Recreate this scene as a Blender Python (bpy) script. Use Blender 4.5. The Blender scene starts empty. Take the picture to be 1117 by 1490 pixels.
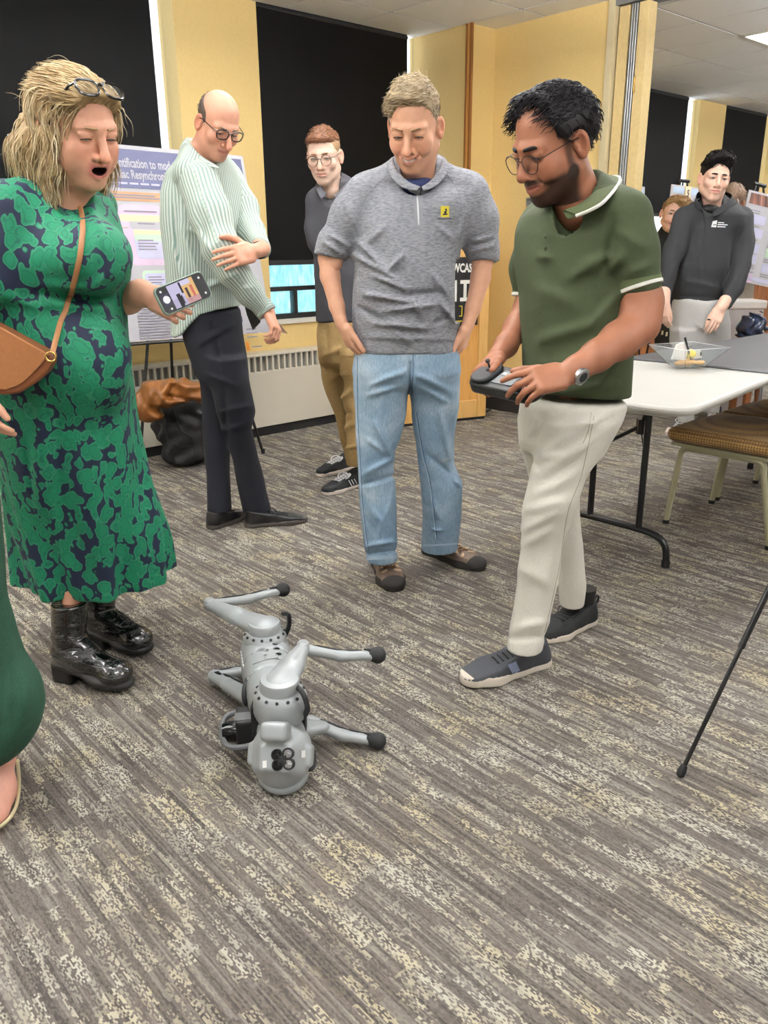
import bpy, math, random
import numpy as np
from math import radians, sin, cos, pi
from mathutils import Vector
from mathutils.bvhtree import BVHTree

# ------------------------------------------------------------------ camera, world, exposure
SC = bpy.context.scene
COL = SC.collection
FPX, CX, CY, CAMH = 1175.0, 558.5, 745.0, 1.25
_p, _r = radians(18.24), radians(-0.53)
FW = np.array([0, cos(_p), -sin(_p)])
_up0 = np.array([0, sin(_p), cos(_p)]); _rt0 = np.array([1.0, 0, 0])
RT = cos(_r) * _rt0 + sin(_r) * _up0
UP = -sin(_r) * _rt0 + cos(_r) * _up0
CAM = np.array([0, 0, CAMH])
cd = bpy.data.cameras.new('camera'); cam = bpy.data.objects.new('camera', cd); COL.objects.link(cam)
cd.sensor_fit = 'VERTICAL'; cd.sensor_height = 24.0; cd.lens = 24.0 * FPX / 1490.0
cd.clip_start = 0.05; cd.clip_end = 100
from mathutils import Matrix
cam.matrix_world = Matrix(((RT[0], UP[0], -FW[0], 0), (RT[1], UP[1], -FW[1], 0), (RT[2], UP[2], -FW[2], CAMH), (0, 0, 0, 1)))
SC.camera = cam
vs = SC.view_settings
SC.display_settings.display_device = 'sRGB'
vs.view_transform = 'Standard'; vs.look = 'None'; vs.gamma = 1.0; vs.use_curve_mapping = False
vs.exposure = 0.38
LAMP = 11.5          # radiance of the ceiling light panels
SKY = 1.6           # overcast daylight outside the windows
w = bpy.data.worlds.new('sky'); SC.world = w; w.use_nodes = True
bg = w.node_tree.nodes['Background']; bg.inputs[0].default_value = (0.88, 0.95, 1.0, 1); bg.inputs[1].default_value = SKY

AZ = radians(42.0)
DA = np.array([cos(AZ), sin(AZ), 0.0]); NA = np.array([-sin(AZ), cos(AZ), 0.0]); ZZ = np.array([0, 0, 1.0])
ROOM_H = 2.70; WALL_V = 4.79

def uv(u, v, z=0.0): return DA * u + NA * v + ZZ * z
def ray(x, y): return FW + RT * ((x - CX) / FPX) - UP * ((y - CY) / FPX)
def at(x, y, Y): d = ray(x, y); return CAM + d * (Y / d[1])
def onz(x, y, z=0.0): d = ray(x, y); return CAM + d * ((z - CAMH) / d[2])
def onplane(x, y, n, c): d = ray(x, y); return CAM + d * ((c - CAM @ n) / (d @ n))
def onv(x, y, v): return onplane(x, y, NA, v)
def onu(x, y, u): return onplane(x, y, DA, u)
def ppm(P): return FPX / ((np.asarray(P) - CAM) @ FW)     # pixels per metre at a place

def lin(c):
    if isinstance(c, str): c = [int(c[i:i + 2], 16) for i in (0, 2, 4)]
    c = np.array(c, float) / 255.0
    return np.where(c <= 0.04045, c / 12.92, ((c + 0.055) / 1.055) ** 2.4)
def rgba(c): return (*[float(t) for t in lin(c)], 1.0)
rng = np.random.default_rng(7)

# ------------------------------------------------------------------ materials
def nd(nt, typ, ins=None, **props):
    n = nt.nodes.new(typ)
    for k, v in props.items(): setattr(n, k, v)
    for k, v in (ins or {}).items():
        s = n.inputs[k]
        if isinstance(v, bpy.types.NodeSocket): nt.links.new(v, s)
        else: s.default_value = v
    return n
def mth(nt, op, a, b=0.0, c=0.0): return nd(nt, 'ShaderNodeMath', {0: a, 1: b, 2: c}, operation=op).outputs[0]
def mixc(nt, f, a, b, blend='MIX'):
    n = nt.nodes.new('ShaderNodeMix'); n.data_type = 'RGBA'; n.blend_type = blend
    for k, v in ((0, f), (6, a), (7, b)):
        if isinstance(v, bpy.types.NodeSocket): nt.links.new(v, n.inputs[k])
        else: n.inputs[k].default_value = v
    return n.outputs[2]
def ramp(nt, f, stops, interp='LINEAR'):
    n = nd(nt, 'ShaderNodeValToRGB', {0: f}); cr = n.color_ramp; cr.interpolation = interp
    while len(cr.elements) < len(stops): cr.elements.new(0.5)
    for e, (p, c) in zip(cr.elements, stops): e.position = p; e.color = c
    return n.outputs[0]
def newmat(name, col='808080', rough=0.6, metal=0.0, **kw):
    m = bpy.data.materials.new(name); m.use_nodes = True; nt = m.node_tree
    b = nt.nodes['Principled BSDF']
    b.inputs['Base Color'].default_value = rgba(col) if not isinstance(col, tuple) or len(col) == 3 else col
    b.inputs['Roughness'].default_value = rough; b.inputs['Metallic'].default_value = metal
    for k, v in kw.items(): b.inputs[k.replace('_', ' ')].default_value = v
    m.diffuse_color = b.inputs['Base Color'].default_value
    return m, nt, b
def ocoord(nt, scale=(1, 1, 1), rot=(0, 0, 0)):
    t = nd(nt, 'ShaderNodeTexCoord')
    return nd(nt, 'ShaderNodeMapping', {0: t.outputs['Object'], 'Scale': scale, 'Rotation': rot}).outputs[0]
def noise(nt, vec, scale, detail=2.0, rough=0.5, dist=0.0):
    return nd(nt, 'ShaderNodeTexNoise', {'Vector': vec, 'Scale': scale, 'Detail': detail, 'Roughness': rough, 'Distortion': dist}).outputs[0]
def bump(nt, b, h, strength=0.3, dist=0.01):
    n = nd(nt, 'ShaderNodeBump', {'Strength': strength, 'Distance': dist, 'Height': h}); nt.links.new(n.outputs[0], b.inputs['Normal']); return n
_MC = {}
def plain(name, col, rough=0.6, metal=0.0, var=0.06, scale=9.0, bmp=0.0, bscale=200.0, **kw):
    """Procedural material: a colour with slight mottling and optional fine relief."""
    if name in _MC: return _MC[name]
    m, nt, b = newmat(name, col, rough, metal, **kw)
    v = ocoord(nt)
    c = np.array(rgba(col)); lo = c * (1 - var); hi = c * (1 + var); lo[3] = hi[3] = 1
    f = noise(nt, v, scale, 3)
    nt.links.new(ramp(nt, f, [(0.3, tuple(lo)), (0.7, tuple(hi))]), b.inputs['Base Color'])
    if bmp: bump(nt, b, noise(nt, v, bscale, 2), bmp, 0.004)
    _MC[name] = m
    return m

# ------------------------------------------------------------------ object helpers
def emptyob(name, loc, label=None, cat=None, group=None):
    o = bpy.data.objects.new(name, None); COL.objects.link(o); o.location = [float(t) for t in loc]
    o.empty_display_size = 0.1
    if label: o['label'] = label
    if cat: o['category'] = cat
    if group: o['group'] = group
    return o
def wloc(o):
    p = np.zeros(3)
    while o is not None: p += np.array(o.location); o = o.parent
    return p
def tag(o, label=None, cat=None, group=None, kind=None):
    for k, v in (('label', label), ('category', cat), ('group', group), ('kind', kind)):
        if v: o[k] = v
    return o
def meshob(name, V, Fl, mat, parent=None, smooth=True, sharp=None, bevel=0.0, cols=None, matidx=None, origin=None):
    """V world coordinates; faces list or (n,4) array. Object stands at its parent's origin."""
    V = np.asarray(V, np.float64)
    org = wloc(parent) if parent is not None else (np.zeros(3) if origin is None else np.asarray(origin, float))
    me = bpy.data.meshes.new(name); L = V - org
    if isinstance(Fl, np.ndarray):
        nv, nf, k = len(V), len(Fl), Fl.shape[1]
        me.vertices.add(nv); me.vertices.foreach_set('co', L.astype(np.float32).ravel())
        me.loops.add(nf * k); me.loops.foreach_set('vertex_index', Fl.astype(np.int32).ravel())
        me.polygons.add(nf); me.polygons.foreach_set('loop_start', np.arange(0, nf * k, k, dtype=np.int32))
        me.update(calc_edges=True)
    else:
        me.from_pydata(L.tolist(), [], [list(f) for f in Fl]); me.update()
    if smooth:
        me.polygons.foreach_set('use_smooth', np.ones(len(me.polygons), bool))
        if sharp: me.set_sharp_from_angle(angle=radians(sharp))
    for m in (mat if isinstance(mat, (list, tuple)) else [mat]): me.materials.append(m)
    if matidx is not None: me.polygons.foreach_set('material_index', np.asarray(matidx, np.int32))
    if cols is not None:
        a = me.color_attributes.new('Col', 'FLOAT_COLOR', 'POINT')
        c = np.ones((len(V), 4), np.float32); c[:, :cols.shape[1]] = cols; a.data.foreach_set('color', c.ravel())
    o = bpy.data.objects.new(name, me); COL.objects.link(o)
    if parent is not None: o.parent = parent
    elif origin is not None: o.location = [float(t) for t in org]
    if bevel:
        md = o.modifiers.new('bevel', 'BEVEL'); md.width = bevel; md.segments = 2; md.limit_method = 'ANGLE'; md.angle_limit = radians(40)
    return o
def unit(v): v = np.asarray(v, float); return v / (np.linalg.norm(v) + 1e-12)
def perp(d):
    d = unit(d); a = np.array([0, 0, 1.0]) if abs(d[2]) < 0.9 else np.array([1.0, 0, 0])
    x = unit(np.cross(a, d)); return x, np.cross(d, x)
RUV = np.array([DA, NA, ZZ])
class MB:
    """Collects simple shapes in world coordinates, built as one mesh."""
    def __init__(s): s.V = []; s.F = []
    def add(s, V, F):
        o = len(s.V); s.V.extend([list(map(float, p)) for p in V]); s.F.extend([[i + o for i in f] for f in F]); return s
    def box(s, c, half, R=None):
        R = np.eye(3) if R is None else np.asarray(R); c = np.asarray(c, float)
        P = [c + R[0] * sx * half[0] + R[1] * sy * half[1] + R[2] * sz * half[2] for sx in (-1, 1) for sy in (-1, 1) for sz in (-1, 1)]
        fl = [(0, 1, 3, 2), (4, 6, 7, 5), (0, 4, 5, 1), (2, 3, 7, 6), (0, 2, 6, 4), (1, 5, 7, 3)]
        if np.dot(np.cross(R[0], R[1]), R[2]) < 0: fl = [f[::-1] for f in fl]
        return s.add(P, fl)
    def boxuv(s, u0, u1, v0, v1, z0, z1):
        return s.box(uv((u0 + u1) / 2, (v0 + v1) / 2, (z0 + z1) / 2), ((u1 - u0) / 2, (v1 - v0) / 2, (z1 - z0) / 2), RUV)
    def tube(s, pts, r, n=8, cap=True, closed=False, flat=1.0, up=None):
        pts = [np.asarray(p, float) for p in pts]; m = len(pts)
        rs = r if hasattr(r, '__len__') else [r] * m
        V = []; x = None
        for i, p in enumerate(pts):
            if closed: d = unit(pts[(i + 1) % m] - pts[i - 1])
            else: d = unit(pts[min(i + 1, m - 1)] - pts[max(i - 1, 0)])
            if up is not None: x = unit(np.cross(np.asarray(up, float), d))
            elif x is None: x = perp(d)[0]
            else: x = unit(x - d * (x @ d))
            y = np.cross(d, x)
            for k in range(n):
                a = 2 * pi * k / n; V.append(p + rs[i] * (x * cos(a) + y * sin(a) * flat))
        F = []
        for i in range(m if closed else m - 1):
            for k in range(n):
                a = i * n + k; b = i * n + (k + 1) % n; j = ((i + 1) % m) * n
                F.append((a, b, j + (k + 1) % n, j + k))
        if cap and not closed: F.append(tuple(range(n))[::-1]); F.append(tuple((m - 1) * n + k for k in range(n)))
        return s.add(V, F)
    def lathe(s, prof, c, axis=(0, 0, 1), n=20, cap=True):
        d = unit(axis); x, y = perp(d); c = np.asarray(c, float)
        V = [c + d * h + r * (x * cos(2 * pi * k / n) + y * sin(2 * pi * k / n)) for (r, h) in prof for k in range(n)]
        F = [(i * n + k, i * n + (k + 1) % n, (i + 1) * n + (k + 1) % n, (i + 1) * n + k) for i in range(len(prof) - 1) for k in range(n)]
        if cap: F.append(tuple(range(n))[::-1]); F.append(tuple((len(prof) - 1) * n + k for k in range(n)))
        return s.add(V, F)
    def prism(s, poly, o, ax, ay, th):
        """2-D outline in the plane (o, ax, ay), extruded by vector th."""
        o = np.asarray(o, float); ax = np.asarray(ax, float); ay = np.asarray(ay, float); th = np.asarray(th, float); n = len(poly)
        V = [o + ax * p[0] + ay * p[1] for p in poly] + [o + ax * p[0] + ay * p[1] + th for p in poly]
        F = [tuple(range(n))[::-1], tuple(range(n, 2 * n))] + [(i, (i + 1) % n, n + (i + 1) % n, n + i) for i in range(n)]
        A = 0.5 * sum(poly[i][0] * poly[(i + 1) % n][1] - poly[(i + 1) % n][0] * poly[i][1] for i in range(n))
        if np.dot(np.cross(ax, ay), th) * A < 0: F = [f[::-1] for f in F]
        return s.add(V, F)
    def sphere(s, c, r, n=12, m=8, R=None):
        r = np.array([r] * 3 if not hasattr(r, '__len__') else r); R = np.eye(3) if R is None else np.asarray(R)
        V = []
        for i in range(m + 1):
            t = pi * i / m
            for k in range(n):
                a = 2 * pi * k / n; q = np.array([sin(t) * cos(a), sin(t) * sin(a), cos(t)]) * r
                V.append(np.asarray(c) + q @ R)
        F = [(i * n + k, (i + 1) * n + k, (i + 1) * n + (k + 1) % n, i * n + (k + 1) % n) for i in range(m) for k in range(n)]
        return s.add(V, F)
    def quad(s, a, b, c, d): return s.add([a, b, c, d], [(0, 1, 2, 3)])
    def build(s, name, mat, parent=None, smooth=True, sharp=35, **kw):
        return meshob(name, s.V, s.F, mat, parent, smooth, sharp, **kw)
def bez(p0, p1, p2, p3, n=12):
    t = np.linspace(0, 1, n)[:, None]; p0, p1, p2, p3 = [np.asarray(p, float) for p in (p0, p1, p2, p3)]
    return list((1 - t) ** 3 * p0 + 3 * (1 - t) ** 2 * t * p1 + 3 * (1 - t) * t * t * p2 + t ** 3 * p3)
def spline(pts, n=6):
    P = [np.asarray(p, float) for p in pts]; out = []
    for i in range(len(P) - 1):
        a = P[max(i - 1, 0)]; b = P[i]; c = P[i + 1]; d = P[min(i + 2, len(P) - 1)]
        for k in range(n):
            t = k / n
            out.append(0.5 * ((2 * b) + (c - a) * t + (2 * a - 5 * b + 4 * c - d) * t * t + (3 * b - a - 3 * c + d) * t ** 3))
    out.append(P[-1]); return out
def rrect(w, h, r, n=5):
    o = []
    for cx, cy, a0 in ((w / 2 - r, h / 2 - r, 0), (-w / 2 + r, h / 2 - r, 90), (-w / 2 + r, -h / 2 + r, 180), (w / 2 - r, -h / 2 + r, 270)):
        for k in range(n + 1): a = radians(a0 + 90 * k / n); o.append((cx + r * cos(a), cy + r * sin(a)))
    return o
def textmesh(name, body, size, o, ax, ay, mat, parent, align='LEFT', extr=0.0005, bold=0.0, sx=1.0):
    """Flat lettering lying in the plane (ax, ay) at point o (world)."""
    cu = bpy.data.curves.new(name, 'FONT'); cu.body = body; cu.size = size; cu.align_x = align; cu.extrude = extr; cu.offset = bold
    cu.resolution_u = 2
    t = bpy.data.objects.new('t', cu); COL.objects.link(t)
    me = bpy.data.meshes.new_from_object(t)
    bpy.data.objects.remove(t); bpy.data.curves.remove(cu)
    n = len(me.vertices); co = np.zeros(n * 3); me.vertices.foreach_get('co', co); co = co.reshape(-1, 3)
    ax = unit(ax); ay = unit(ay); az = np.cross(ax, ay)
    Wd = np.asarray(o) + co[:, :1] * ax * sx + co[:, 1:2] * ay + co[:, 2:] * az - (wloc(parent) if parent else 0)
    me.vertices.foreach_set('co', Wd.astype(np.float32).ravel()); me.update()
    me.materials.clear(); me.materials.append(mat)
    ob = bpy.data.objects.new(name, me); COL.objects.link(ob)
    if parent: ob.parent = parent
    return ob

# ------------------------------------------------------------------ implicit surfaces (numpy field + surface nets)
class Field:
    def __init__(s, lo, hi, h):
        lo = np.asarray(lo, float); hi = np.asarray(hi, float); s.h = h; s.lo = lo
        s.n = np.maximum(np.ceil((hi - lo) / h).astype(int) + 1, 4)
        s.ax = [(lo[i] + h * np.arange(s.n[i])).astype(np.float32) for i in range(3)]
        s.D = np.full(s.n, 0.3, np.float32)
    def sub(s, lo, hi):
        sl = []
        for i in range(3):
            a = int(np.clip(np.floor((lo[i] - s.lo[i]) / s.h), 0, s.n[i])); b = int(np.clip(np.ceil((hi[i] - s.lo[i]) / s.h) + 1, 0, s.n[i]))
            if b <= a: return None
            sl.append(slice(a, b))
        X = s.ax[0][sl[0]][:, None, None]; Y = s.ax[1][sl[1]][None, :, None]; Z = s.ax[2][sl[2]][None, None, :]
        return tuple(sl), X, Y, Z
    def put(s, sl, d, op, k):
        D = s.D[sl]
        if op == 'u':
            if k > 0:
                t = np.clip(0.5 + 0.5 * (D - d) / k, 0, 1); s.D[sl] = D * (1 - t) + d * t - k * t * (1 - t)
            else: s.D[sl] = np.minimum(D, d)
        elif op == 's':
            if k > 0:
                t = np.clip(0.5 - 0.5 * (D + d) / k, 0, 1); s.D[sl] = D * (1 - t) - d * t + k * t * (1 - t)
            else: s.D[sl] = np.maximum(D, -d)
        else: s.D[sl] = np.maximum(D, d)
    def cone(s, a, b, ra, rb=None, k=0.01, op='u', flat=None, fs=1.0):
        rb = ra if rb is None else rb
        a = np.asarray(a, float); b = np.asarray(b, float); R = max(ra, rb) + k + 3 * s.h + 0.006
        g = s.sub(np.minimum(a, b) - R, np.maximum(a, b) + R)
        if g is None: return s
        sl, X, Y, Z = g; ab = b - a; L2 = max(float(ab @ ab), 1e-12)
        t = np.clip(((X - a[0]) * ab[0] + (Y - a[1]) * ab[1] + (Z - a[2]) * ab[2]) / L2, 0, 1)
        vx = X - a[0] - t * ab[0]; vy = Y - a[1] - t * ab[1]; vz = Z - a[2] - t * ab[2]
        q = vx * vx + vy * vy + vz * vz
        if flat is not None:
            f = unit(flat); q = q + (fs * fs - 1) * (vx * f[0] + vy * f[1] + vz * f[2]) ** 2
        s.put(sl, np.sqrt(q) - (ra + (rb - ra) * t), op, k); return s
    def chain(s, P, r, k=0.01, op='u', **kw):
        for i in range(len(P) - 1): s.cone(P[i], P[i + 1], r[i], r[i + 1], k, op, **kw)
        return s
    def ell(s, c, r, R=None, k=0.01, op='u'):
        c = np.asarray(c, float); r = np.asarray(r, float); R = np.eye(3) if R is None else np.asarray(R)
        m = float(r.max()) + k + 3 * s.h + 0.006
        g = s.sub(c - m, c + m)
        if g is None: return s
        sl, X, Y, Z = g; x = X - c[0]; y = Y - c[1]; z = Z - c[2]; k0 = 0; k1 = 0
        for i in range(3):
            q = (x * R[i][0] + y * R[i][1] + z * R[i][2]) / r[i]; k0 = k0 + q * q; k1 = k1 + (q / r[i]) ** 2
        k0 = np.sqrt(k0); k1 = np.sqrt(k1) + 1e-6
        s.put(sl, k0 * (k0 - 1) / k1, op, k); return s
    def box(s, c, half, R=None, rd=0.005, k=0.005, op='u'):
        c = np.asarray(c, float); half = np.asarray(half, float); R = np.eye(3) if R is None else np.asarray(R)
        m = float(np.linalg.norm(half)) + k + 3 * s.h
        g = s.sub(c - m, c + m)
        if g is None: return s
        sl, X, Y, Z = g; x = X - c[0]; y = Y - c[1]; z = Z - c[2]; o = 0; mx = None
        for i in range(3):
            q = np.abs(x * R[i][0] + y * R[i][1] + z * R[i][2]) - half[i] + rd
            o = o + np.maximum(q, 0) ** 2; mx = q if mx is None else np.maximum(mx, q)
        s.put(sl, np.sqrt(o) + np.minimum(mx, 0) - rd, op, k); return s
    def rings(s, rg, k=0.02, op='u', capr=0.0, p=2.0):
        """rg: list of (z, cx, cy, a, b, yaw) elliptical sections."""
        rg = sorted(rg, key=lambda t: t[0]); A = np.array(rg, float)
        mx = A[:, 3:5].max() + k + 4 * s.h + 0.01
        lo = np.array([A[:, 1].min() - mx, A[:, 2].min() - mx, A[0, 0] - k - 3 * s.h]); hi = np.array([A[:, 1].max() + mx, A[:, 2].max() + mx, A[-1, 0] + k + 3 * s.h])
        g = s.sub(lo, hi)
        if g is None: return s
        sl, X, Y, Z = g; z1 = Z.ravel()
        zz = np.linspace(A[0, 0], A[-1, 0], 200); kern = np.hanning(15); kern /= kern.sum()
        def itp(c):
            v = np.interp(zz, A[:, 0], A[:, c]); v = np.convolve(np.pad(v, 7, mode='edge'), kern, 'valid'); return np.interp(z1, zz, v).astype(np.float32)[None, None, :]
        cx, cy, a, b, yw = [itp(i) for i in range(1, 6)]
        c_, s_ = np.cos(yw), np.sin(yw); x = X - cx; y = Y - cy
        q1 = (x * c_ + y * s_) / a; q2 = (-x * s_ + y * c_) / b
        if p == 2.0: k0 = np.sqrt(q1 * q1 + q2 * q2)
        else: k0 = (np.abs(q1) ** p + np.abs(q2) ** p) ** (1 / p)
        k1 = np.sqrt((q1 / a) ** 2 + (q2 / b) ** 2) + 1e-6
        d = (k0 - 1) * np.minimum(k0 / k1, 0.4)
        d = np.maximum(d, np.maximum(Z - A[-1, 0], A[0, 0] - Z)) if not capr else _smax(d, np.maximum(Z - A[-1, 0], A[0, 0] - Z), capr)
        s.put(sl, d.astype(np.float32), op, k); return s
    def cut(s, pt, n, lo=None, hi=None, sm=0.0):
        n = unit(n); g = s.sub(s.lo if lo is None else lo, (s.lo + s.h * s.n) if hi is None else hi); sl, X, Y, Z = g
        d = (X - pt[0]) * n[0] + (Y - pt[1]) * n[1] + (Z - pt[2]) * n[2]
        s.D[sl] = np.maximum(s.D[sl], d) if not sm else _smax(s.D[sl], d, sm); return s
    def warp(s, fn, lo=None, hi=None):
        sl, X, Y, Z = s.sub(s.lo if lo is None else lo, (s.lo + s.h * s.n) if hi is None else hi)
        s.D[sl] += fn(X, Y, Z).astype(np.float32); return s
    def fold(s, A, B, wd, amp, front=None):
        """A crease or ridge along the straight line A-B (amp>0 raises)."""
        A = np.asarray(A, float); B = np.asarray(B, float); m = 2.6 * wd
        lo = np.minimum(A, B) - m; hi = np.maximum(A, B) + m; lo[1] -= 0.3; hi[1] += 0.2
        g = s.sub(lo, hi)
        if g is None: return s
        sl, X, Y, Z = g; ab = (B - A)[[0, 2]]; L2 = max(ab @ ab, 1e-9)
        # fold seen along the line of sight: compare in the plane facing the camera
        sc = (A[1] / Y); x = X * sc - A[0]; z = (Z - CAMH) * sc + CAMH - A[2]
        t = np.clip((x * ab[0] + z * ab[1]) / L2, 0, 1)
        d2 = (x - t * ab[0]) ** 2 + (z - t * ab[1]) ** 2
        s.D[sl] -= (amp * np.exp(-d2 / (wd * wd)) * (0.25 + 0.75 * np.sin(pi * np.clip(t, 0.02, 0.98)) ** 0.5) * np.clip((max(A[1], B[1]) + 0.16 - Y) / 0.05, 0, 1)).astype(np.float32)
        return s
    def mesh(s):
        D = s.D; D[0] = np.maximum(D[0], 1e-3); D[-1] = np.maximum(D[-1], 1e-3); D[:, 0] = np.maximum(D[:, 0], 1e-3); D[:, -1] = np.maximum(D[:, -1], 1e-3); D[:, :, 0] = np.maximum(D[:, :, 0], 1e-3); D[:, :, -1] = np.maximum(D[:, :, -1], 1e-3)
        S = D < 0
        c = np.zeros(np.array(D.shape) - 1, np.int8)
        for i in (0, 1):
            for j in (0, 1):
                for k in (0, 1): c += S[i:S.shape[0] - 1 + i, j:S.shape[1] - 1 + j, k:S.shape[2] - 1 + k]
        act = np.argwhere((c > 0) & (c < 8)); N = len(act)
        idx = np.full(c.shape, -1, np.int32); idx[act[:, 0], act[:, 1], act[:, 2]] = np.arange(N)
        P = np.zeros((N, 3)); W = np.zeros(N)
        cs = [(0, 0, 0), (1, 0, 0), (0, 1, 0), (1, 1, 0), (0, 0, 1), (1, 0, 1), (0, 1, 1), (1, 1, 1)]
        val = [D[act[:, 0] + o[0], act[:, 1] + o[1], act[:, 2] + o[2]].astype(np.float64) for o in cs]
        for a in range(8):
            for b in range(a + 1, 8):
                if sum(abs(cs[a][i] - cs[b][i]) for i in range(3)) != 1: continue
                m = (val[a] < 0) != (val[b] < 0); t = np.where(m, val[a] / np.where(m, val[a] - val[b], 1), 0)
                for i in range(3): P[:, i] += np.where(m, cs[a][i] + t * (cs[b][i] - cs[a][i]), 0)
                W += m
        P = P / W[:, None]; V = s.lo + (act + P) * s.h
        Q = []
        for ax in range(3):
            o1, o2 = [i for i in range(3) if i != ax]
            A = [slice(1, -1)] * 3; B = [slice(1, -1)] * 3; A[ax] = slice(0, -1); B[ax] = slice(1, None)
            a = S[tuple(A)]; b = S[tuple(B)]
            for flip in (0, 1):
                e = np.argwhere((a & ~b) if not flip else (~a & b))
                if not len(e): continue
                e = e.copy(); e[:, o1] += 1; e[:, o2] += 1
                def cell(d1, d2):
                    q = e.copy(); q[:, o1] += d1; q[:, o2] += d2; return idx[q[:, 0], q[:, 1], q[:, 2]]
                q = np.stack([cell(-1, -1), cell(0, -1), cell(0, 0), cell(-1, 0)], 1)
                if (flip == 1) != (ax == 1): q = q[:, ::-1]
                Q.append(q)
        Q = np.concatenate(Q) if Q else np.zeros((0, 4), np.int32)
        return V, Q
def _smax(a, b, k):
    t = np.clip(0.5 + 0.5 * (a - b) / k, 0, 1); return b * (1 - t) + a * t + k * t * (1 - t)
def bvh(V, Q): return BVHTree.FromPolygons([tuple(map(float, v)) for v in V], [tuple(map(int, q)) for q in Q])
def hit(B, x, y, off=0.0015, back=False):
    """World point of a surface seen at photo position (x, y), lifted off along the surface normal."""
    d = ray(x, y); d = d / np.linalg.norm(d)
    p, n, i, t = B.ray_cast(Vector(CAM), Vector(d))
    if p is None: return None
    p = np.array(p); n = np.array(n)
    if n @ d > 0: n = -n
    return p + n * off
def surf_line(B, pts, n=6, off=0.001):
    P = spline([(x, y, 0) for x, y in pts], n) if len(pts) > 2 else [np.array([pts[0][0] + (pts[1][0] - pts[0][0]) * t, pts[0][1] + (pts[1][1] - pts[0][1]) * t, 0]) for t in np.linspace(0, 1, n + 1)]
    out = [hit(B, p[0], p[1], off) for p in P]
    return [p for p in out if p is not None]
def patch(B, fn, nu, nv, off=0.0015):
    """Cloth patch laid on a surface: fn(s,t)->photo position."""
    V = []; ok = []
    for j in range(nv + 1):
        for i in range(nu + 1):
            p = hit(B, *fn(i / nu, j / nv), off); ok.append(p is not None); V.append(p if p is not None else np.zeros(3))
    F = []
    for j in range(nv):
        for i in range(nu):
            q = (j * (nu + 1) + i, (j + 1) * (nu + 1) + i, (j + 1) * (nu + 1) + i + 1, j * (nu + 1) + i + 1)
            if all(ok[t] for t in q): F.append(q)
    used = sorted({i for f in F for i in f}); mp = {o: n for n, o in enumerate(used)}
    return [V[i] for i in used], [tuple(mp[i] for i in f) for f in F]
def quadfn(a, b, c, d):
    """a top-left, b top-right, c bottom-right, d bottom-left (photo positions)."""
    a, b, c, d = [np.array(p, float) for p in (a, b, c, d)]
    return lambda s, t: tuple((a * (1 - s) + b * s) * (1 - t) + (d * (1 - s) + c * s) * t)

# ------------------------------------------------------------------ setting
# carpet: woven planks with ribs running along the wall normal, grey with pale flecked patches
def carpet_mat():
    m, nt, b = newmat('carpet', '7d7874', 0.95)
    b.inputs['Specular IOR Level'].default_value = 0.1
    v = ocoord(nt, rot=(0, 0, -AZ))
    sx = nd(nt, 'ShaderNodeSeparateXYZ', {0: v}); U, Vv = sx.outputs[0], sx.outputs[1]
    def cells(pu, pv, seed):
        # columns pu wide, staggered blocks pv long: random value per block
        cu = mth(nt, 'FLOOR', mth(nt, 'DIVIDE', U, pu))
        off = nd(nt, 'ShaderNodeTexWhiteNoise', {'W': mth(nt, 'ADD', cu, seed)}, noise_dimensions='1D').outputs[0]
        cv = mth(nt, 'FLOOR', mth(nt, 'ADD', mth(nt, 'DIVIDE', Vv, pv), mth(nt, 'MULTIPLY', off, 7.0)))
        cb = nd(nt, 'ShaderNodeCombineXYZ', {0: cu, 1: cv, 2: seed}).outputs[0]
        return nd(nt, 'ShaderNodeTexWhiteNoise', {'Vector': cb}, noise_dimensions='3D').outputs[0]
    big = cells(0.027, 0.085, 1.3); mid = cells(0.0105, 0.13, 5.1); fine = cells(0.0042, 0.22, 9.7); vbig = cells(0.25, 0.5, 3.7)
    s = mth(nt, 'ADD', mth(nt, 'MULTIPLY', fine, 0.6), mth(nt, 'MULTIPLY', mid, 0.4))
    base = ramp(nt, s, [(0.1, rgba('3f3b39')), (0.4, rgba('524c49')), (0.62, rgba('5e5854')), (0.92, rgba('75706a'))])
    # flecked weave: short pale dashes
    fleck = ramp(nt, cells(0.0028, 0.0058, 2.2), [(0.46, (0, 0, 0, 1)), (0.52, (1, 1, 1, 1))])
    wob = noise(nt, nd(nt, 'ShaderNodeMapping', {0: v, 'Scale': (1, 0.3, 1)}).outputs[0], 45.0, 2)
    dens = mth(nt, 'ADD', mth(nt, 'ADD', mth(nt, 'MULTIPLY', big, 0.36), mth(nt, 'MULTIPLY', mid, 0.30)), mth(nt, 'ADD', mth(nt, 'MULTIPLY', vbig, 0.10), mth(nt, 'MULTIPLY', wob, 0.26)))
    msk = ramp(nt, dens, [(0.44, (0.10, 0.10, 0.10, 1)), (0.70, (0.95, 0.95, 0.95, 1))])
    light = mixc(nt, ramp(nt, noise(nt, v, 5.0, 3), [(0.42, (0, 0, 0, 1)), (0.66, (1, 1, 1, 1))]), rgba('aaa699'), rgba('a79d80'))
    col = mixc(nt, mth(nt, 'MULTIPLY', fleck, msk), base, light)
    st = noise(nt, v, 0.9, 3)
    col = mixc(nt, ramp(nt, st, [(0.45, (0, 0, 0, 1)), (0.75, (0.22, 0.22, 0.22, 1))]), col, rgba('665e55'))
    nt.links.new(col, b.inputs['Base Color'])
    h = mth(nt, 'ADD', mth(nt, 'MULTIPLY', fine, 0.4), mth(nt, 'MULTIPLY', fleck, 0.8))
    bump(nt, b, h, 0.35, 0.003)
    return m
M_carpet = carpet_mat()
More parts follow.
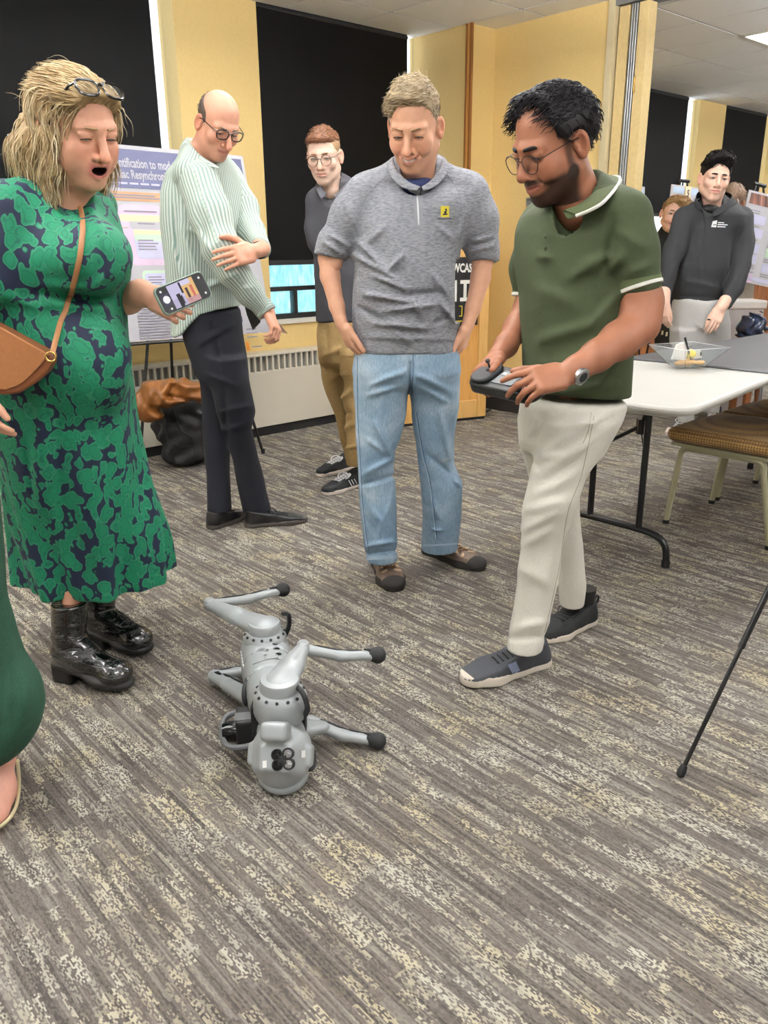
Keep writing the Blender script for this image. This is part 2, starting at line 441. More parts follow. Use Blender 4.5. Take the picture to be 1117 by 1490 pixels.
def wall_mat(name, col, sc=60.0, var=0.02, bs=0.06):
    m, nt, b = newmat(name, col, 0.75); v = ocoord(nt)
    c = np.array(rgba(col)); lo, hi = c * (1 - var), c * (1 + var); lo[3] = hi[3] = 1
    nt.links.new(ramp(nt, noise(nt, v, sc, 4), [(0.35, tuple(lo)), (0.65, tuple(hi))]), b.inputs['Base Color'])
    bump(nt, b, noise(nt, v, 240.0, 3), bs, 0.002); return m
M_yellow = wall_mat('yellow_wall_vinyl', 'e6c988'); M_offw = wall_mat('off_white_wall', 'eeebe4')
M_white = plain('white_paint', 'e4e0d6', 0.5, var=0.02)
M_black = plain('black_matte', '141416', 0.55)
M_blackp = plain('black_powder_coat', '101012', 0.35)
M_tile = wall_mat('ceiling_tile', 'f3f4f5', 120.0, 0.05, 0.25)
M_grid = plain('grid_metal', '716f6b', 0.45)
M_alu = plain('aluminium', 'c9ccd2', 0.3, 0.9)
M_grey = plain('grey_metal', '8d8f92', 0.4, 0.4)

# floor
f = MB(); P = [uv(-5, -4.2), uv(13.5, -4.2), uv(13.5, 5.0), uv(-5, 5.0)]
f.quad(*P)
tag(f.build('floor', M_carpet, smooth=False), kind='structure')
# window wall (one wall through both rooms) with openings that reach the ceiling
OPEN = [(0.1, 2.70), (3.28, 4.69), (7.05, 8.90), (9.48, 10.62)]
SILLZ = 0.735
wb = MB(); wb.boxuv(-5, 13.5, WALL_V, WALL_V + 0.085, 0, SILLZ); wb.boxuv(-5, 2.95, WALL_V + 0.085, WALL_V + 0.18, 0, SILLZ)
prev = -5
for a, b_ in OPEN + [(13.5, 13.5)]:
    wb.boxuv(prev, a, WALL_V, WALL_V + (0.18 if a < 1 else 0.085), SILLZ, ROOM_H)
    if prev == 2.70: wb.boxuv(2.70, 2.95, WALL_V + 0.085, WALL_V + 0.18, SILLZ, ROOM_H)
    prev = b_
tag(wb.build('wall_back', M_yellow, smooth=False), kind='structure')
# the wall beyond the window bay: three planes stepping out towards the room
wr = MB(); wr.boxuv(4.69, 4.95, 4.27, WALL_V, 0, ROOM_H); wr.boxuv(4.95, 5.07, 3.335, WALL_V, 0, ROOM_H)
tag(wr.build('wall_right', M_yellow, smooth=False), kind='structure')
wl = MB(); wl.boxuv(-5.1, -5, -4.2, 5, 0, ROOM_H); tag(wl.build('wall_left', M_offw, smooth=False), kind='structure')
wf = MB(); wf.boxuv(-5.1, 13.6, -4.3, -4.2, 0, ROOM_H); tag(wf.build('wall_front', M_offw, smooth=False), kind='structure')
we = MB(); we.boxuv(13.5, 13.6, -4.2, 5, 0, ROOM_H); tag(we.build('wall_far', M_offw, smooth=False), kind='structure')
# ceiling: slab, T-bar grid and tiles
cs = MB(); cs.boxuv(-5.1, 13.6, -4.3, 5.02, ROOM_H + 0.012, ROOM_H + 0.10)
ceiling = tag(cs.build('ceiling', M_tile, smooth=False), kind='structure')
TU, TV = 4.09, 4.43; TS = 0.598
def tile_u(i): return TU + TS * i
def tile_v(j): return TV - TS * j
FIX = {(-3, 1), (-3, 4), (-7, 1), (0, 4), (4, 2), (8, 2), (12, 2), (4, 6), (8, 6), (12, 6), (-7, 4), (-11, 1), (-11, 4), (-3, 8), (-7, 8), (-11, 8), (-3, 11), (-7, 11), (-11, 11), (0, 8), (6, 10), (11, 10)}
tm = MB(); tm.box((0, 0, 0), (TS / 2 - 0.009, TS / 2 - 0.009, 0.008), RUV)
tile_me = None
for i in range(-3, 15):
    for j in range(-1, 7):
        if (i, j) in FIX: continue
        if i < 2 and j > 3: continue
        c = uv(tile_u(i) + TS / 2, tile_v(j) - TS / 2, ROOM_H + 0.004)
        if j == -1:
            t = MB(); t.box(uv(0, 0), (TS / 2 - 0.006, (WALL_V - TV) / 2 - 0.006, 0.008), RUV)
            c = uv(tile_u(i) + TS / 2, (WALL_V + TV) / 2, ROOM_H + 0.004)
            me = None
            if 'edge_me' not in globals():
                o = t.build('ceiling_tile', M_tile, None, smooth=False); edge_me = o.data
            else: o = bpy.data.objects.new('ceiling_tile', edge_me); COL.objects.link(o)
        elif tile_me is None:
            o = tm.build('ceiling_tile', M_tile, None, smooth=False); tile_me = o.data
        else: o = bpy.data.objects.new('ceiling_tile', tile_me); COL.objects.link(o)
        o.location = [float(q) for q in c]; o.parent = ceiling
g = MB()
for i in range(-12, 16): g.boxuv(tile_u(i) - 0.009, tile_u(i) + 0.009, -4.2, WALL_V, ROOM_H + 0.002, ROOM_H + 0.012)
for j in range(0, 14): g.boxuv(-5, 13.5, tile_v(j) - 0.009, tile_v(j) + 0.009, ROOM_H + 0.002, ROOM_H + 0.012)
tag(g.build('ceiling_grid', M_grid, ceiling, smooth=False), kind='stuff')
m_lamp, nt, b = newmat('light_diffuser', 'ffffff', 0.5)
b.inputs['Emission Color'].default_value = (1.0, 0.985, 0.965, 1); b.inputs['Emission Strength'].default_value = LAMP
LAB = {(4, 2): 'white square ceiling light panel nearest the folding partition in the far room', (8, 2): 'white square ceiling light panel cut by the right edge of the photo'}
for (i, j) in sorted(FIX):
    c = uv(tile_u(i) + TS / 2, tile_v(j) - TS / 2, ROOM_H)
    lt = emptyob('ceiling_light', c, LAB.get((i, j), 'white square ceiling light panel outside the view'), 'light', 'recessed ceiling light panels')
    fr = MB(); hw = TS / 2 - 0.004
    for sx, sy in ((1, 0), (-1, 0), (0, 1), (0, -1)):
        fr.box(c + DA * sx * (hw - 0.012) + NA * sy * (hw - 0.012) - ZZ * 0.004, (0.012 if sx else hw, 0.012 if sy else hw, 0.008), RUV)
    fr.build('frame', M_white, lt, smooth=False)
    df = MB(); df.box(c - ZZ * 0.002, (hw - 0.024, hw - 0.024, 0.004), RUV); df.build('diffuser', m_lamp, lt, smooth=False)
# added uplights out of view, lit tops brighten the ceiling and upper walls
m_up, nt, b = newmat('added_uplight_glow', 'ffffff', 0.5); b.inputs['Emission Color'].default_value = (1.0, 0.985, 0.965, 1); b.inputs['Emission Strength'].default_value = LAMP * 6.3
for k, (u, v) in enumerate(((1.9, 2.5), (3.7, 2.2), (0.0, 2.6), (-2.0, 3.0), (0.4, 0.2), (2.4, -1.4), (6.3, 1.5), (8.4, 2.0), (10.4, 2.4))):
    c = uv(u, v, 2.46); pl_ = emptyob('added_uplight', c, 'long white uplight added outside the view to brighten the ceiling', 'light', 'uplights added outside the view')
    q = MB(); q.box(c - ZZ * 0.02, (0.62, 0.14, 0.02), RUV); q.build('housing', M_white, pl_, smooth=False)
    q = MB(); q.box(c + ZZ * 0.008, (0.60, 0.125, 0.008), RUV); q.build('diffuser', m_up, pl_, smooth=False)
    for s in (-0.5, 0.5):
        q = MB(); q.tube([c + DA * s, c + DA * s + ZZ * 0.24], 0.003, 6); q.build('cable', M_grey, pl_)
# trims
M_oak = None
def wood_mat(name, c1, c2, rough=0.4, scale=(1, 1, 0.12), ns=14.0):
    m, nt, b = newmat(name, c1, rough); v = ocoord(nt, scale=scale, rot=(0, 0, -AZ))
    f = noise(nt, v, ns, 5, 0.6, 0.6); f2 = noise(nt, v, ns * 7, 2)
    c = ramp(nt, mth(nt, 'ADD', mth(nt, 'MULTIPLY', f, 0.75), mth(nt, 'MULTIPLY', f2, 0.25)), [(0.3, rgba(c2)), (0.55, rgba(c1)), (0.75, rgba(c1))])
    nt.links.new(c, b.inputs['Base Color']); bump(nt, b, f2, 0.08, 0.002); return m
M_oak = wood_mat('honey_oak', 'dca55c', 'b87d38')
M_maple = wood_mat('pale_maple', 'dfb26d', 'c8954e')
M_walnut = wood_mat('brown_panel_wood', '9a5f33', '6e3e1e')
t = MB(); t.boxuv(4.672, 4.692, 4.245, 4.262, 0, ROOM_H); t.boxuv(4.672, 4.692, 4.285, 4.30, 0, ROOM_H)
tag(t.build('trim_1', plain('brown_oak_edge', '8f5c2a', 0.45), smooth=False), kind='structure')
t = MB(); t.boxuv(4.676, 4.692, 4.262, 4.285, 0, ROOM_H); tag(t.build('trim_2', M_oak, smooth=False), kind='structure')
M_base = plain('rubber_baseboard', '2a2725', 0.6)
t = MB(); t.boxuv(4.682, 4.94, 4.255, 4.27, 0, 0.11); t.boxuv(4.935, 4.95, 3.335, 4.27, 0, 0.11); t.boxuv(4.68, 4.69, 4.3, WALL_V, 0, 0.11)
tag(t.build('baseboard_right', M_base, smooth=False), kind='structure')
t = MB(); t.boxuv(-5, 13.5, WALL_V - 0.012, WALL_V, 0, 0.10); tag(t.build('baseboard_back', M_base, smooth=False), kind='structure')
# windows: jambs, sill, black frame, panes
M_viewtint, nt, b = newmat('outdoor_view_tint', '8fd0e6', 0.25)  # added pane tint: colours of the outdoor view put into the glass
v = ocoord(nt, rot=(0, 0, -AZ)); n1 = noise(nt, nd(nt, 'ShaderNodeMapping', {0: v, 'Scale': (3, 1, 0.8)}).outputs[0], 14.0, 5, 0.65)
nt.links.new(ramp(nt, n1, [(0.3, rgba('6fb2c4')), (0.5, rgba('9ad0da')), (0.7, rgba('c9e9ec'))]), b.inputs['Base Color'])
b.inputs['Transmission Weight'].default_value = 0.9; b.inputs['Roughness'].default_value = 0.35; b.inputs['IOR'].default_value = 1.1
M_glass, nt, b = newmat('window_glass', 'ffffff', 0.02); b.inputs['Transmission Weight'].default_value = 1.0; b.inputs['IOR'].default_value = 1.02
M_wframe = plain('black_window_frame', '17191c', 0.4)
for wi, (a, b_) in enumerate(OPEN):
    V0 = WALL_V + (0.12 if wi == 0 else 0.03)
    win = MB()
    win.boxuv(a - 0.0, b_, WALL_V - 0.02, V0, SILLZ, SILLZ + 0.03)
    wo = tag(win.build('window_%d' % (wi + 1), M_white, smooth=False), kind='structure')
    fr = MB(); zr = [SILLZ + 0.03, 0.965, ROOM_H]
    fr.boxuv(a, b_, V0, V0 + 0.05, SILLZ + 0.03, SILLZ + 0.065); fr.boxuv(a, b_, V0 - 0.005, V0 + 0.05, 0.955, 0.985)
    nm = max(2, int(round((b_ - a) / 0.245)))
    us = [a + (b_ - a) * k / nm for k in range(nm + 1)]
    for uu in us: fr.boxuv(uu - 0.015, uu + 0.015, V0, V0 + 0.05, SILLZ + 0.065, 0.955)
    fr.build('window_frame', M_wframe, wo, smooth=False)
    for k in range(nm):
        p = MB(); p.boxuv(us[k] + 0.015, us[k + 1] - 0.015, V0 + 0.02, V0 + 0.026, SILLZ + 0.065, 0.955); p.build('pane', M_viewtint, wo, smooth=False)
    p = MB(); p.boxuv(a, b_ - 0.07, V0 + 0.02, V0 + 0.026, 0.985, 1.35); p.build('pane', M_viewtint, wo, smooth=False)
    p = MB(); p.boxuv(b_ - 0.07, b_, V0 + 0.02, V0 + 0.026, 0.985, ROOM_H); p.boxuv(a, b_ - 0.07, V0 + 0.02, V0 + 0.026, 1.35, ROOM_H); p.build('pane', M_glass, wo, smooth=False)
# black roller blinds
M_blind, nt, b = newmat('black_blind_fabric', '17171a', 0.6); b.inputs['Specular IOR Level'].default_value = 0.15
v = ocoord(nt, rot=(0, 0, -AZ)); nt.links.new(ramp(nt, noise(nt, nd(nt, 'ShaderNodeMapping', {0: v, 'Scale': (1, 1, 0.3)}).outputs[0], 2.5, 3), [(0.3, rgba('060607')), (0.75, rgba('0d0d0f'))]), b.inputs['Base Color'])
for k, (u0, u1, zb, lab) in enumerate([(0.15, 2.556, 1.13, 'wide black roller blind behind the woman in green and the poster'),
                                  (3.285, 4.587, 1.13, 'black roller blind behind the young man with round glasses'),
                                  (7.10, 8.655, 1.52, 'black roller blind in the far room left of the narrow pillar'),
                                  (9.49, 10.515, 1.13, 'black roller blind in the far room behind the man in charcoal fleece')]):
    bo = emptyob('roller_blind', uv((u0 + u1) / 2, WALL_V + 0.02, zb), lab, 'blind', 'black roller blinds')
    p = MB(); p.boxuv(u0, u1, WALL_V + 0.006, WALL_V + 0.010, zb + 0.03, ROOM_H); p.build('blind_fabric', M_blind, bo, smooth=False)
    p = MB(); p.boxuv(u0, u1, WALL_V - 0.002, WALL_V + 0.018, zb, zb + 0.032); p.build('bottom_bar', M_black, bo, smooth=False, bevel=0.004)
    p = MB(); p.tube([uv(u0, WALL_V + 0.012, ROOM_H - 0.02), uv(u1, WALL_V + 0.012, ROOM_H - 0.02)], 0.014, 10); p.build('roller_tube', M_black, bo)
# radiator cover along the window wall
R0, R1, RV = 0.2, 4.6, 4.64
rc = emptyob('radiator_cover', uv(2.5, 4.7, 0), 'long white radiator cover with slotted grille along the window wall', 'radiator')
M_rad = plain('warm_white_enamel', 'ddd6c6', 0.4, var=0.02)
p = MB(); p.boxuv(R0, R1, RV, WALL_V - 0.013, 0.065, 0.447); p.boxuv(R0, R1, RV, WALL_V - 0.013, 0.547, 0.566); p.build('front_panel', M_rad, rc, smooth=False, bevel=0.004)
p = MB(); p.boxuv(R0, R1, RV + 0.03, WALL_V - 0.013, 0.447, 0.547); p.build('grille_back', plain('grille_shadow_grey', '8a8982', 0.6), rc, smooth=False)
p = MB(); p.boxuv(R0, R1, RV + 0.02, WALL_V - 0.013, 0.0, 0.065); p.build('plinth', M_black, rc, smooth=False)
sl = MB(); sl.box((0, 0, 0), (0.0065, 0.012, 0.05), RUV); sme = None
uu = R0 + 0.012
while uu < R1:
    if sme is None: o = sl.build('slat', M_rad, None, smooth=False); sme = o.data
    else: o = bpy.data.objects.new('slat', sme); COL.objects.link(o)
    o.parent = rc; o.location = [float(q) for q in uv(uu, RV + 0.012, 0.497) - wloc(rc)]; uu += 0.0485
# folding partition stacked at the wall end, with its ceiling track
fp = emptyob('folding_partition', onu(915, 300, 4.99) * [1, 1, 0], 'folded tan partition wall panels with aluminium edges beside the yellow wall', 'partition')
M_tan = wall_mat('tan_partition_vinyl', 'd6bd86', 50.0, 0.04); M_cream = plain('cream_jamb', 'cdbf9a', 0.5)
def vat(x, y, u): return float(onu(x, y, u) @ NA)
def pbox(name, u0, u1, v0, v1, mat, z0=0.02, z1=ROOM_H - 0.05, bev=0.003):
    q = MB(); q.boxuv(u0, u1, v0, v1, z0, z1); q.build(name, mat, fp, smooth=False, bevel=bev)
pbox('jamb', 4.93, 5.07, 3.285, 3.335, M_cream, 0, ROOM_H)
pbox('panel', 4.962, 5.06, 3.20, 3.272, M_tan)
pbox('seal_strip', 4.975, 5.05, 3.185, 3.2, M_black)
for k, vv in enumerate((3.172, 3.155, 3.138)): pbox('aluminium_edge', 4.955, 5.05, vv, vv + 0.012, M_alu)
pbox('seal_strip', 4.967, 5.05, 3.136, 3.185, M_black)
pbox('panel', 4.958, 5.05, 3.065, 3.132, M_tan)
for z in (0.6, 1.45, 2.15):
    q = MB(); q.tube([uv(4.957, 3.128, z), uv(4.957, 3.128, z + 0.09)], 0.006, 8); q.build('hinge', plain('brass_hinge', '8c6d33', 0.35, 0.8), fp)
tr = MB(); tr.boxuv(4.93, 5.09, -4.2, 3.285, ROOM_H - 0.045, ROOM_H); tag(tr.build('trim_3', M_grey, smooth=False), kind='structure')
# light switch on the yellow wall
c = onu(774, 294, 4.95)
ls = emptyob('light_switch', c, 'small grey metal wall switch on the yellow wall by the bearded chin', 'switch')
p = MB(); p.box(c - DA * 0.008, (0.008, 0.045, 0.03), RUV); p.build('plate', M_alu, ls, smooth=False, bevel=0.003)
p = MB(); p.box(c - DA * 0.012 - ZZ * 0.004, (0.012, 0.025, 0.010), RUV); p.build('toggle', M_grey, ls, smooth=False, bevel=0.002)
p = MB(); p.box(c - DA * 0.006 - ZZ * 0.048, (0.006, 0.03, 0.014), RUV); p.build('label_plate', M_cream, ls, smooth=False, bevel=0.002)
# brown wood wainscot at the window wall of the far room
p = MB(); p.boxuv(8.0, 13.5, WALL_V - 0.05, WALL_V - 0.013, 0, 0.95); wn = tag(p.build('trim_4', M_walnut, smooth=False), kind='structure')
for k in range(18):
    q = MB(); q.boxuv(8.02 + k * 0.3, 8.30 + k * 0.3, WALL_V - 0.066, WALL_V - 0.05, 0.08, 0.90); q.build('panel', M_walnut, wn, smooth=False, bevel=0.008)

# ------------------------------------------------------------------ tables
M_wtop = plain('white_table_plastic', 'c6c4be', 0.35, var=0.015)
M_tbl_grey = plain('grey_table_laminate', '3d3d40', 0.45, var=0.05, scale=60)
def table_frame(tab, c, e1, e2, w, up, mat):
    """One folding leg frame: two legs, floor bar with curved feet, brace. c: point on floor below its middle, e2: across."""
    for s, nm in ((-1, 'leg'), (1, 'leg')):
        q = MB(); q.tube([c + e2 * s * w / 2 + ZZ * up, c + e2 * s * w / 2 + ZZ * 0.13], 0.0135, 10); q.build(nm, mat, tab)
        q = MB(); b0 = c + e2 * s * (w / 2 - 0.02) + ZZ * 0.13
        q.tube(bez(b0, b0 + e2 * s * 0.13, b0 + e2 * s * 0.155 - ZZ * 0.02, c + e2 * s * (w / 2 + 0.135) + ZZ * 0.02, 10), 0.0145, 10)
        ft = q.build('foot', mat, tab)
        r = MB(); e = c + e2 * s * (w / 2 + 0.135); r.tube([e + ZZ * 0.0, e + ZZ * 0.03], 0.017, 10); r.build('rubber_cap', M_black, ft)
    q = MB(); q.tube([c - e2 * w / 2 + ZZ * 0.13, c + e2 * w / 2 + ZZ * 0.13], 0.0145, 10); q.build('floor_bar', mat, tab)
    q = MB(); q.tube([c + e2 * w / 2 + ZZ * 0.43, c + e2 * (-w / 2 + 0.03) + ZZ * 0.56 - e1 * 0.0, c - e2 * (w / 2 - 0.01) + ZZ * (up - 0.06)], 0.0085, 8)
    q.box(c + e2 * (-w / 2 + 0.035) + ZZ * 0.555, (0.012, 0.014, 0.03)); q.build('brace', mat, tab)
    q = MB(); q.tube([c + e2 * (-w / 2 + 0.03) + ZZ * 0.54, c + e2 * (-w / 2) + ZZ * 0.43], 0.003, 6); q.build('lock_rod', mat, tab)
a_ = radians(7); E1 = DA * cos(a_) + NA * sin(a_); E2 = -DA * sin(a_) + NA * cos(a_)
C0 = uv(2.445, 1.245)
tb = emptyob('folding_table', C0 + E1 * 0.5 + E2 * 0.38, 'white plastic folding table with black steel legs beside the man in the green polo', 'table')
q = MB(); q.prism([(x + 0.5, y + 0.385) for x, y in rrect(1.0, 0.77, 0.07, 7)], C0 + ZZ * 0.712, E1, E2, ZZ * 0.030)
q.build('tabletop', M_wtop, tb, bevel=0.012)
q = MB(); q.prism([(x + 0.5, y + 0.385) for x, y in rrect(0.86, 0.62, 0.06, 5)], C0 + ZZ * 0.692, E1, E2, ZZ * 0.02); q.build('apron', plain('table_underside', 'b9b7b0', 0.5), tb)
fc = uv(2.885, 1.752)
table_frame(tb, fc, DA, NA, 0.235, 0.69, M_blackp)
tg = emptyob('folding_table', uv(4.28, 1.665), 'dark grey folding table butted against the white table with chairs under it', 'table')
q = MB(); q.prism([(x, y) for x, y in rrect(1.84, 0.77, 0.03, 4)], uv(4.28, 1.665, 0.722), DA, NA, ZZ * 0.03); q.build('tabletop', M_tbl_grey, tg, bevel=0.006)
for cu_, cv_ in ((4.62, 1.66), (5.02, 1.70)): table_frame(tg, uv(cu_, cv_), DA, NA, 0.30, 0.722, M_blackp)

# ------------------------------------------------------------------ clear bowl with condiments on the table
bc = onz(999, 532, 0.752)
M_clear, nt, b = newmat('clear_plastic', 'f2f6f8', 0.05); b.inputs['Transmission Weight'].default_value = 0.92; b.inputs['IOR'].default_value = 1.18
bw = emptyob('plastic_bowl', bc, 'clear square plastic bowl of condiment packets on the table edge', 'bowl')
th = radians(20); B1 = np.array([cos(th), sin(th), 0]); B2 = np.array([-sin(th), cos(th), 0])
q = MB()
for t_, (hb, ht) in ((0, (0.052, 0.118)), (1, (0.049, 0.115))):
    V = [bc + B1 * sx * hb + B2 * sy * hb + ZZ * (0.003 * t_) for sx, sy in ((-1, -1), (1, -1), (1, 1), (-1, 1))] + [bc + B1 * sx * ht + B2 * sy * ht + ZZ * 0.083 for sx, sy in ((-1, -1), (1, -1), (1, 1), (-1, 1))]
    F = [(3, 2, 1, 0)] + [(i, (i + 1) % 4, 4 + (i + 1) % 4, 4 + i) for i in range(4)]
    if t_: F = [f[::-1] for f in F]
    q.add(V, F)
q.F += [[4 + i, 4 + (i + 1) % 4, 12 + (i + 1) % 4, 12 + i] for i in range(4)]
q.build('bowl', M_clear, bw, smooth=False)
q = MB(); r_ = [bc + B1 * sx * 0.117 + B2 * sy * 0.117 + ZZ * 0.083 for sx, sy in ((-1, -1), (1, -1), (1, 1), (-1, 1))]; q.tube(r_, 0.0022, 6, closed=True); q.build('rim', plain('rim_white', 'eef0f0', 0.2), bw)
def blob(name, c, r, col, label, cat, rough=0.5, seed=0, k=3):
    F_ = Field(np.array(c) - max(r) * 1.9, np.array(c) + max(r) * 1.9, max(r) / 9); g_ = np.random.default_rng(seed)
    F_.ell(c, r, k=0)
    for i in range(k): F_.ell(np.array(c) + g_.normal(0, 0.45, 3) * r, np.array(r) * 0.6, k=min(r) * 0.5)
    V, Q = F_.mesh(); return tag(meshob(name, V, Q, plain('mat_' + name + str(seed), col, rough, var=0.12, scale=80), None, origin=c), label, cat)
blob('crackers', bc + ZZ * 0.016 + B1 * 0.0, (0.038, 0.034, 0.013), 'e2b06a', 'tan crackers lying at the bottom of the clear bowl', 'food', seed=3, k=5)
blob('lemon_packet', bc + ZZ * 0.050 + B1 * 0.008 - B2 * 0.01, (0.018, 0.016, 0.016), 'ecdc50', 'yellow packet sitting in the middle of the clear bowl', 'packet', seed=4)
q = MB(); q.prism([(-.028, -.03), (.026, -.035), (.022, .03), (.0, .042), (-.026, .032)], bc + ZZ * 0.058 - B1 * 0.035, unit(B1 - B2 * 0.4), unit(ZZ + B1 * 0.25), B2 * 0.012)
tag(q.build('paper_packet', plain('white_paper', 'f0ebe4', 0.6), origin=bc), 'white paper packet standing in the left side of the clear bowl', 'packet')
q = MB(); q.prism([(-.03, -.02), (.028, -.02), (.03, .016), (-.02, .022)], bc + ZZ * 0.048 + B1 * 0.040 - B2 * 0.01, unit(B1 + B2 * .3), unit(ZZ - B1 * 0.35), B2 * 0.01)
tag(q.build('paper_packet', plain('white_paper', 'f0ebe4', 0.6), origin=bc), 'crumpled white packet in the right side of the clear bowl', 'packet')
q = MB(); q.tube([bc + ZZ * 0.012 + B1 * 0.008 - B2 * 0.02, bc + ZZ * 0.12 - B1 * 0.03 - B2 * 0.005], [0.003, 0.005], 8)
tag(q.build('black_knife', plain('black_plastic', '1c1c20', 0.35), origin=bc), 'black plastic knife sticking up out of the clear bowl', 'cutlery')
blob('tea_packet', bc + ZZ * 0.045 + B1 * 0.062 + B2 * 0.004, (0.011, 0.01, 0.013), '2b2732', 'dark foil packet at the right edge inside the clear bowl', 'packet', seed=6)

# ------------------------------------------------------------------ banquet chairs tucked under the grey table
def chair_fabric():
    m, nt, b = newmat('gold_dot_fabric', '8a6a3c', 0.55); v = ocoord(nt, rot=(0, 0, -AZ))
    vo = nd(nt, 'ShaderNodeTexVoronoi', {'Vector': v, 'Scale': 82.0, 'Randomness': 0.1}).outputs[0]
    nt.links.new(ramp(nt, vo, [(0.30, rgba('c09a5a')), (0.55, rgba('7a5a36'))]), b.inputs['Base Color'])
    b.inputs['Sheen Weight'].default_value = 0.2; bump(nt, b, vo, 0.4, 0.002); return m
M_chairf = chair_fabric(); M_chairm = plain('sage_cream_metal', 'b4b092', 0.35, 0.15)
def banquet_chair(u0, v0, label):
    """u0..u0+0.46 across, v0 rear (backrest) .. v0+0.48 front, tucked towards +v."""
    W_, D_ = 0.445, 0.46
    ch = emptyob('banquet_chair', uv(u0 + W_ / 2, v0 + D_ / 2, 0), label, 'chair', 'gold banquet chairs')
    F_ = Field(np.array([0, 0, 0.37]) + uv(u0 + W_ / 2, v0 + D_ / 2) - [0.42, 0.42, 0], np.array([0, 0, 0.55]) + uv(u0 + W_ / 2, v0 + D_ / 2) + [0.42, 0.42, 0], 0.009)
    cc = uv(u0 + W_ / 2, v0 + D_ / 2 + 0.02, 0.43)
    F_.box(cc, (W_ / 2 + 0.035, D_ / 2 + 0.02, 0.034), RUV, rd=0.036, k=0.0); F_.ell(cc + ZZ * 0.014, (0.21, 0.21, 0.052), RUV, k=0.04)
    V, Q = F_.mesh(); meshob('seat', V, Q, M_chairf, ch)
    q = MB(); q.box(uv(u0 + W_ / 2, v0 + D_ / 2 + 0.02, 0.386), (W_ / 2 + 0.015, D_ / 2 - 0.005, 0.008), RUV); q.build('seat_pan', M_chairm, ch, smooth=False, bevel=0.004)
    for uu, s in ((u0, -1), (u0 + W_, 1)):
        rail = MB(); f_ = uv(uu, v0 + D_ + 0.005, 0.0); r_ = uv(uu, v0 - 0.015, 0.0)
        tf = uv(uu, v0 + D_ - 0.03, 0.373); tr_ = uv(uu, v0 + 0.05, 0.373)
        q = MB(); q.tube([f_ + ZZ * 0.015, tf - ZZ * 0.05] + bez(tf - ZZ * 0.05, tf - ZZ * 0.01, tf - NA * 0.01, tf - NA * 0.05, 6)[1:], 0.014, 8); lg = q.build('leg', M_chairm, ch)
        q = MB(); q.tube([f_, f_ + ZZ * 0.018], 0.0165, 8); q.build('foot_cap', M_black, lg)
        q = MB(); q.tube([r_ + ZZ * 0.015, tr_ - ZZ * 0.05] + bez(tr_ - ZZ * 0.05, tr_ - ZZ * 0.01, tr_ + NA * 0.01, tr_ + NA * 0.05, 6)[1:], 0.014, 8); lg = q.build('leg', M_chairm, ch)
        q = MB(); q.tube([r_, r_ + ZZ * 0.018], 0.0165, 8); q.build('foot_cap', M_black, lg)
        rail.tube([tf - NA * 0.05, tr_ + NA * 0.05], 0.014, 8); rail.build('side_rail', M_chairm, ch)
        q = MB(); q.tube([uv(uu, v0 + 0.02, 0.385), uv(uu, v0 - 0.03, 0.52), uv(uu, v0 - 0.07, 0.86)], 0.012, 8); q.build('back_post', M_chairm, ch)
    q = MB(); q.prism([(x, y) for x, y in rrect(0.40, 0.34, 0.05, 5)], uv(u0 + W_ / 2, v0 - 0.075, 0.70), DA, unit(ZZ - NA * 0.12), NA * 0.045); q.build('backrest', M_chairf, ch, bevel=0.012)
banquet_chair(3.385, 1.315, 'gold dotted banquet chair nearest the white table, seat tucked under the grey table')
banquet_chair(3.90, 1.325, 'second gold dotted banquet chair, behind the nearest one at the right edge')

# ------------------------------------------------------------------ lectern with its sign
LA = unit(DA * 0.948 - NA * 0.318); LB = unit(NA * 0.948 + DA * 0.318)
LO = onz(706, 609) ; LW = 0.70
lc = emptyob('lectern', LO - LA * LW / 2, 'pale wooden lectern with an oak inset panel behind the man in the grey pullover', 'lectern')
q = MB()
def lbox(q, a0, a1, b0, b1, z0, z1): return q.box(LO - LA * (a0 + a1) / 2 + LB * (b0 + b1) / 2 + ZZ * (z0 + z1) / 2, ((a1 - a0) / 2, (b1 - b0) / 2, (z1 - z0) / 2), (-LA, LB, ZZ))
lbox(q, 0, LW, 0.02, 0.28, 0.02, 1.12); q.build('body', M_maple, lc, smooth=False)
for nm, a0, a1, z0, z1 in (('stile', 0, 0.075, 0.02, 1.2), ('stile', LW - 0.075, LW, 0.02, 1.2), ('rail', 0.075, LW - 0.075, 0.02, 0.15), ('rail', 0.075, LW - 0.075, 1.10, 1.2)):
    q = MB(); lbox(q, a0, a1, 0, 0.022, z0, z1); q.build(nm, M_maple, lc, smooth=False, bevel=0.003)
q = MB(); lbox(q, 0.075, LW - 0.075, 0.012, 0.022, 0.15, 1.10); q.build('inset_panel', M_oak, lc, smooth=False)
q = MB(); lbox(q, 0.006, LW - 0.006, 0.006, 0.27, 0, 0.02); q.build('plinth', M_black, lc, smooth=False)
q = MB(); q.prism([(0.0, 1.19), (0.0, 1.37), (0.03, 1.38), (0.28, 1.20), (0.28, 1.12), (0.02, 1.12)], LO, LB, ZZ, -LA * LW); q.build('reading_desk', M_maple, lc, smooth=False, bevel=0.003)
sg = emptyob('sign_board', LO - LA * 0.19 + ZZ * 0.95, 'black sign with white block letters AI hung on the lectern front', 'sign')
q = MB(); lbox(q, 0.095, 0.445, -0.008, 0, 0.70, 1.17); q.build('board', plain('sign_black', '17181a', 0.5), sg, smooth=False)
M_ltr = plain('sign_white', 'f4f3ee', 0.5, var=0.0); M_ylw = plain('sign_yellow', 'd8c23a', 0.5, var=0.0)
so = LO - LB * 0.009
textmesh('lettering', 'SHOWCASE', 0.082, so - LA * 0.270 + ZZ * 1.07, LA, ZZ, M_ltr, sg, 'CENTER', bold=0.003, sx=0.66)
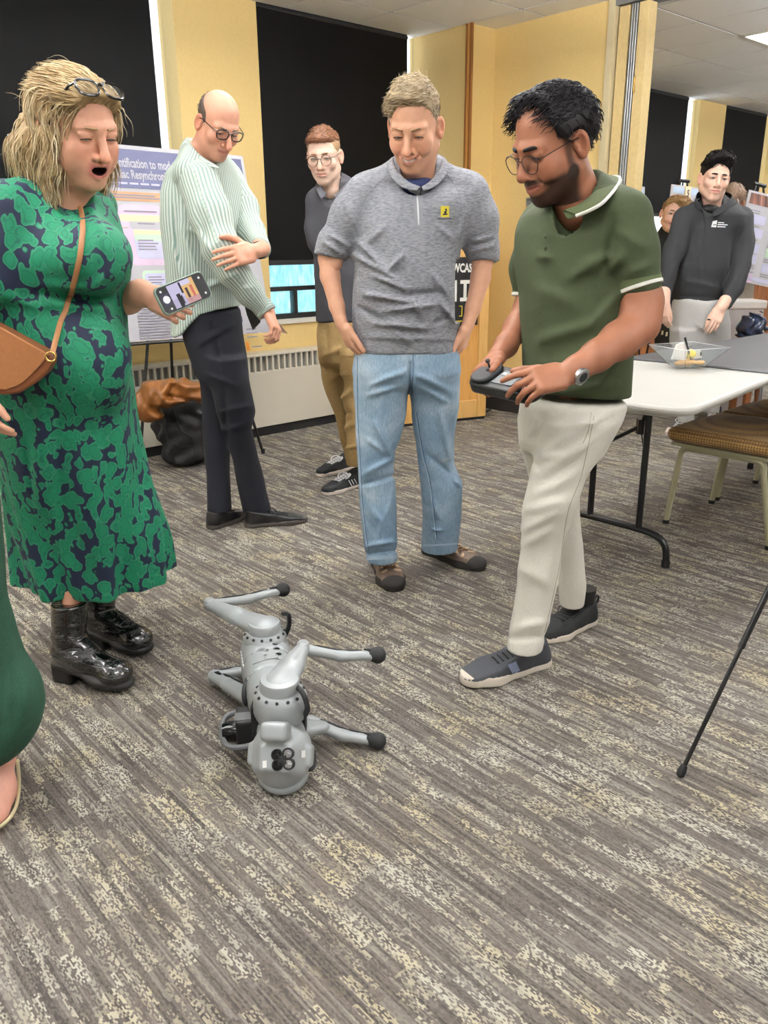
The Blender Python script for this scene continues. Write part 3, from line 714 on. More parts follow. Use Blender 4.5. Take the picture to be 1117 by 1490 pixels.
def lq(q, xa, xb, za, zb): return q.box(so - LA * (0.452 - (xa + xb) / 2) + ZZ * (za + zb) / 2, ((xb - xa) / 2, 0.001, (zb - za) / 2), (LA, LB, ZZ))
q = MB()
for a in ((0.085, 0.108, 0.87, 1.015), (0.157, 0.18, 0.87, 1.015), (0.108, 0.157, 0.99, 1.015), (0.108, 0.157, 0.925, 0.948)): lq(q, *a)
q.build('letter', M_ltr, sg, smooth=False)
q = MB()
for a in ((0.208, 0.286, 0.99, 1.015), (0.208, 0.286, 0.87, 0.895), (0.235, 0.259, 0.895, 0.99)): lq(q, *a)
q.build('letter', M_ltr, sg, smooth=False)
for xa, s_ in ((0.225, -1), (0.258, 1), (0.10, 1)):
    q = MB(); lq(q, xa - 0.003, xa + 0.003, 0.765, 0.84)
    for z in (0.768, 0.837): lq(q, min(xa, xa + 0.022 * s_), max(xa, xa + 0.022 * s_), z - 0.003, z + 0.003)
    q.build('bracket_mark', M_ylw, sg, smooth=False)
q = MB(); lq(q, 0.15, 0.25, 0.728, 0.736); q.build('rule_mark', M_ylw, sg, smooth=False)
mo = LO - LA * 0.19 + LB * 0.05 + ZZ * 1.36
mn = emptyob('small_monitor', mo, 'small black device standing on top of the lectern', 'monitor')
q = MB(); q.box(mo + ZZ * 0.085, (0.045, 0.012, 0.065), (LA, LB, ZZ)); q.build('casing', M_black, mn, smooth=False, bevel=0.005)
q = MB(); q.box(mo + ZZ * 0.012, (0.05, 0.03, 0.012), (LA, LB, ZZ)); q.build('stand', M_black, mn, smooth=False, bevel=0.003)
# power cord on the floor by the yellow wall
q = MB(); q.tube(spline([onz(708, 600) + ZZ * .006, onz(728, 589) + ZZ * .006, onz(752, 594) + ZZ * .006, onz(775, 588) + ZZ * .006], 8), 0.006, 6)
tag(q.build('power_cord', M_black, origin=onz(740, 592)), 'thin black power cord on the carpet beside the lectern', 'cord')

# ------------------------------------------------------------------ poster boards on easels
def easel(name, base, e, n, w, ztop, label):
    """Tripod easel: e along the board, n towards the viewer's back (away)."""
    es = emptyob(name, base, label, 'easel')
    apex = base + ZZ * ztop + n * 0.10
    for s in (-1, 1):
        q = MB(); q.tube([base + e * s * w / 2 - n * 0.06, apex + e * s * 0.03], [0.0095, 0.008], 8); lg = q.build('leg', M_blackp, es)
        q = MB(); q.tube([base + e * s * w / 2 - n * 0.06, base + e * s * w / 2 - n * 0.06 + ZZ * 0.03], 0.0125, 8); q.build('rubber_foot', M_black, lg)
    q = MB(); q.tube([base + n * 0.30, apex + n * 0.01], [0.0095, 0.008], 8); q.build('leg', M_blackp, es)
    q = MB(); q.tube([apex - e * 0.05, apex + e * 0.05], 0.014, 8); q.build('apex_clamp', M_blackp, es)
    return es
M_board = plain('foam_board', 'c4c3ca', 0.5, var=0.01)
M_slate = plain('slate_blue_print', '5d5f80', 0.5, var=0.05, scale=4)
M_tanp = plain('tan_print', 'cfa27c', 0.5); M_pink = plain('pink_print', 'e6cfe8', 0.5); M_lil = plain('lilac_print', 'd4d3ee', 0.5); M_yel = plain('cream_print', 'f3e7c2', 0.5)
M_grn = plain('green_print', 'cfe6d2', 0.5); M_txt = plain('text_grey', '8f8c9a', 0.6, var=0.0); M_dtx = plain('text_dark', '45434f', 0.6, var=0.0)
PV = 4.30
pe = DA.copy(); pn = NA.copy()
p_tl, p_tr, p_br = onv(11, 195, PV + 0.06), onv(353, 227, PV + 0.06), onv(396, 483, PV - 0.02)
p_bl = p_br - (p_tr - p_tl)
px_, py_ = unit(p_tr - p_tl), unit(p_tl - p_bl); pz_ = unit(np.cross(px_, py_))
PW, PH = np.linalg.norm(p_tr - p_tl), np.linalg.norm(p_tl - p_bl)
ps = emptyob('poster_board', (p_bl + p_br) / 2, 'research poster with a slate blue header on an easel behind the bald man', 'poster')
def pquad(q, x0, y0, x1, y1, lift=0.0015, o=p_bl, X=px_, Y=py_, Zn=pz_): return q.box(o + X * (x0 + x1) / 2 + Y * (y0 + y1) / 2 + Zn * lift, (abs(x1 - x0) / 2, abs(y1 - y0) / 2, 0.0006), (X, Y, Zn))
q = MB(); q.box(p_bl + px_ * PW / 2 + py_ * PH / 2 - pz_ * 0.004, (PW / 2, PH / 2, 0.004), (px_, py_, pz_)); q.build('board', M_board, ps, smooth=False)
def pxy(x, y):
    d = ray(x, y); P = CAM + d * (((p_bl - CAM) @ pz_) / (d @ pz_)); return (P - p_bl) @ px_, (P - p_bl) @ py_
hx0, hy0 = 0.02, PH - 0.215
q = MB(); pquad(q, 0.02, hy0, PW - 0.02, PH - 0.02); q.build('header_band', M_slate, ps, smooth=False)
hl = lambda x, y: p_bl + px_ * x + py_ * y + pz_ * 0.003
x1, y1 = pxy(164, 226); x2, y2 = pxy(255, 239); x3, y3 = pxy(320, 237)
textmesh('title_text', 'nty quantification to mod', 0.066, hl(x1, y1), px_, py_, M_board, ps, bold=0.0014, sx=0.62)
textmesh('title_text', 'decision-', 0.062, hl(x3 + 0.008, y3 - 0.008), px_, py_, M_board, ps, bold=0.0012, sx=0.80)
x1, y1 = pxy(164, 241); textmesh('title_text', 'of Cardiac Resynchroniz', 0.062, hl(x1, y1 - 0.006), px_, py_, M_board, ps, bold=0.0014, sx=0.66)
textmesh('title_text', 'N', 0.064, hl(0.06, PH - 0.085), px_, py_, M_board, ps, bold=0.0012)
x1, y1 = pxy(160, 251); q = MB()
for k in range(9): pquad(q, x1 + 0.062 * k, y1 - 0.004, x1 + 0.062 * k + 0.05, y1 + 0.006, 0.0025)
tag(q.build('author_line', M_lil, ps, smooth=False), kind='stuff')
cw = (PW - 0.06) / 4
q = MB()
for a, b2 in ((0.02, 0.02 + 2.9 * cw), (0.03 + 3.0 * cw, PW - 0.02)): pquad(q, a, hy0 - 0.065, b2, hy0 - 0.018)
q.build('section_band', M_tanp, ps, smooth=False)
x1, y1 = pxy(160, 262); textmesh('section_text', 'CTIVES', 0.035, hl(x1, y1), px_, py_, M_board, ps, bold=0.001)
def pr4(name, xa, ya, xb, yb, mat, lift):
    (u0, v1_), (u1, v0_) = pxy(xa, ya), pxy(xb, yb); q = MB()
    c = p_bl + px_ * (u0 + u1) / 2 + py_ * (v0_ + v1_) / 2
    q.prism(rrect(abs(u1 - u0), abs(v1_ - v0_), min(abs(u1 - u0), abs(v1_ - v0_)) * 0.2, 5), c + pz_ * lift, px_, py_, pz_ * 0.0007); return q.build(name, mat, ps, smooth=False)
pr4('diagram_box', 184, 281, 262, 364, M_pink, 0.0005)
pr4('diagram_box', 189, 296, 258, 301, M_yel, 0.0016); pr4('diagram_box', 202, 305, 250, 312, M_board, 0.0016); pr4('diagram_box', 206, 317, 255, 325, M_yel, 0.0016); pr4('diagram_box', 206, 326, 255, 355, M_lil, 0.0016); pr4('diagram_box', 207, 324, 256, 329, M_grn, 0.0022)
pr4('diagram_box', 213, 377, 262, 406, M_grn, 0.0005); pr4('diagram_box', 217, 381, 262, 403, M_lil, 0.0016)
q = MB(); g_ = np.random.default_rng(4)
def lines(xa, ya, n, dy, ln, jit=0.25):
    for k in range(n):
        u0, v0_ = pxy(xa, ya + dy * k); pquad(q, u0, v0_ - 0.004, u0 + ln * (1 - jit * g_.random()), v0_ + 0.003, 0.003)
lines(166, 268, 2, 4, 0.40); lines(212, 332, 4, 4.5, 0.12); lines(222, 386, 4, 4.2, 0.10); lines(202, 437, 11, 4.3, 0.27); lines(214, 307, 1, 3, 0.13)
lines(330, 280, 3, 7, 0.10); lines(338, 306, 4, 7, 0.09); lines(345, 340, 6, 9, 0.1); lines(356, 450, 3, 6, 0.09); lines(362, 476, 1, 4, 0.08); lines(196, 290, 1, 4, 0.2)
tag(q.build('text_lines', M_txt, ps, smooth=False), kind='stuff')
q = MB(); (u0, v0_), (u1, v1_) = pxy(170, 318), pxy(188, 318); pquad(q, u0 - .05, v0_, u1 + .05, v0_ + .004, 0.002); (u0, v0_), (u1, v1_) = pxy(186, 322), pxy(192, 410); pquad(q, u0, v1_, u0 + 0.003, v0_, 0.002); tag(q.build('diagram_lines', plain('olive_line', 'b9b48c', 0.6), ps, smooth=False), kind='stuff')
pr4('qr_patch', 334, 246, 341, 261, M_board, 0.002)
pr4('crest_print', 353, 470, 359, 482, plain('orange_print', 'd9862c', 0.5), 0.002)
pr4('section_band', 340, 432, 352, 440, M_slate, 0.002)
nc = emptyob('number_card', p_tr - px_ * 0.03 - py_ * 0.15, 'black card with a white number 2 clipped on the poster corner', 'card')
cx_, cy_ = pxy(349.5, 254.5); cc = p_bl + px_ * cx_ + py_ * cy_ + pz_ * 0.006
q = MB(); q.box(cc, (0.044, 0.064, 0.002), (px_, py_, pz_)); q.build('card', plain('card_black', '0e0e10', 0.4), nc, smooth=False)
textmesh('digit', '2', 0.115, cc - py_ * 0.038 - px_ * 0.0 + pz_ * 0.003, px_, py_, M_ltr, nc, 'CENTER', bold=0.004)
easel('easel', uv(2.36, 4.30), DA, NA, 0.85, 1.72, 'black tripod easel holding the research poster beside the woman in green')
q = MB(); q.tube([p_bl + px_ * 0.25 - py_ * 0.012 - pz_ * 0.0, p_bl + px_ * 0.95 - py_ * 0.012], 0.009, 8)
q.tube([p_bl + px_ * 0.25 - py_ * 0.012, p_bl + px_ * 0.25 - py_ * 0.012 + NA * 0.1], 0.009, 8); q.tube([p_bl + px_ * 0.95 - py_ * 0.012, p_bl + px_ * 0.95 - py_ * 0.012 + NA * 0.1], 0.009, 8)
ez = bpy.data.objects['easel']; q.build('ledge', M_blackp, ez)

def far_poster(tl, tr, br, Y, label, header, kind):
    """Poster in the far room: photo corners at depth Y, standing upright on its easel."""
    A = at(*tl, Y); B = at(*tr, Y + 0.15); C = at(*br, Y + 0.12); X = unit(B - A); Yv = unit(np.cross(np.cross(X, B - C), X)); Zn = np.cross(X, Yv)
    Wd = np.linalg.norm(B - A); H = abs((A - C) @ Yv); O = A - Yv * H
    po = emptyob('poster_board', O + X * Wd / 2, label, 'poster')
    q = MB(); q.box(O + X * Wd / 2 + Yv * H / 2 - Zn * 0.004, (Wd / 2, H / 2, 0.004), (X, Yv, Zn)); q.build('board', M_board, po, smooth=False)
    q = MB(); pquad(q, 0.02, H * 0.86, Wd - 0.02, H - 0.015, 0.0015, O, X, Yv, Zn); q.build('header_band', header, po, smooth=False)
    g2 = np.random.default_rng(len(label)); q = MB()
    nc_ = 3; cw_ = Wd / nc_
    for c in range(nc_):
        y = H * 0.80
        while y > 0.10 * H:
            if g2.random() < 0.2:
                hh = 0.10 * H
                r = MB(); pquad(r, cw_ * c + 0.03, y - hh, cw_ * (c + 1) - 0.03, y, 0.0015, O, X, Yv, Zn); r.build('print_box', [M_lil, M_grn, M_pink, kind][int(g2.integers(4))], po, smooth=False); y -= hh + 0.02 * H
            else:
                pquad(q, cw_ * c + 0.03, y - 0.006, cw_ * c + 0.03 + (cw_ - 0.06) * (0.6 + 0.4 * g2.random()), y, 0.0015, O, X, Yv, Zn); y -= 0.024 * H
    tag(q.build('text_lines', M_txt, po, smooth=False), kind='stuff')
    q = MB(); pquad(q, 0.02, 0.02, Wd - 0.02, 0.07 * H, 0.0015, O, X, Yv, Zn); q.build('footer_band', kind, po, smooth=False)
    base = (O + X * Wd / 2) * [1, 1, 0] - Zn * 0.12
    easel('easel', base, X, -Zn, 0.7, (O + Yv * H)[2] + 0.06, 'black tripod easel holding the ' + ' '.join(label.replace(' standing', '').split()[:9]))
    return po, O, X, Yv, Zn, Wd, H
M_photo, nt, b = newmat('photo_header_print', '6b4a3c', 0.5)
v = ocoord(nt); nt.links.new(ramp(nt, noise(nt, nd(nt, 'ShaderNodeMapping', {0: v, 'Scale': (1, 1, 0.15)}).outputs[0], 16, 2), [(0.35, rgba('3d2e2c')), (0.5, rgba('8a5a48')), (0.62, rgba('d9d3d8'))]), b.inputs['Base Color'])
M_sky2 = plain('pale_blue_print', 'c2d6ee', 0.5, var=0.08)
far_poster((1090, 276), (1200, 303), (1196, 434), 6.2, 'tall poster with a dark photo header standing at the right edge of the far room', M_photo, M_lil)
pf = far_poster((977, 268), (1062, 280), (1062, 360), 7.0, 'pale blue poster standing behind the woman in black in the far room', M_sky2, M_sky2)
cc = at(1000, 281, 6.93)
q = MB(); q.box(cc, (0.045, 0.004, 0.05), RUV); nco = emptyob('number_card', cc, 'small cream number card clipped on the pale blue far poster', 'card'); q.build('card', plain('cream_card', 'e7d9b4', 0.5), nco, smooth=False)
textmesh('digit', '5', 0.07, cc - NA * 0.006 - ZZ * 0.026, DA, ZZ, M_dtx, nco, 'CENTER', bold=0.002)
far_poster((915, 268), (938, 272), (944, 420), 7.6, 'pale blue poster standing just right of the folding partition', M_sky2, M_sky2)

# ------------------------------------------------------------------ easel leg in the right foreground
fo = onz(988, 1130); tp = at(1117, 860, 1.78); dr = unit(tp - fo); ap = fo + dr * (1.62 / dr[2])
es = emptyob('easel', np.array([ap[0], ap[1], 0]), 'black easel in the right foreground of which one thin leg shows', 'easel')
for k, p0 in enumerate((fo, ap * [1, 1, 0] + np.array([0.45, -0.25, 0]), ap * [1, 1, 0] + np.array([0.2, 0.5, 0]))):
    mid = p0 + (ap - p0) * 0.20
    q = MB(); q.tube([p0 + (ap - p0) * 0.012, mid], 0.0055, 10); q.tube([mid, ap], 0.0075, 10); q.tube([mid - (ap - p0) * 0.004, mid + (ap - p0) * 0.004], 0.0085, 10); lg = q.build('leg', M_blackp, es)
    q = MB(); q.lathe([(0.006, 0), (0.0105, 0.004), (0.011, 0.016), (0.008, 0.032)], p0, ap - p0, 12); q.build('rubber_foot', M_black, lg)
q = MB(); q.sphere(ap, 0.03); q.build('apex_clamp', M_blackp, es)

# ------------------------------------------------------------------ backpack and jacket by the radiator
M_pack = plain('black_nylon', '17181a', 0.6, var=0.25, scale=30, bmp=0.2, bscale=90)
Pb = lambda x, y, Y=4.42: at(x, y, Y)
bp = emptyob('backpack', onz(265, 681), 'black backpack slumped on the carpet against the radiator', 'backpack')
c0 = onz(263, 680) + [0.01, 0.08, 0]
F_ = Field(c0 + [-0.24, -0.2, -0.01], c0 + [0.26, 0.2, 0.56], 0.009)
BR = np.array([[cos(.25), sin(.25), 0], [-sin(.25), cos(.25), 0], [0, 0, 1]])
F_.box(c0 + [0.01, 0.0, 0.22], (0.14, 0.085, 0.215), BR, rd=0.075, k=0.0); F_.box(c0 + [-0.0, -0.075, 0.15], (0.115, 0.06, 0.13), BR, rd=0.05, k=0.02)
F_.ell(c0 + [-0.13, -0.02, 0.28], (0.045, 0.05, 0.12), k=0.03)
F_.warp(lambda X, Y, Z: 0.006 * np.sin(40 * X + 25 * Z + 3 * np.sin(22 * Z)) + 0.005 * np.sin(55 * Z - 30 * X + Y * 20))
F_.cut(c0 + [0, 0, 0.001], (0, 0, -1))
V, Q = F_.mesh(); meshob('bag_body', V, Q, M_pack, bp); Bb = bvh(V, Q)
for pts, r in ((((238, 600), (243, 635), (255, 675)), 0.005), (((252, 595), (262, 625), (280, 640), (284, 680)), 0.004), (((246, 640), (262, 650), (282, 648)), 0.003)):
    L_ = surf_line(Bb, pts, 8, 0.002)
    if len(L_) > 2: q = MB(); q.tube(L_, r, 6); q.build('strap' if r > 0.003 else 'zip', M_black, bp)
M_jack = plain('caramel_quilted_nylon', '7b4a1a', 0.45, var=0.18, scale=14, bmp=0.25, bscale=40)
c1 = at(243, 585, 4.50)
F_ = Field(c1 + [-0.3, -0.2, -0.2], c1 + [0.32, 0.24, 0.2], 0.009)
for (x, y, Y, r) in ((228, 578, 4.47, (.11, .10, .085)), (262, 570, 4.50, (.13, .10, .065)), (213, 592, 4.46, (.065, .07, .07)), (205, 602, 4.45, (.055, .06, .05)), (240, 566, 4.53, (.13, .09, .05)), (285, 568, 4.50, (.09, .09, .05)), (222, 602, 4.45, (.055, .06, .05)), (298, 575, 4.52, (.07, .08, .05))):
    F_.ell(at(x, y, Y), r, k=0.03)
F_.warp(lambda X, Y, Z: 0.009 * np.sin(38 * X + 30 * Z + 3.2 * np.sin(17 * X - 21 * Z) + 9 * Y) + 0.006 * np.sin(60 * Z + 24 * X + 2 * np.sin(35 * X)))
for a, b2, wd, am in (((215, 560), (250, 590), .018, .02), ((240, 552), (285, 566), .016, .02), ((205, 575), (225, 600), .015, -.022), ((232, 575), (290, 585), .014, -.02), ((255, 560), (232, 600), .014, -.018)): F_.fold(at(*a, 4.4), at(*b2, 4.4), wd, am)
V, Q = F_.mesh(); jk = tag(meshob('jacket', V, Q, M_jack, None, origin=c1), 'caramel brown quilted jacket bunched on top of the black backpack', 'jacket')

# small things at the far right
bg2 = at(1092, 478, 5.75)
q = Field(bg2 - [0.2, 0.2, 0.16], bg2 + [0.2, 0.2, 0.16], 0.009); q.ell(bg2, (.10, .09, .10), k=0); q.ell(bg2 + [.03, -.02, .03], (.06, .06, .08), k=.03)
q.warp(lambda X, Y, Z: 0.012 * np.sin(70 * X + 50 * Z + 3 * np.sin(40 * Z)))
V, Q = q.mesh(); M_shiny = plain('shiny_navy_plastic', '2a3550', 0.2, var=0.5, scale=25)
st = emptyob('side_table', np.array([bg2[0] + 0.0, bg2[1] + 0.05, 0]), 'low brown wooden side table at the right edge of the far room', 'table')
qq = MB(); zt = bg2[2] - 0.1; qq.box([bg2[0] + 0.0, bg2[1] + 0.05, zt - 0.02], (0.11, 0.13, 0.02)); qq.build('top', M_walnut, st, smooth=False, bevel=0.004)
for sx in (-1, 1):
    for sy in (-1, 1): qq = MB(); qq.box([bg2[0] + 0.1 + sx * .09, bg2[1] + 0.05 + sy * .11, (zt - .04) / 2], (0.02, 0.02, (zt - .04) / 2)); qq.build('leg', M_walnut, st, smooth=False)
tag(meshob('plastic_bag', V, Q, M_shiny, None, origin=bg2), 'shiny dark navy plastic bag on the low wooden table at the far right', 'bag')
yc = at(1114, 480, 5.62); yb = emptyob('yellow_chair', np.array([yc[0] + .17, yc[1], 0]), 'yellow chair back at the right edge behind the grey table', 'chair')
qq = MB(); qq.prism(rrect(0.34, 0.30, 0.04), yc + [0.19, 0, -0.06], np.array([1, 0.15, 0]), ZZ, np.array([0.0, 0.03, 0])); qq.build('backrest', plain('mustard_plastic', 'c79a22', 0.45), yb, bevel=0.006)
qq = MB(); qq.box(yc * [1, 1, 0] + [0.19, 0.12, 0.44], (0.17, 0.12, 0.015)); qq.build('seat', plain('mustard_plastic', 'c79a22', 0.45), yb, smooth=False, bevel=0.006)
for sx in (-1, 1):
    for sy in (0, 1):
        qq = MB(); qq.tube([yc * [1, 1, 0] + [0.19 + sx * .16, 0.03 + sy * .2, 0], yc * [1, 1, 0] + [0.19 + sx * .14, 0.03 + sy * .18, yc[2] - 0.05 if not sy else 0.43]], 0.011, 8); qq.build('leg', M_grey, yb)
wbn = onz(1062, 512, 0.0)
bn = at(1074, 470, 6.15); wbn = emptyob('waste_bin', np.array([bn[0], bn[1], 0]), 'pale grey waste bin behind the man in charcoal fleece', 'bin')
qq = MB(); qq.box(np.array([bn[0], bn[1], 0.40]), (0.13, 0.12, 0.40)); qq.build('bin_body', plain('pale_grey_plastic', 'c9c4c4', 0.4), wbn, smooth=False, bevel=0.015)
qq = MB(); qq.box(np.array([bn[0], bn[1], 0.82]), (0.14, 0.13, 0.03)); qq.build('bin_lid', plain('bin_lid_white', 'e8e4e2', 0.4), wbn, smooth=False, bevel=0.01)

# ------------------------------------------------------------------ robot dog lying on its side
M_rob = plain('robot_pale_grey', 'a4a9ab', 0.32, 0.15, var=0.025)
M_robd = plain('robot_mid_grey', 'a3a8a9', 0.35, 0.2, var=0.03)
M_rubber = plain('black_rubber', '1d1e20', 0.7)
M_lens, nt, b = newmat('lens_glass', '0a0a0c', 0.08)
M_silver = plain('lens_silver', 'b9babd', 0.15, 0.8)
rd = emptyob('robot_dog', onz(405, 1050), 'pale grey four-legged robot dog lying on its side on the carpet', 'robot')
R_ = lambda x, y, z: onz(x, y, z)
def rfield(P, m=0.08, h=0.0042):
    P = np.array(P); lo = P.min(0) - m; lo[2] = max(lo[2], -0.004); return Field(lo, P.max(0) + m, h)
def rbuild(F_, name, mat=M_rob, parent=rd):
    F_.cut((0, 0, 0.0005), (0, 0, -1)); V, Q = F_.mesh(); return meshob(name, V, Q, mat, parent), V, Q
# trunk
f1, f0 = R_(404, 1040, .12), R_(384, 950, .13)
ax = unit(f0 - f1); side = unit(np.cross(ax, ZZ)); upv = np.cross(side, ax)
F_ = rfield([f1, f0], 0.14, 0.0048)
BR = np.array([side, ax, upv]); mid = (f0 + f1) / 2; L_ = np.linalg.norm(f0 - f1)
F_.box(mid, (0.070, L_ / 2 + 0.02, 0.086), BR, rd=0.058, k=0)
F_.box(f1 - ax * 0.01, (0.055, 0.04, 0.075), BR, rd=0.03, k=0.02)
for k in range(3):   # side vents and seam lines, cut in
    c = mid + ax * (0.105 - 0.035 * k) + upv * 0.088
    for s in (-0.02, 0.028): F_.ell(c + side * s, (0.013, 0.008, 0.022), BR, k=0.002, op='s')
for t in (0.03, -0.06): 
    q = np.array([mid + ax * t + side * 0.075 * cos(a) + upv * 0.088 * sin(a) for a in np.linspace(0, pi, 12)]); F_.chain(q, [0.0035] * 12, k=0.002, op='s')
_, TV_, TQ_ = rbuild(F_, 'trunk')
Bt = bvh(TV_, TQ_)
for k, (x, y) in enumerate(((400, 937), (403, 944), (405, 952), (389, 946), (386, 954))):
    V, Fc = patch(Bt, lambda s, t, x=x, y=y: (x + (4.2 if k < 3 else 3.2) * (2 * t - 1) * cos(2 * pi * s), y + 2.0 * (2 * t - 1) * sin(2 * pi * s)), 10, 2, 0.0012)
    if len(Fc): meshob('vent', V, Fc, plain('vent_black', '131415', 0.6) if k < 3 else M_robd, rd)
for y0_ in (963, 1016):
    L_ = surf_line(Bt, ((368, y0_ + 4), (385, y0_ - 2), (402, y0_ - 4), (418, y0_)), 6, 0.0003)
    if len(L_) > 2: q = MB(); q.tube(L_, 0.0014, 5); q.build('seam', plain('seam_dark', '6c7072', 0.5), rd)
# little print on the flank (light lettering-like marks)
c = mid + ax * 0.10 - side * 0.068 + upv * 0.03
q = MB()
for k in range(5): q.box(c - ax * 0.018 * k, (0.0015, 0.006, 0.016), BR)
q.build('flank_print', plain('white_print', 'f0f2f2', 0.4), rd, smooth=False)
q = MB(); q.box(mid - ax * 0.02 + upv * 0.0865 + side * 0.005, (0.017, 0.009, 0.0025), BR); q.build('data_port', M_robd, rd, smooth=False, bevel=0.001)
# head
h0 = R_(408, 1098, .095); hx = unit(np.array([1.0, -0.10, 0.0])); hf = unit(np.array([-0.03, -0.86, 0.50])); hu = unit(np.cross(hx, hf)); hf = unit(np.cross(hu, hx))
HR = np.array([hx, hf, hu])
F_ = rfield([h0, f1], 0.13, 0.004)
F_.ell(h0 - hf * 0.01, (0.068, 0.055, 0.072), HR, k=0)
F_.box(h0 - hf * 0.02, (0.064, 0.05, 0.055), HR, rd=0.03, k=0.02)
F_.box(h0 + hf * 0.012 + hu * 0.004, (0.050, 0.04, 0.042), HR, rd=0.022, k=0.016)
F_.cone(h0 - ZZ * 0.03 - hf * 0.0, R_(412, 1120, .035), 0.053, 0.055, k=0.012)
F_.box(h0 + hf * 0.030 + hu * 0.004, (0.040, 0.03, 0.032), HR, rd=0.008, k=0.008)
F_.box(R_(401, 1064, .175), (0.032, 0.032, 0.022), HR, rd=0.012, k=0.014)
F_.cone(h0 - hf * 0.05, f1, 0.06, 0.06, k=0.02)
for s in (-1, 1): F_.box(h0 + hx * s * 0.068 - hf * 0.005, (0.010, 0.022, 0.026), HR, rd=0.008, k=0.008)
_, HV, HQ = rbuild(F_, 'head'); Bh = bvh(HV, HQ)
def hitp(x, y, off=0.001):
    p = hit(Bh, x, y, off); return p if p is not None else h0 + hf * 0.06
cc = hitp(411, 1106)
q = MB()
for dx, dy in ((-9, -8.5), (9, -10.5), (-8, 8), (10, 6.5)):
    p = hitp(411 + dx * 0.9, 1106 + dy * 0.9, 0.0); q.lathe([(0.0135, -0.01), (0.0135, 0.004), (0.0115, 0.005), (0.0105, 0.003)], p, hf, 16)
for k in (0, 1):
    a = hitp(411 - 6, 1106 - 6 + 12 * k, -0.002); b2 = hitp(411 + 6, 1106 + 5 - 12 * k, -0.002); q.tube([a, b2], 0.008, 8)
cm = q.build('camera_cluster', M_rubber, rd)
for dx, dy, m_ in ((-9, -8.5, M_lens), (9, -10.5, M_silver), (-8, 8, M_lens), (10, 6.5, M_silver)):
    p = hitp(411 + dx * 0.9, 1106 + dy * 0.9, 0.0); q = MB(); q.lathe([(0.0105, 0.0), (0.0095, 0.0045), (0.004, 0.006)], p, hf, 14); q.build('lens', m_, cm)
for x, y in ((385, 1112), (441, 1097)):
    V, Fc = patch(Bh, quadfn((x - 3, y - 5), (x + 3, y - 5.5), (x + 3, y + 5), (x - 3, y + 5.5)), 2, 3, 0.001); meshob('white_marker', V, Fc, plain('marker_white', 'f6f7f4', 0.4, var=0.0), rd)
q = MB(); q.lathe([(0.060, -0.004), (0.0625, 0.0), (0.0625, 0.010), (0.060, 0.014)], R_(412, 1124, .034), unit(ZZ + [0.05, -0.35, 0]), 32); q.build('chin_ring', M_rob, rd)
for x, y, z in ((375, 1046, .13), (437, 1041, .13)):
    q = MB(); q.box(R_(x, y, z), (0.014, 0.02, 0.045)); q.build('dark_gap_block', M_rubber, rd, smooth=False, bevel=0.004)  # black boxes stand in for the dark gap between head and body
q = MB(); L_ = [R_(383, 1135, .012), R_(395, 1141, .014), R_(412, 1144, .015), R_(428, 1140, .018), R_(437, 1131, .02)]
# joints: photo position and height above the carpet
def drum(name, c, axis, prof, holes=0, r=0.05):
    q = MB(); q.lathe(prof, c, axis, 28); o = q.build(name, M_rob, rd)
    if holes:
        x, y = perp(axis); d = unit(axis); hb = MB(); hh, hr = holes
        for k in range(14):
            a = 2 * pi * k / 14; p = c + d * hh + (x * cos(a) + y * sin(a)) * hr; hb.lathe([(0.0042, -0.001), (0.0042, 0.0022)], p, x * cos(a) + y * sin(a) + d * 0.9, 8)
        tag(hb.build('screw_heads', M_rubber, o), kind='stuff')
    return o
def limb(nm, A, B, ra, rb, mid_up=0.0, holes=True, slot=True, fs=1.25):
    """A tapered moulded limb with a recessed channel."""
    F_ = rfield([A, B], 0.07, 0.0036); d = unit(B - A); s_ = unit(np.cross(d, ZZ)); M_ = (A + B) / 2 + ZZ * mid_up
    F_.cone(A, M_, ra, (ra + rb) / 2, k=0, flat=ZZ, fs=fs); F_.cone(M_, B, (ra + rb) / 2, rb, k=0.012, flat=ZZ, fs=1.25)
    if slot:
        n = np.cross(s_, d); a2 = A + (B - A) * 0.16 + n * ra * 0.80 + s_ * ra * 0.35; b3 = A + (B - A) * 0.72 + n * rb * 0.85 + s_ * rb * 0.35
        F_.cone(a2, b3, 0.0045, 0.0035, k=0.002, op='s')
        F_.cone(A + (B - A) * 0.80 + n * rb * 0.8, A + (B - A) * 0.90 + n * rb * 0.8, 0.006, 0.004, k=0.002, op='s')
    o, V, Q = rbuild(F_, nm)
    if slot:
        n = np.cross(s_, d)
        if n[2] < 0: n = -n
        fr_ = unit(s_ * (1 if s_[1] < 0 else -1) * 0.5 + n)
        c = [A + (B - A) * t + ZZ * mid_up * (1 - abs(2 * t - 1)) + n * (ra + (rb - ra) * t) * 0.74 - s_ * (1 if s_[1] < 0 else -1) * ra * 0.25 for t in np.linspace(0.12, 0.78, 9)]
        q = MB(); q.tube(c, [0.002, 0.0042, 0.0045, 0.0045, 0.0042, 0.004, 0.004, 0.0035, 0.002], 8); q.build('cable_channel', M_rubber, o)
        p = A + (B - A) * 0.86 + n * rb * 0.70; q = MB(); q.prism([(-.014, -.002), (.012, -.006), (.014, .006)], p, d, np.cross(n, d), n * 0.0042); q.build('recess', M_rubber, o)
    return o
def foot(p, d):
    q = MB(); q.lathe([(0.013, -0.028), (0.020, -0.012), (0.0235, 0.0), (0.022, 0.010), (0.015, 0.019), (0.004, 0.023)], p, d, 18); q.build('foot_pad', M_rubber, rd)
ZT = 0.235
hipF, hipR = R_(405, 988, .25), R_(384, 905, .25)
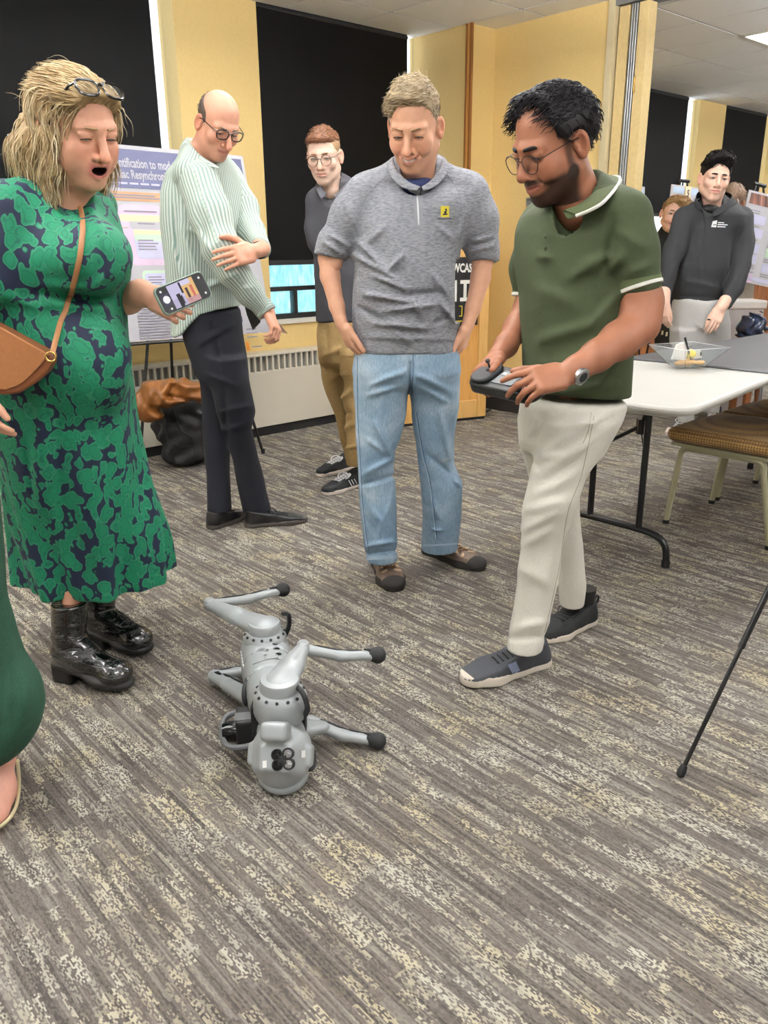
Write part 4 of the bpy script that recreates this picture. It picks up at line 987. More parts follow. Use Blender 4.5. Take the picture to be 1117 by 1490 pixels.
drum('front_hip', hipF - ZZ * 0.105, ZZ + np.array([0.03, -0.04, 0]), [(0.05, 0), (0.060, 0.004), (0.066, 0.02), (0.066, 0.062), (0.063, 0.070), (0.054, 0.080), (0.0485, 0.081), (0.0485, 0.104), (0.046, 0.109), (0.01, 0.112)], (0.0755, 0.0585))
drum('rear_hip', hipR - ZZ * 0.105, ZZ, [(0.05, 0), (0.057, 0.004), (0.062, 0.02), (0.061, 0.060), (0.058, 0.068), (0.051, 0.078), (0.046, 0.079), (0.046, 0.100), (0.043, 0.105), (0.01, 0.108)], (0.073, 0.0545))
kneeF, kneeR = R_(441, 942, .26), R_(305, 879, .24)
limb('thigh', hipF - ZZ * 0.016, kneeF, 0.0475, 0.018, -0.002, slot=False, fs=1.7); limb('thigh', hipR - ZZ * 0.016, kneeR, 0.045, 0.018, -0.002, slot=False, fs=1.7)
ftF, ftR = R_(549, 953, .205), R_(411, 858, .215)
limb('shank', kneeF - ZZ * 0.004, ftF, 0.017, 0.0165, -0.012); limb('shank', kneeR, ftR, 0.016, 0.0165, -0.008)
foot(ftF, ftF - kneeF); foot(ftR, ftR - kneeR)
for kn in (kneeF, kneeR):
    q = MB(); q.lathe([(0.010, -0.019), (0.0155, -0.015), (0.0155, 0.013), (0.011, 0.018)], kn, ZZ, 14); q.build('knee_joint', M_rob, rd)
# lower legs, touching the carpet
k3, h3, s3 = R_(312, 983, .035), R_(362, 1012, .055), R_(372, 973, .03)
limb('thigh', h3, k3, 0.03, 0.02, 0, slot=True); limb('shank', k3, s3, 0.018, 0.016, 0)
q = MB(); q.lathe([(0.014, -0.02), (0.018, -0.014), (0.018, 0.014), (0.014, 0.02)], k3 + ZZ * -0.008, ZZ, 14); q.build('knee_joint', M_rob, rd)
q = MB(); q.sphere(R_(308, 985, .035), 0.013); q.build('knee_cap', M_rob, rd)
k4, f4 = R_(447, 1050, .055), R_(549, 1078, .026)
limb('thigh', R_(425, 1062, .06), R_(468, 1058, .055), 0.03, 0.02, 0, slot=False)
limb('shank', R_(452, 1050, .055), f4, 0.020, 0.0165, -0.012); foot(f4 + ZZ * 0.0, f4 - k4)
drum('front_hip', R_(410, 1040, .05), -ZZ + [0.02, 0, 0], [(0.05, -0.03), (0.058, -0.02), (0.058, 0.03), (0.04, 0.045)])
# actuator between head and hip
q = MB(); q.lathe([(0.05, -0.03), (0.056, -0.02), (0.056, 0.022), (0.05, 0.028)], R_(406, 1035, .15), unit(ZZ + [0, -0.25, 0]), 24); q.build('shoulder_actuator', M_robd, rd)
# sensor box inside its carry handle on the dog's back (to the left)
hb = [R_(374, 1036, .09), R_(342, 1037, .085), R_(326, 1047, .08), R_(323, 1066, .075), R_(328, 1083, .075), R_(345, 1088, .08), R_(374, 1083, .085)]
q = MB(); q.tube(spline(hb, 6), 0.0075, 8); q.build('carry_handle', plain('handle_grey', '57595b', 0.5), rd)
c = R_(358, 1058, .09); SR = np.array([unit(R_(374, 1057, .09) - R_(342, 1060, .09)), [0, 0, 0], [0, 0, 1.0]]); SR[1] = np.cross(SR[2], SR[0])
q = MB(); q.box(c + [0.006, 0, 0], (0.03, 0.04, 0.04), SR); q.build('sensor_box', M_black, rd, smooth=False, bevel=0.006)
q = MB(); q.lathe([(0.024, -0.03), (0.027, -0.02), (0.027, 0.012), (0.022, 0.03)], R_(341, 1064, .08), -SR[0], 20); q.build('sensor_dome', M_lens, rd)
q = MB(); q.box(R_(356, 1044, .125), (0.026, 0.018, 0.006), SR); q.build('sensor_plate', plain('handle_grey', '57595b', 0.5), rd, smooth=False, bevel=0.003)
# black cable loops
for P in (((412, 893, .25), (420, 895, .27), (420, 912, .22), (411, 931, .17)), ((428, 997, .23), (440, 1008, .24), (447, 1030, .2), (441, 1044, .14), (434, 1042, .12)), ((363, 985, .17), (356, 1000, .16), (356, 1020, .13), (366, 1030, .1)), ((447, 1078, .08), (455, 1092, .07), (456, 1112, .05), (450, 1119, .045), (443, 1112, .05))):
    q = MB(); q.tube(spline([R_(*p) for p in P], 8), 0.0068, 8); q.build('cable', M_rubber, rd)

# ------------------------------------------------------------------ people: shared builders
def col_mat(name, rough=0.5, var=0.06, scale=60, sss=0.0, bmp=0.0, bscale=300, **kw):
    if name in _MC: return _MC[name]
    m, nt, b = newmat(name, '808080', rough, **kw)
    a = nd(nt, 'ShaderNodeAttribute', attribute_name='Col'); v = ocoord(nt)
    f = noise(nt, v, scale, 3)
    k = nd(nt, 'ShaderNodeMapRange', {0: f, 1: 0.25, 2: 0.75, 3: 1 - var, 4: 1 + var}).outputs[0]
    n = nt.nodes.new('ShaderNodeVectorMath'); n.operation = 'SCALE'; nt.links.new(a.outputs['Color'], n.inputs[0]); nt.links.new(k, n.inputs['Scale'])
    nt.links.new(n.outputs[0], b.inputs['Base Color'])
    if sss: b.inputs['Subsurface Weight'].default_value = sss; b.inputs['Subsurface Radius'].default_value = (0.01, 0.004, 0.002); b.inputs['Subsurface Scale'].default_value = 1.0
    if bmp: bump(nt, b, noise(nt, v, bscale, 3), bmp, 0.003)
    _MC[name] = m; return m
M_skin = col_mat('skin', 0.48, 0.05, 70, bmp=0.10, bscale=420)
M_skin.node_tree.nodes['Principled BSDF'].inputs['Specular IOR Level'].default_value = 0.35
M_hair = col_mat('hair', 0.55, 0.15, 40)
M_hair.node_tree.nodes['Principled BSDF'].inputs['Specular IOR Level'].default_value = 0.25
M_eye = col_mat('eye_surface', 0.08, 0.0)
M_lash = plain('dark_lash', '2a1c16', 0.6)

class Frame:
    """Head frame: x = the person's right, y = forward, z = up."""
    def __init__(s, c, yaw, pitch, roll=0.0, sc=1.0):
        c_, t, p = radians(yaw), radians(pitch), radians(roll)
        f = np.array([cos(c_) * cos(t), sin(c_) * cos(t), -sin(t)]); fh = np.array([cos(c_), sin(c_), 0])
        r = np.cross(fh, ZZ); u = np.cross(r, f)
        r, u = r * cos(p) + u * sin(p), -r * sin(p) + u * cos(p)
        s.c = np.asarray(c, float); s.R = np.array([r, f, u]); s.s = sc
    def W(s, P): return s.c + (np.asarray(P, float) * s.s) @ s.R
    def L(s, P): return ((np.asarray(P, float) - s.c) @ s.R.T) / s.s
    def D(s, d): return np.asarray(d, float) @ s.R

def sm(x, a, b):
    t = np.clip((x - a) / (b - a), 0, 1); return t * t * (3 - 2 * t)

def head_mesh(fr, neck_w, neck_r, skin, h=0.0021, jaw=1.0, nose=1.0, eye_open=0.0035, eye_drop=-0.002, smile=0.0, mouth=None, beard=None, beard_col='2a1d18', brow='6b4a35', brow_r=0.0032, lip='b5655c', fat=1.0, stub=0.0, ears=(1, 1), neck_r2=None, gaze=-25, iris='4a5a60', cheek=0.0, scalp=None, brow_z=0.0):
    """Continuous head and neck surface plus separate eyes and brows; returns dict of meshes in world coordinates."""
    nk = fr.L(neck_w)
    lo = np.array([-0.118, -0.135, -0.15]); hi = np.array([0.118, 0.142, 0.135])
    m_ = (neck_r2 or neck_r) / fr.s + 0.02
    lo = np.minimum(lo, nk - m_); hi = np.maximum(hi, nk + m_)
    F = Field(lo, hi, h)
    F.ell((0, -0.014, 0.032), (0.0745, 0.094, 0.085), k=0)
    F.ell((0, 0.026, -0.030), (0.060 * fat, 0.060, 0.080), k=0.03)
    for s in (-1, 1):
        F.cone((s * 0.050 * jaw, -0.008, -0.062), (s * 0.014, 0.058, -0.100), 0.022 * fat, 0.017, k=0.035)
        F.ell((s * 0.042, 0.056, -0.030), (0.024, 0.022, 0.021 + 0.004 * smile), k=0.022)
        if fat > 1.02: F.ell((s * 0.043, 0.045, -0.060), (0.026, 0.028, 0.030), k=0.025)
        F.cone((s * 0.009, 0.080, 0.021), (s * 0.044, 0.066, 0.019), 0.011, 0.010, k=0.016)
    F.ell((0, 0.068, -0.103), (0.021, 0.015, 0.016), k=0.022)
    if fat > 1.02: F.ell((0, 0.025, -0.105), (0.042, 0.045, 0.03), k=0.03)
    F.ell((0, 0.074, -0.064), (0.031, 0.021, 0.024), k=0.02)
    E_ = [np.array([s * 0.0315, 0.0715, 0.0]) for s in (-1, 1)]
    for s, e in zip((-1, 1), E_):
        F.ell(e + [s * 0.001, 0.016, 0.0], (0.019, 0.014, 0.0125), k=0.012, op='s')
        F.ell(e, (0.0165, 0.0138, 0.0132), k=0.005)
        F.cone(e + [-s * 0.012, 0.009, 0.0085], e + [s * 0.016, 0.0035, 0.0075], 0.0042, 0.0042, k=0.006)
        F.ell(e + [s * 0.0005, 0.0135, eye_drop], (0.0125, 0.0085, max(eye_open, 0.0016)), k=0.0012, op='s')
    n = nose
    F.cone((0, 0.081, 0.016), (0, 0.104 * (0.6 + 0.4 * n), -0.028), 0.0085, 0.0105, k=0.012)
    F.ell((0, 0.1055 * (0.55 + 0.45 * n), -0.036), (0.0125, 0.0125, 0.011), k=0.008)
    for s in (-1, 1):
        F.ell((s * 0.0135, 0.093, -0.040), (0.0085, 0.011, 0.0085), k=0.006)
        F.ell((s * 0.0065, 0.099, -0.0485), (0.0042, 0.006, 0.0035), k=0.002, op='s')
        # ear
        if ears[0 if s < 0 else 1]:
            c = np.array([s * 0.0800, -0.016, -0.010]); r = np.array([[cos(.5), s * sin(.5), 0], [-s * sin(.5), cos(.5), 0], [0, 0, 1.0]])
            F.ell(c, (0.0078, 0.0185, 0.031), r, k=0.006); F.ell(c + r[0] * s * 0.0075 + r[1] * 0.003 + [0, 0, 0.003], (0.0075, 0.0115, 0.021), r, k=0.002, op='s'); F.ell(c + r[0] * s * 0.001 + r[1] * 0.011 + [0, 0, -0.004], (0.005, 0.004, 0.007), r, k=0.003)
            F.ell(c + [s * 0.001, 0.003, -0.026], (0.006, 0.009, 0.009), k=0.006)
    # lips; the corners rise with a smile
    cz = -0.0655 + 0.010 * smile; cw = 0.0235 + 0.006 * smile
    if mouth == 'open':
        up, lw = [(-cw * .95, 0.079, -0.0605), (0, 0.0945, -0.0570), (cw * .95, 0.079, -0.0605)], [(-cw * .85, 0.079, -0.066), (0, 0.089, -0.0865), (cw * .85, 0.079, -0.066)]
    else:
        up, lw = [(-cw, 0.0795 - 0.004 * smile, cz), (0, 0.0955, -0.0625), (cw, 0.0795 - 0.004 * smile, cz)], [(-cw * .9, 0.079 - 0.004 * smile, cz - 0.004), (0, 0.093, -0.0735 - 0.003 * smile), (cw * .9, 0.079 - 0.004 * smile, cz - 0.004)]
    for P, r in ((up, 0.0052), (lw, 0.0066)): F.chain(spline(P, 4), [r * (0.55 + 0.45 * sin(pi * t)) for t in np.linspace(0, 1, 9)], k=0.005)
    if mouth == 'open': F.ell((0, 0.086, -0.0695), (0.0190, 0.024, 0.0112), k=0.002, op='s')
    elif mouth == 'smile': F.chain(spline([(-cw * .85, 0.084, cz - 0.001), (0, 0.100, -0.068), (cw * .85, 0.084, cz - 0.001)], 4), [0.003] * 9, k=0.001, op='s')
    else: F.chain(spline([(-cw, 0.0835, cz - 0.002), (0, 0.101, -0.068), (cw, 0.0835, cz - 0.002)], 4), [0.0022] * 9, k=0.0015, op='s')
    if smile > 0.3:
        for s in (-1, 1): F.chain(spline([(s * 0.019, 0.0955, -0.036), (s * 0.029, 0.0895, -0.046), (s * 0.0345, 0.0815, -0.058)], 4), [0.0028] * 9, k=0.007, op='s'); F.ell((s * 0.040, 0.064, -0.045), (0.017, 0.016, 0.016), k=0.012)
    F.cone((0, -0.020, -0.055), nk, neck_r / fr.s, (neck_r2 or neck_r) / fr.s, k=0.030)
    V, Q = F.mesh()
    x, y, z = V.T; sk = lin(skin); cl = np.tile(sk, (len(V), 1))
    def mix(c, m):
        nonlocal cl; m = np.clip(m, 0, 1)[:, None]; cl = cl * (1 - m) + lin(c) * m
    red = lin(skin) * np.array([1.02, 0.72, 0.68])
    rm = 0.32 * np.exp(-((np.abs(x) - 0.042) / 0.022) ** 2 - ((z + 0.036) / 0.022) ** 2) * (y > 0.02) + 0.5 * np.exp(-(x / 0.014) ** 2 - ((z + 0.036) / 0.014) ** 2) * (y > 0.09) + 0.5 * (np.abs(x) > 0.077) * (np.abs(z) < 0.05)
    rm = np.clip(rm * (0.6 + cheek), 0, 1)[:, None]; cl = cl * (1 - rm) + red * rm
    zm = -0.066 - 0.004 * (mouth == 'open') + 0.010 * smile * (x / 0.025) ** 2
    lipm = np.exp(-(np.abs(x) / (cw + 0.002)) ** 6) * np.exp(-((z - zm + 0.0015) / (0.0165 if mouth == 'open' else 0.0092)) ** 6) * (y > 0.068)
    mix(lip, lipm * 0.85)
    if mouth == 'open':
        d = (x / 0.0196) ** 2 + ((y - 0.086) / 0.0245) ** 2 + ((z + 0.0695) / 0.0120) ** 2; mix('2a0f10', (d < 1.0) * 1.0); mix('e6dacd', ((d < 1.0) & (z > -0.0628) & (np.abs(x) < 0.012)) * 0.95)
    if mouth == 'smile': mix('e9dfd2', ((np.abs(z - (-0.068 + (cz + 0.067) * (x / cw) ** 2)) < 0.0034) & (np.abs(x) < cw * 0.7) & (y > 0.07) & (y < 0.0975)) * 0.9)
    if beard is not None: mix(beard_col, np.clip(beard(x, y, z), 0, 1))
    if stub: mix('6a5a52', stub * sm(-z, 0.03, 0.06) * sm(y, 0.0, 0.03) * (1 - lipm) * 0.5)
    if scalp is not None: mix(*scalp(x, y, z))
    out = dict(V=fr.W(V), Q=Q, C=cl, fr=fr, eyes=[], F=F)
    for s, e in zip((-1, 1), E_):
        q = MB(); q.sphere(e - [0, 0.0006, 0], 0.0126, 16, 12); P = np.array(q.V)
        g = np.array([0, cos(radians(gaze)), sin(radians(gaze))]); d = unit(g); a = ((P - e) / 0.0126) @ d
        c = np.where(a[:, None] > 0.97, lin('0c0a0a'), np.where(a[:, None] > 0.86, lin(iris), lin('e6dfd8')))
        out['eyes'].append((fr.W(P), q.F, c))
    # lash line and brows
    q = MB()
    for s, e in zip((-1, 1), E_):
        t = max(eye_open, 0.0016)
        q.tube([fr.W(e + p) for p in spline([(-s * 0.0125, 0.0085, eye_drop), (-s * 0.006, 0.0128, eye_drop + t * .75), (s * 0.002, 0.0135, eye_drop + t), (s * 0.009, 0.0108, eye_drop + t * .55), (s * 0.0142, 0.0065, eye_drop - 0.001)], 3)], 0.0015 * fr.s, 5)
    out['lash'] = (q.V, q.F)
    q = MB()
    for s in (-1, 1):
        P = spline([(s * 0.0125, 0.0925, 0.0208 + brow_z), (s * 0.024, 0.0885, 0.0226), (s * 0.037, 0.0790, 0.0216), (s * 0.047, 0.0685, 0.0165)], 4)
        r = [brow_r * 1.15 * fr.s * (0.55 + 0.6 * sin(pi * (0.25 + 0.7 * i / 12))) for i in range(13)]
        q.tube([fr.W(p) for p in P], r, 6, flat=0.9)
    out['brow'] = (q.V, q.F, lin(brow))
    return out

def hand(F, w, d, n, right, sc=1.0, curl=((20, 25, 15),) * 4, spread=4, thumb=(0.55, 0.75, 0.25), tcurl=15, k=0.006, fore=None):
    """Adds a hand to a field: wrist w, finger direction d, palm normal n (direction the palm faces)."""
    d = unit(d); n = unit(np.asarray(n, float) - d * (np.asarray(n, float) @ d)); t = np.cross(d, n) * (1 if right else -1)
    R = np.array([t, d, n]); w = np.asarray(w, float); P = lambda a, b, c: w + (t * a + d * b + n * c) * sc
    F.box(P(0, 0.052, 0), np.array([0.039, 0.042, 0.0135]) * sc, R, rd=0.0125 * sc, k=0.012)
    F.cone(P(0, 0.0, 0), P(0, 0.035, 0), 0.024 * sc, 0.026 * sc, k=0.012, flat=n, fs=1.45)
    F.ell(P(0.024, 0.035, 0.008), np.array([0.017, 0.030, 0.014]) * sc, R, k=0.010)
    for i, (off, ln, rr) in enumerate(((0.029, 0.074, 0.0090), (0.0098, 0.082, 0.0094), (-0.0098, 0.076, 0.0089), (-0.0285, 0.060, 0.0078))):
        c = curl[i % len(curl)]; a = 0.0; p = P(off, 0.090 - 0.004 * abs(i - 1.2), 0.001); sp = radians(spread * (1.5 - i))
        q = [p - d * 0.018 * sc, p]; rs = [rr * sc * 1.05, rr * sc * 1.08]
        for j, f in enumerate((0.46, 0.30, 0.24)):
            a += radians(c[j]); dv = (d * cos(sp) + t * sin(sp)) * cos(a) + n * sin(a)
            p = p + dv * ln * f * sc; q.append(p); rs.append(rr * sc * (1.0 - 0.09 * (j + 1)))
        F.chain(q, rs, k=0.0028)
    tv = unit(t * thumb[1] + d * thumb[0] + n * thumb[2]); p = P(0.022, 0.022, 0.006); q = [p]; rs = [0.0145 * sc]
    ax_ = unit(np.cross(tv, -t * 0.6 + d * 0.5 + n * 0.2)); cur = tv
    for j, (ln, rr) in enumerate(((0.042, 0.0120), (0.034, 0.0102), (0.026, 0.0085))):
        p = p + cur * ln * sc; q.append(p); rs.append(rr * sc)
        a = radians(tcurl); cur = cur * cos(a) + np.cross(ax_, cur) * sin(a) + ax_ * (ax_ @ cur) * (1 - cos(a))
    F.chain(q, rs, k=0.004)
    return F

def join(meshes):
    V, Q, C, o = [], [], [], 0
    for v, q, c in meshes:
        v = np.asarray(v, float); V.append(v); Q.append(np.asarray(q) + o); C.append(c if getattr(c, 'ndim', 1) == 2 else np.tile(c, (len(v), 1))); o += len(v)
    return np.concatenate(V), np.concatenate(Q), np.concatenate(C)

def person(foot, label):
    return emptyob('person', [foot[0], foot[1], 0], label, 'person')
def inner(*lines, r=0.03):
    """Hidden trunk and limbs that join the visible skin under the clothes."""
    A = np.concatenate([np.array(l) for l in lines]); F = Field(A.min(0) - 0.09, A.max(0) + 0.09, 0.013)
    for l in lines: F.chain(l, [r] * len(l), k=0.02)
    return F.mesh()
def finish_body(p, hd, extra, skin, links=None):
    if links: extra = list(extra) + [inner(*links)]
    """One body mesh: head, neck and the limbs that show."""
    parts = [(hd['V'], hd['Q'], hd['C'])] + [(v, q, lin(skin)) for v, q in extra]
    V, Q, C = join(parts); b = meshob('body', V, Q.astype(np.int32), M_skin, p, cols=C)
    for v, f, c in hd['eyes']: meshob('eye', v, f, M_eye, p, cols=c)
    meshob('eyelashes', *hd['lash'], M_lash, p)
    v, f, c = hd['brow']; meshob('eyebrows', v, f, M_hair, p, cols=np.tile(c, (len(v), 1)))
    return b

def ringpx(L):
    """(y, xL, xR, Y, q, yaw deg) photo silhouettes -> elliptical sections."""
    out = []
    for y, xl, xr, Y, q, yw in L:
        P = at((xl + xr) / 2, y, Y); wd = (xr - xl) / 2 / ppm(P); a = radians(yw)
        A = wd / math.sqrt(cos(a) ** 2 + (q * sin(a)) ** 2)
        out.append((P[2], P[0], P[1], A, A * q, a))
    return out
def wrinkle(F, amp, sc=1.0, seed=0.0, lo=None, hi=None, vert=1.0):
    """Soft cloth undulation over the whole field."""
    def fn(X, Y, Z):
        a = np.sin((14 * X + 9 * Y + 17 * vert * Z) * sc + seed + 1.9 * np.sin((8 * X - 5 * Y + 6 * Z) * sc + seed)); b = np.sin((-19 * X + 12 * Y + 23 * vert * Z) * sc + 2.1 * seed + 1.6 * np.sin((11 * Z + 6 * X) * sc))
        return amp * (0.6 * a + 0.4 * b)
    return F.warp(fn, lo, hi)
def folds(F, Y, L):
    for (x0, y0, x1, y1, wpx, amp) in L:
        A, B = at(x0, y0, Y), at(x1, y1, Y); F.fold(A, B, wpx / ppm(A), amp)
def fieldpx(x0, y0, x1, y1, Ya, Yb, h):
    """Grid that covers a photo rectangle between two depths."""
    P = np.array([at(x, y, Y) for x in (x0, x1) for y in (y0, y1) for Y in (Ya, Yb)]); return Field(P.min(0), P.max(0), h)
def tubepx(F, L, k=0.02, **kw):
    """(x, y, Y, radius px) joints."""
    P = [at(x, y, Y) for x, y, Y, r in L]; R = [r / ppm(p) for p, (_, _, _, r) in zip(P, L)]; F.chain(P, R, k, **kw); return P, R
def cloth(F, name, mat, parent, **kw):
    V, Q = F.mesh(); o = meshob(name, V, Q, mat, parent, **kw); return o, V, Q

def strands(root, flow, n, ln, wid, cols, seed, segs=6, lift=0.003, curl=0.0, keep=None, droop=0.0, name='hair_strands', parent=None, jit=0.25, minlen=0.5):
    """Fine locks lying on a hair surface: root = (V, Q) mesh; flow(P) -> directions."""
    V, Q = root; g = np.random.default_rng(seed)
    if keep is not None:
        Q = Q[keep(V[Q].mean(1))]
    a, b, c = V[Q[:, 0]], V[Q[:, 1]], V[Q[:, 3]]; nr = np.cross(b - a, c - a); ar = np.linalg.norm(nr, axis=1); idx = g.choice(len(Q), n, p=ar / ar.sum())
    P = V[Q[idx]].mean(1) + g.normal(0, 0.001, (n, 3)); N = nr[idx] / (ar[idx][:, None] + 1e-12)
    cl = np.asarray([lin(t) for t in cols])[g.integers(len(cols), size=n)] * (1 + g.normal(0, 0.12, (n, 1)))
    L = ln * (minlen + (1 - minlen) * g.random(n)); pts = []; ph = g.random(n) * 6.28
    D = flow(P); D = D + g.normal(0, jit, D.shape) * np.linalg.norm(D, axis=1, keepdims=True); D -= N * (D * N).sum(1, keepdims=True) * 0.85; D /= np.linalg.norm(D, axis=1, keepdims=True) + 1e-9
    B = np.cross(N, D); p = P.copy()
    for i in range(segs + 1):
        t = i / segs
        pts.append(p + N * lift * np.sin(pi * min(t * 1.05, 1.0)) + B * (curl * np.sin(ph + 9 * t))[:, None])
        p = p + D * (L / segs)[:, None]; D2 = flow(p); D2 /= np.linalg.norm(D2, axis=1, keepdims=True) + 1e-9
        D = D * 0.72 + D2 * 0.28; D[:, 2] -= droop; D /= np.linalg.norm(D, axis=1, keepdims=True) + 1e-9
    pts = np.array(pts); m = segs + 1; Vv = np.zeros((m, n, 3, 3))
    for i in range(m):
        w_ = wid * (1 - 0.85 * (i / segs) ** 2) * (0.5 + 0.5 * min(1, i / 1.0))
        for k in range(3):
            a_ = 2 * pi * k / 3; Vv[i, :, k] = pts[i] + w_ * (B * cos(a_) + N * sin(a_))
    Vv = Vv.transpose(1, 0, 2, 3).reshape(-1, 3); base = (np.arange(n) * m * 3)[:, None]
    q = []
    for i in range(segs):
        for k in range(3): q.append(np.stack([i * 3 + k + base[:, 0], i * 3 + (k + 1) % 3 + base[:, 0], (i + 1) * 3 + (k + 1) % 3 + base[:, 0], (i + 1) * 3 + k + base[:, 0]], 1))
    C = np.repeat(cl, m * 3, axis=0)
    return tag(meshob(name, Vv, np.concatenate(q), M_hair, parent, cols=np.clip(C, 0, 1)), kind='stuff')
def cutbelow(F, Y, pts):
    """Trim a garment along a hem drawn through photo points."""
    P = np.array([at(x, y, Y) for x, y in pts]); o = np.argsort(P[:, 0]); P = P[o]
    F.D[:] = np.maximum(F.D, (np.interp(F.ax[0], P[:, 0], P[:, 2])[:, None, None] - F.ax[2][None, None, :]).astype(np.float32))
def hair_shell(fr, ells, cuts, col, h=0.003, rough=(0.0, 1.0), k=0.012, subs=(), lo=(-.13, -.16, -.2), hi=(.13, .14, .17)):
    """Hair volume in head space: union of ellipsoids, minus half-spaces (point, outward normal)."""
    F = Field(lo, hi, h)
    for c, r in ells: F.ell(c, r, k=k)
    for c, r in subs: F.ell(c, r, k=0.006, op='s')
    for p, n in cuts: F.cut(p, n, sm=0.006)
    if rough[0]: F.warp(lambda X, Y, Z: rough[0] * (np.sin(rough[1] * (60 * X + 20 * Y) + 2 * np.sin(50 * Z * rough[1])) * 0.6 + np.sin(rough[1] * (95 * X - 40 * Z + 30 * Y)) * 0.4))
    V, Q = F.mesh(); return fr.W(V), Q, np.tile(lin(col), (len(V), 1))
def shoe(p, heel, toe, w, up_mat, sole_mat, ht=0.075, sole_h=0.028, name='shoe', ankle=True, lace=None, toe_lift=0.0, cap=None, collar_h=0.03, lace_n=5, lace_r=0.0025):
    """Shoe from photo-derived heel and toe points on the floor."""
    heel = np.asarray(heel, float); toe = np.asarray(toe, float); L = np.linalg.norm(toe - heel); d = (toe - heel) / L; s = np.cross(ZZ, d); k = L / 0.29
    P = lambda a, b, z: heel + d * a * L + s * b + ZZ * z
    lo = np.minimum(heel, toe) - 0.07; hi = np.maximum(heel, toe) + 0.07; lo[2] = -0.006; hi[2] = ht + collar_h + 0.06 + toe_lift
    ctl = ((0.125, 0.035), (0.40, 0.033), (0.70, 0.046), (0.87, 0.036))
    F = Field(lo, hi, 0.0042)
    pts = [P(a, 0, 0.012 + toe_lift * max(0, a - 0.5)) for a, r in ctl]; rs = [r * w / 0.046 * 1.06 for a, r in ctl]
    F.chain(pts, rs, k=0.02); sl = sole_h
    F.cut(P(0, 0, sl), ZZ); F.cut(P(0, 0, 0.0), -ZZ)
    V, Q = F.mesh()
    if toe_lift: V[:, 2] += np.clip(((V - heel) @ d) / L - 0.45, 0, 1) * toe_lift
    root = emptyob(name, heel) if False else None
    F2 = Field(lo, hi, 0.0042)
    F2.chain(pts, [r * 0.97 for r in rs], k=0.02); F2.cut(P(0, 0, sl + 0.012), ZZ)
    F2.cone(P(0.15, 0, 0.045), P(0.36, 0, 0.052), 0.035 * w / 0.046, 0.036 * w / 0.046, k=0.02); F2.cone(P(0.36, 0, 0.052), P(0.68, 0, 0.034), 0.037 * w / 0.046, 0.036 * w / 0.046, k=0.02); F2.cone(P(0.68, 0, 0.034), P(0.87, 0, 0.026), 0.036 * w / 0.046, 0.029 * w / 0.046, k=0.02)
    F2.cone(P(0.17, 0, 0.05), P(0.19, 0, ht + collar_h), 0.037, 0.040, k=0.02)
    F2.cut(P(0.19, 0, ht + collar_h * 0.5), unit(ZZ * 1.0 + d * 0.22)); F2.cut(P(0, 0, sl * 0.7), -ZZ)
    V2, Q2 = F2.mesh()
    if toe_lift: V2[:, 2] += np.clip(((V2 - heel) @ d) / L - 0.45, 0, 1) * toe_lift
    so = meshob(name, V2, Q2, up_mat, p); B = bvh(V2, Q2)
    meshob('sole', V, Q, sole_mat, so)
    def top(a, b):
        o = P(a, b, 0.4); h_ = B.ray_cast(Vector(o), Vector((0, 0, -1))); return np.array(h_[0]) + ZZ * 0.001 if h_[0] is not None else None
    if lace is not None:
        q = MB()
        for i in range(lace_n):
            a = 0.38 + 0.25 * i / (lace_n - 1)
            for sg in (-1, 1):
                pp = [top(a + 0.045 * t, sg * 0.022 * (1 - 2 * t) * w / 0.046) for t in np.linspace(0, 1, 5)]
                if all(t is not None for t in pp): q.tube([t + ZZ * lace_r * 0.6 for t in pp], lace_r, 5)
        a0 = top(0.37, 0.0)
        if a0 is not None:
            for sg in (-1, 1): q.tube(bez(a0, a0 + s * sg * 0.03 + ZZ * 0.02 + d * 0.01, a0 + s * sg * 0.055 + d * 0.03 + ZZ * 0.0, a0 + s * sg * 0.03 + d * 0.05 - ZZ * 0.012, 8), lace_r, 5)
        tag(q.build('laces', lace, so), kind='stuff')
    return so, B, top, P
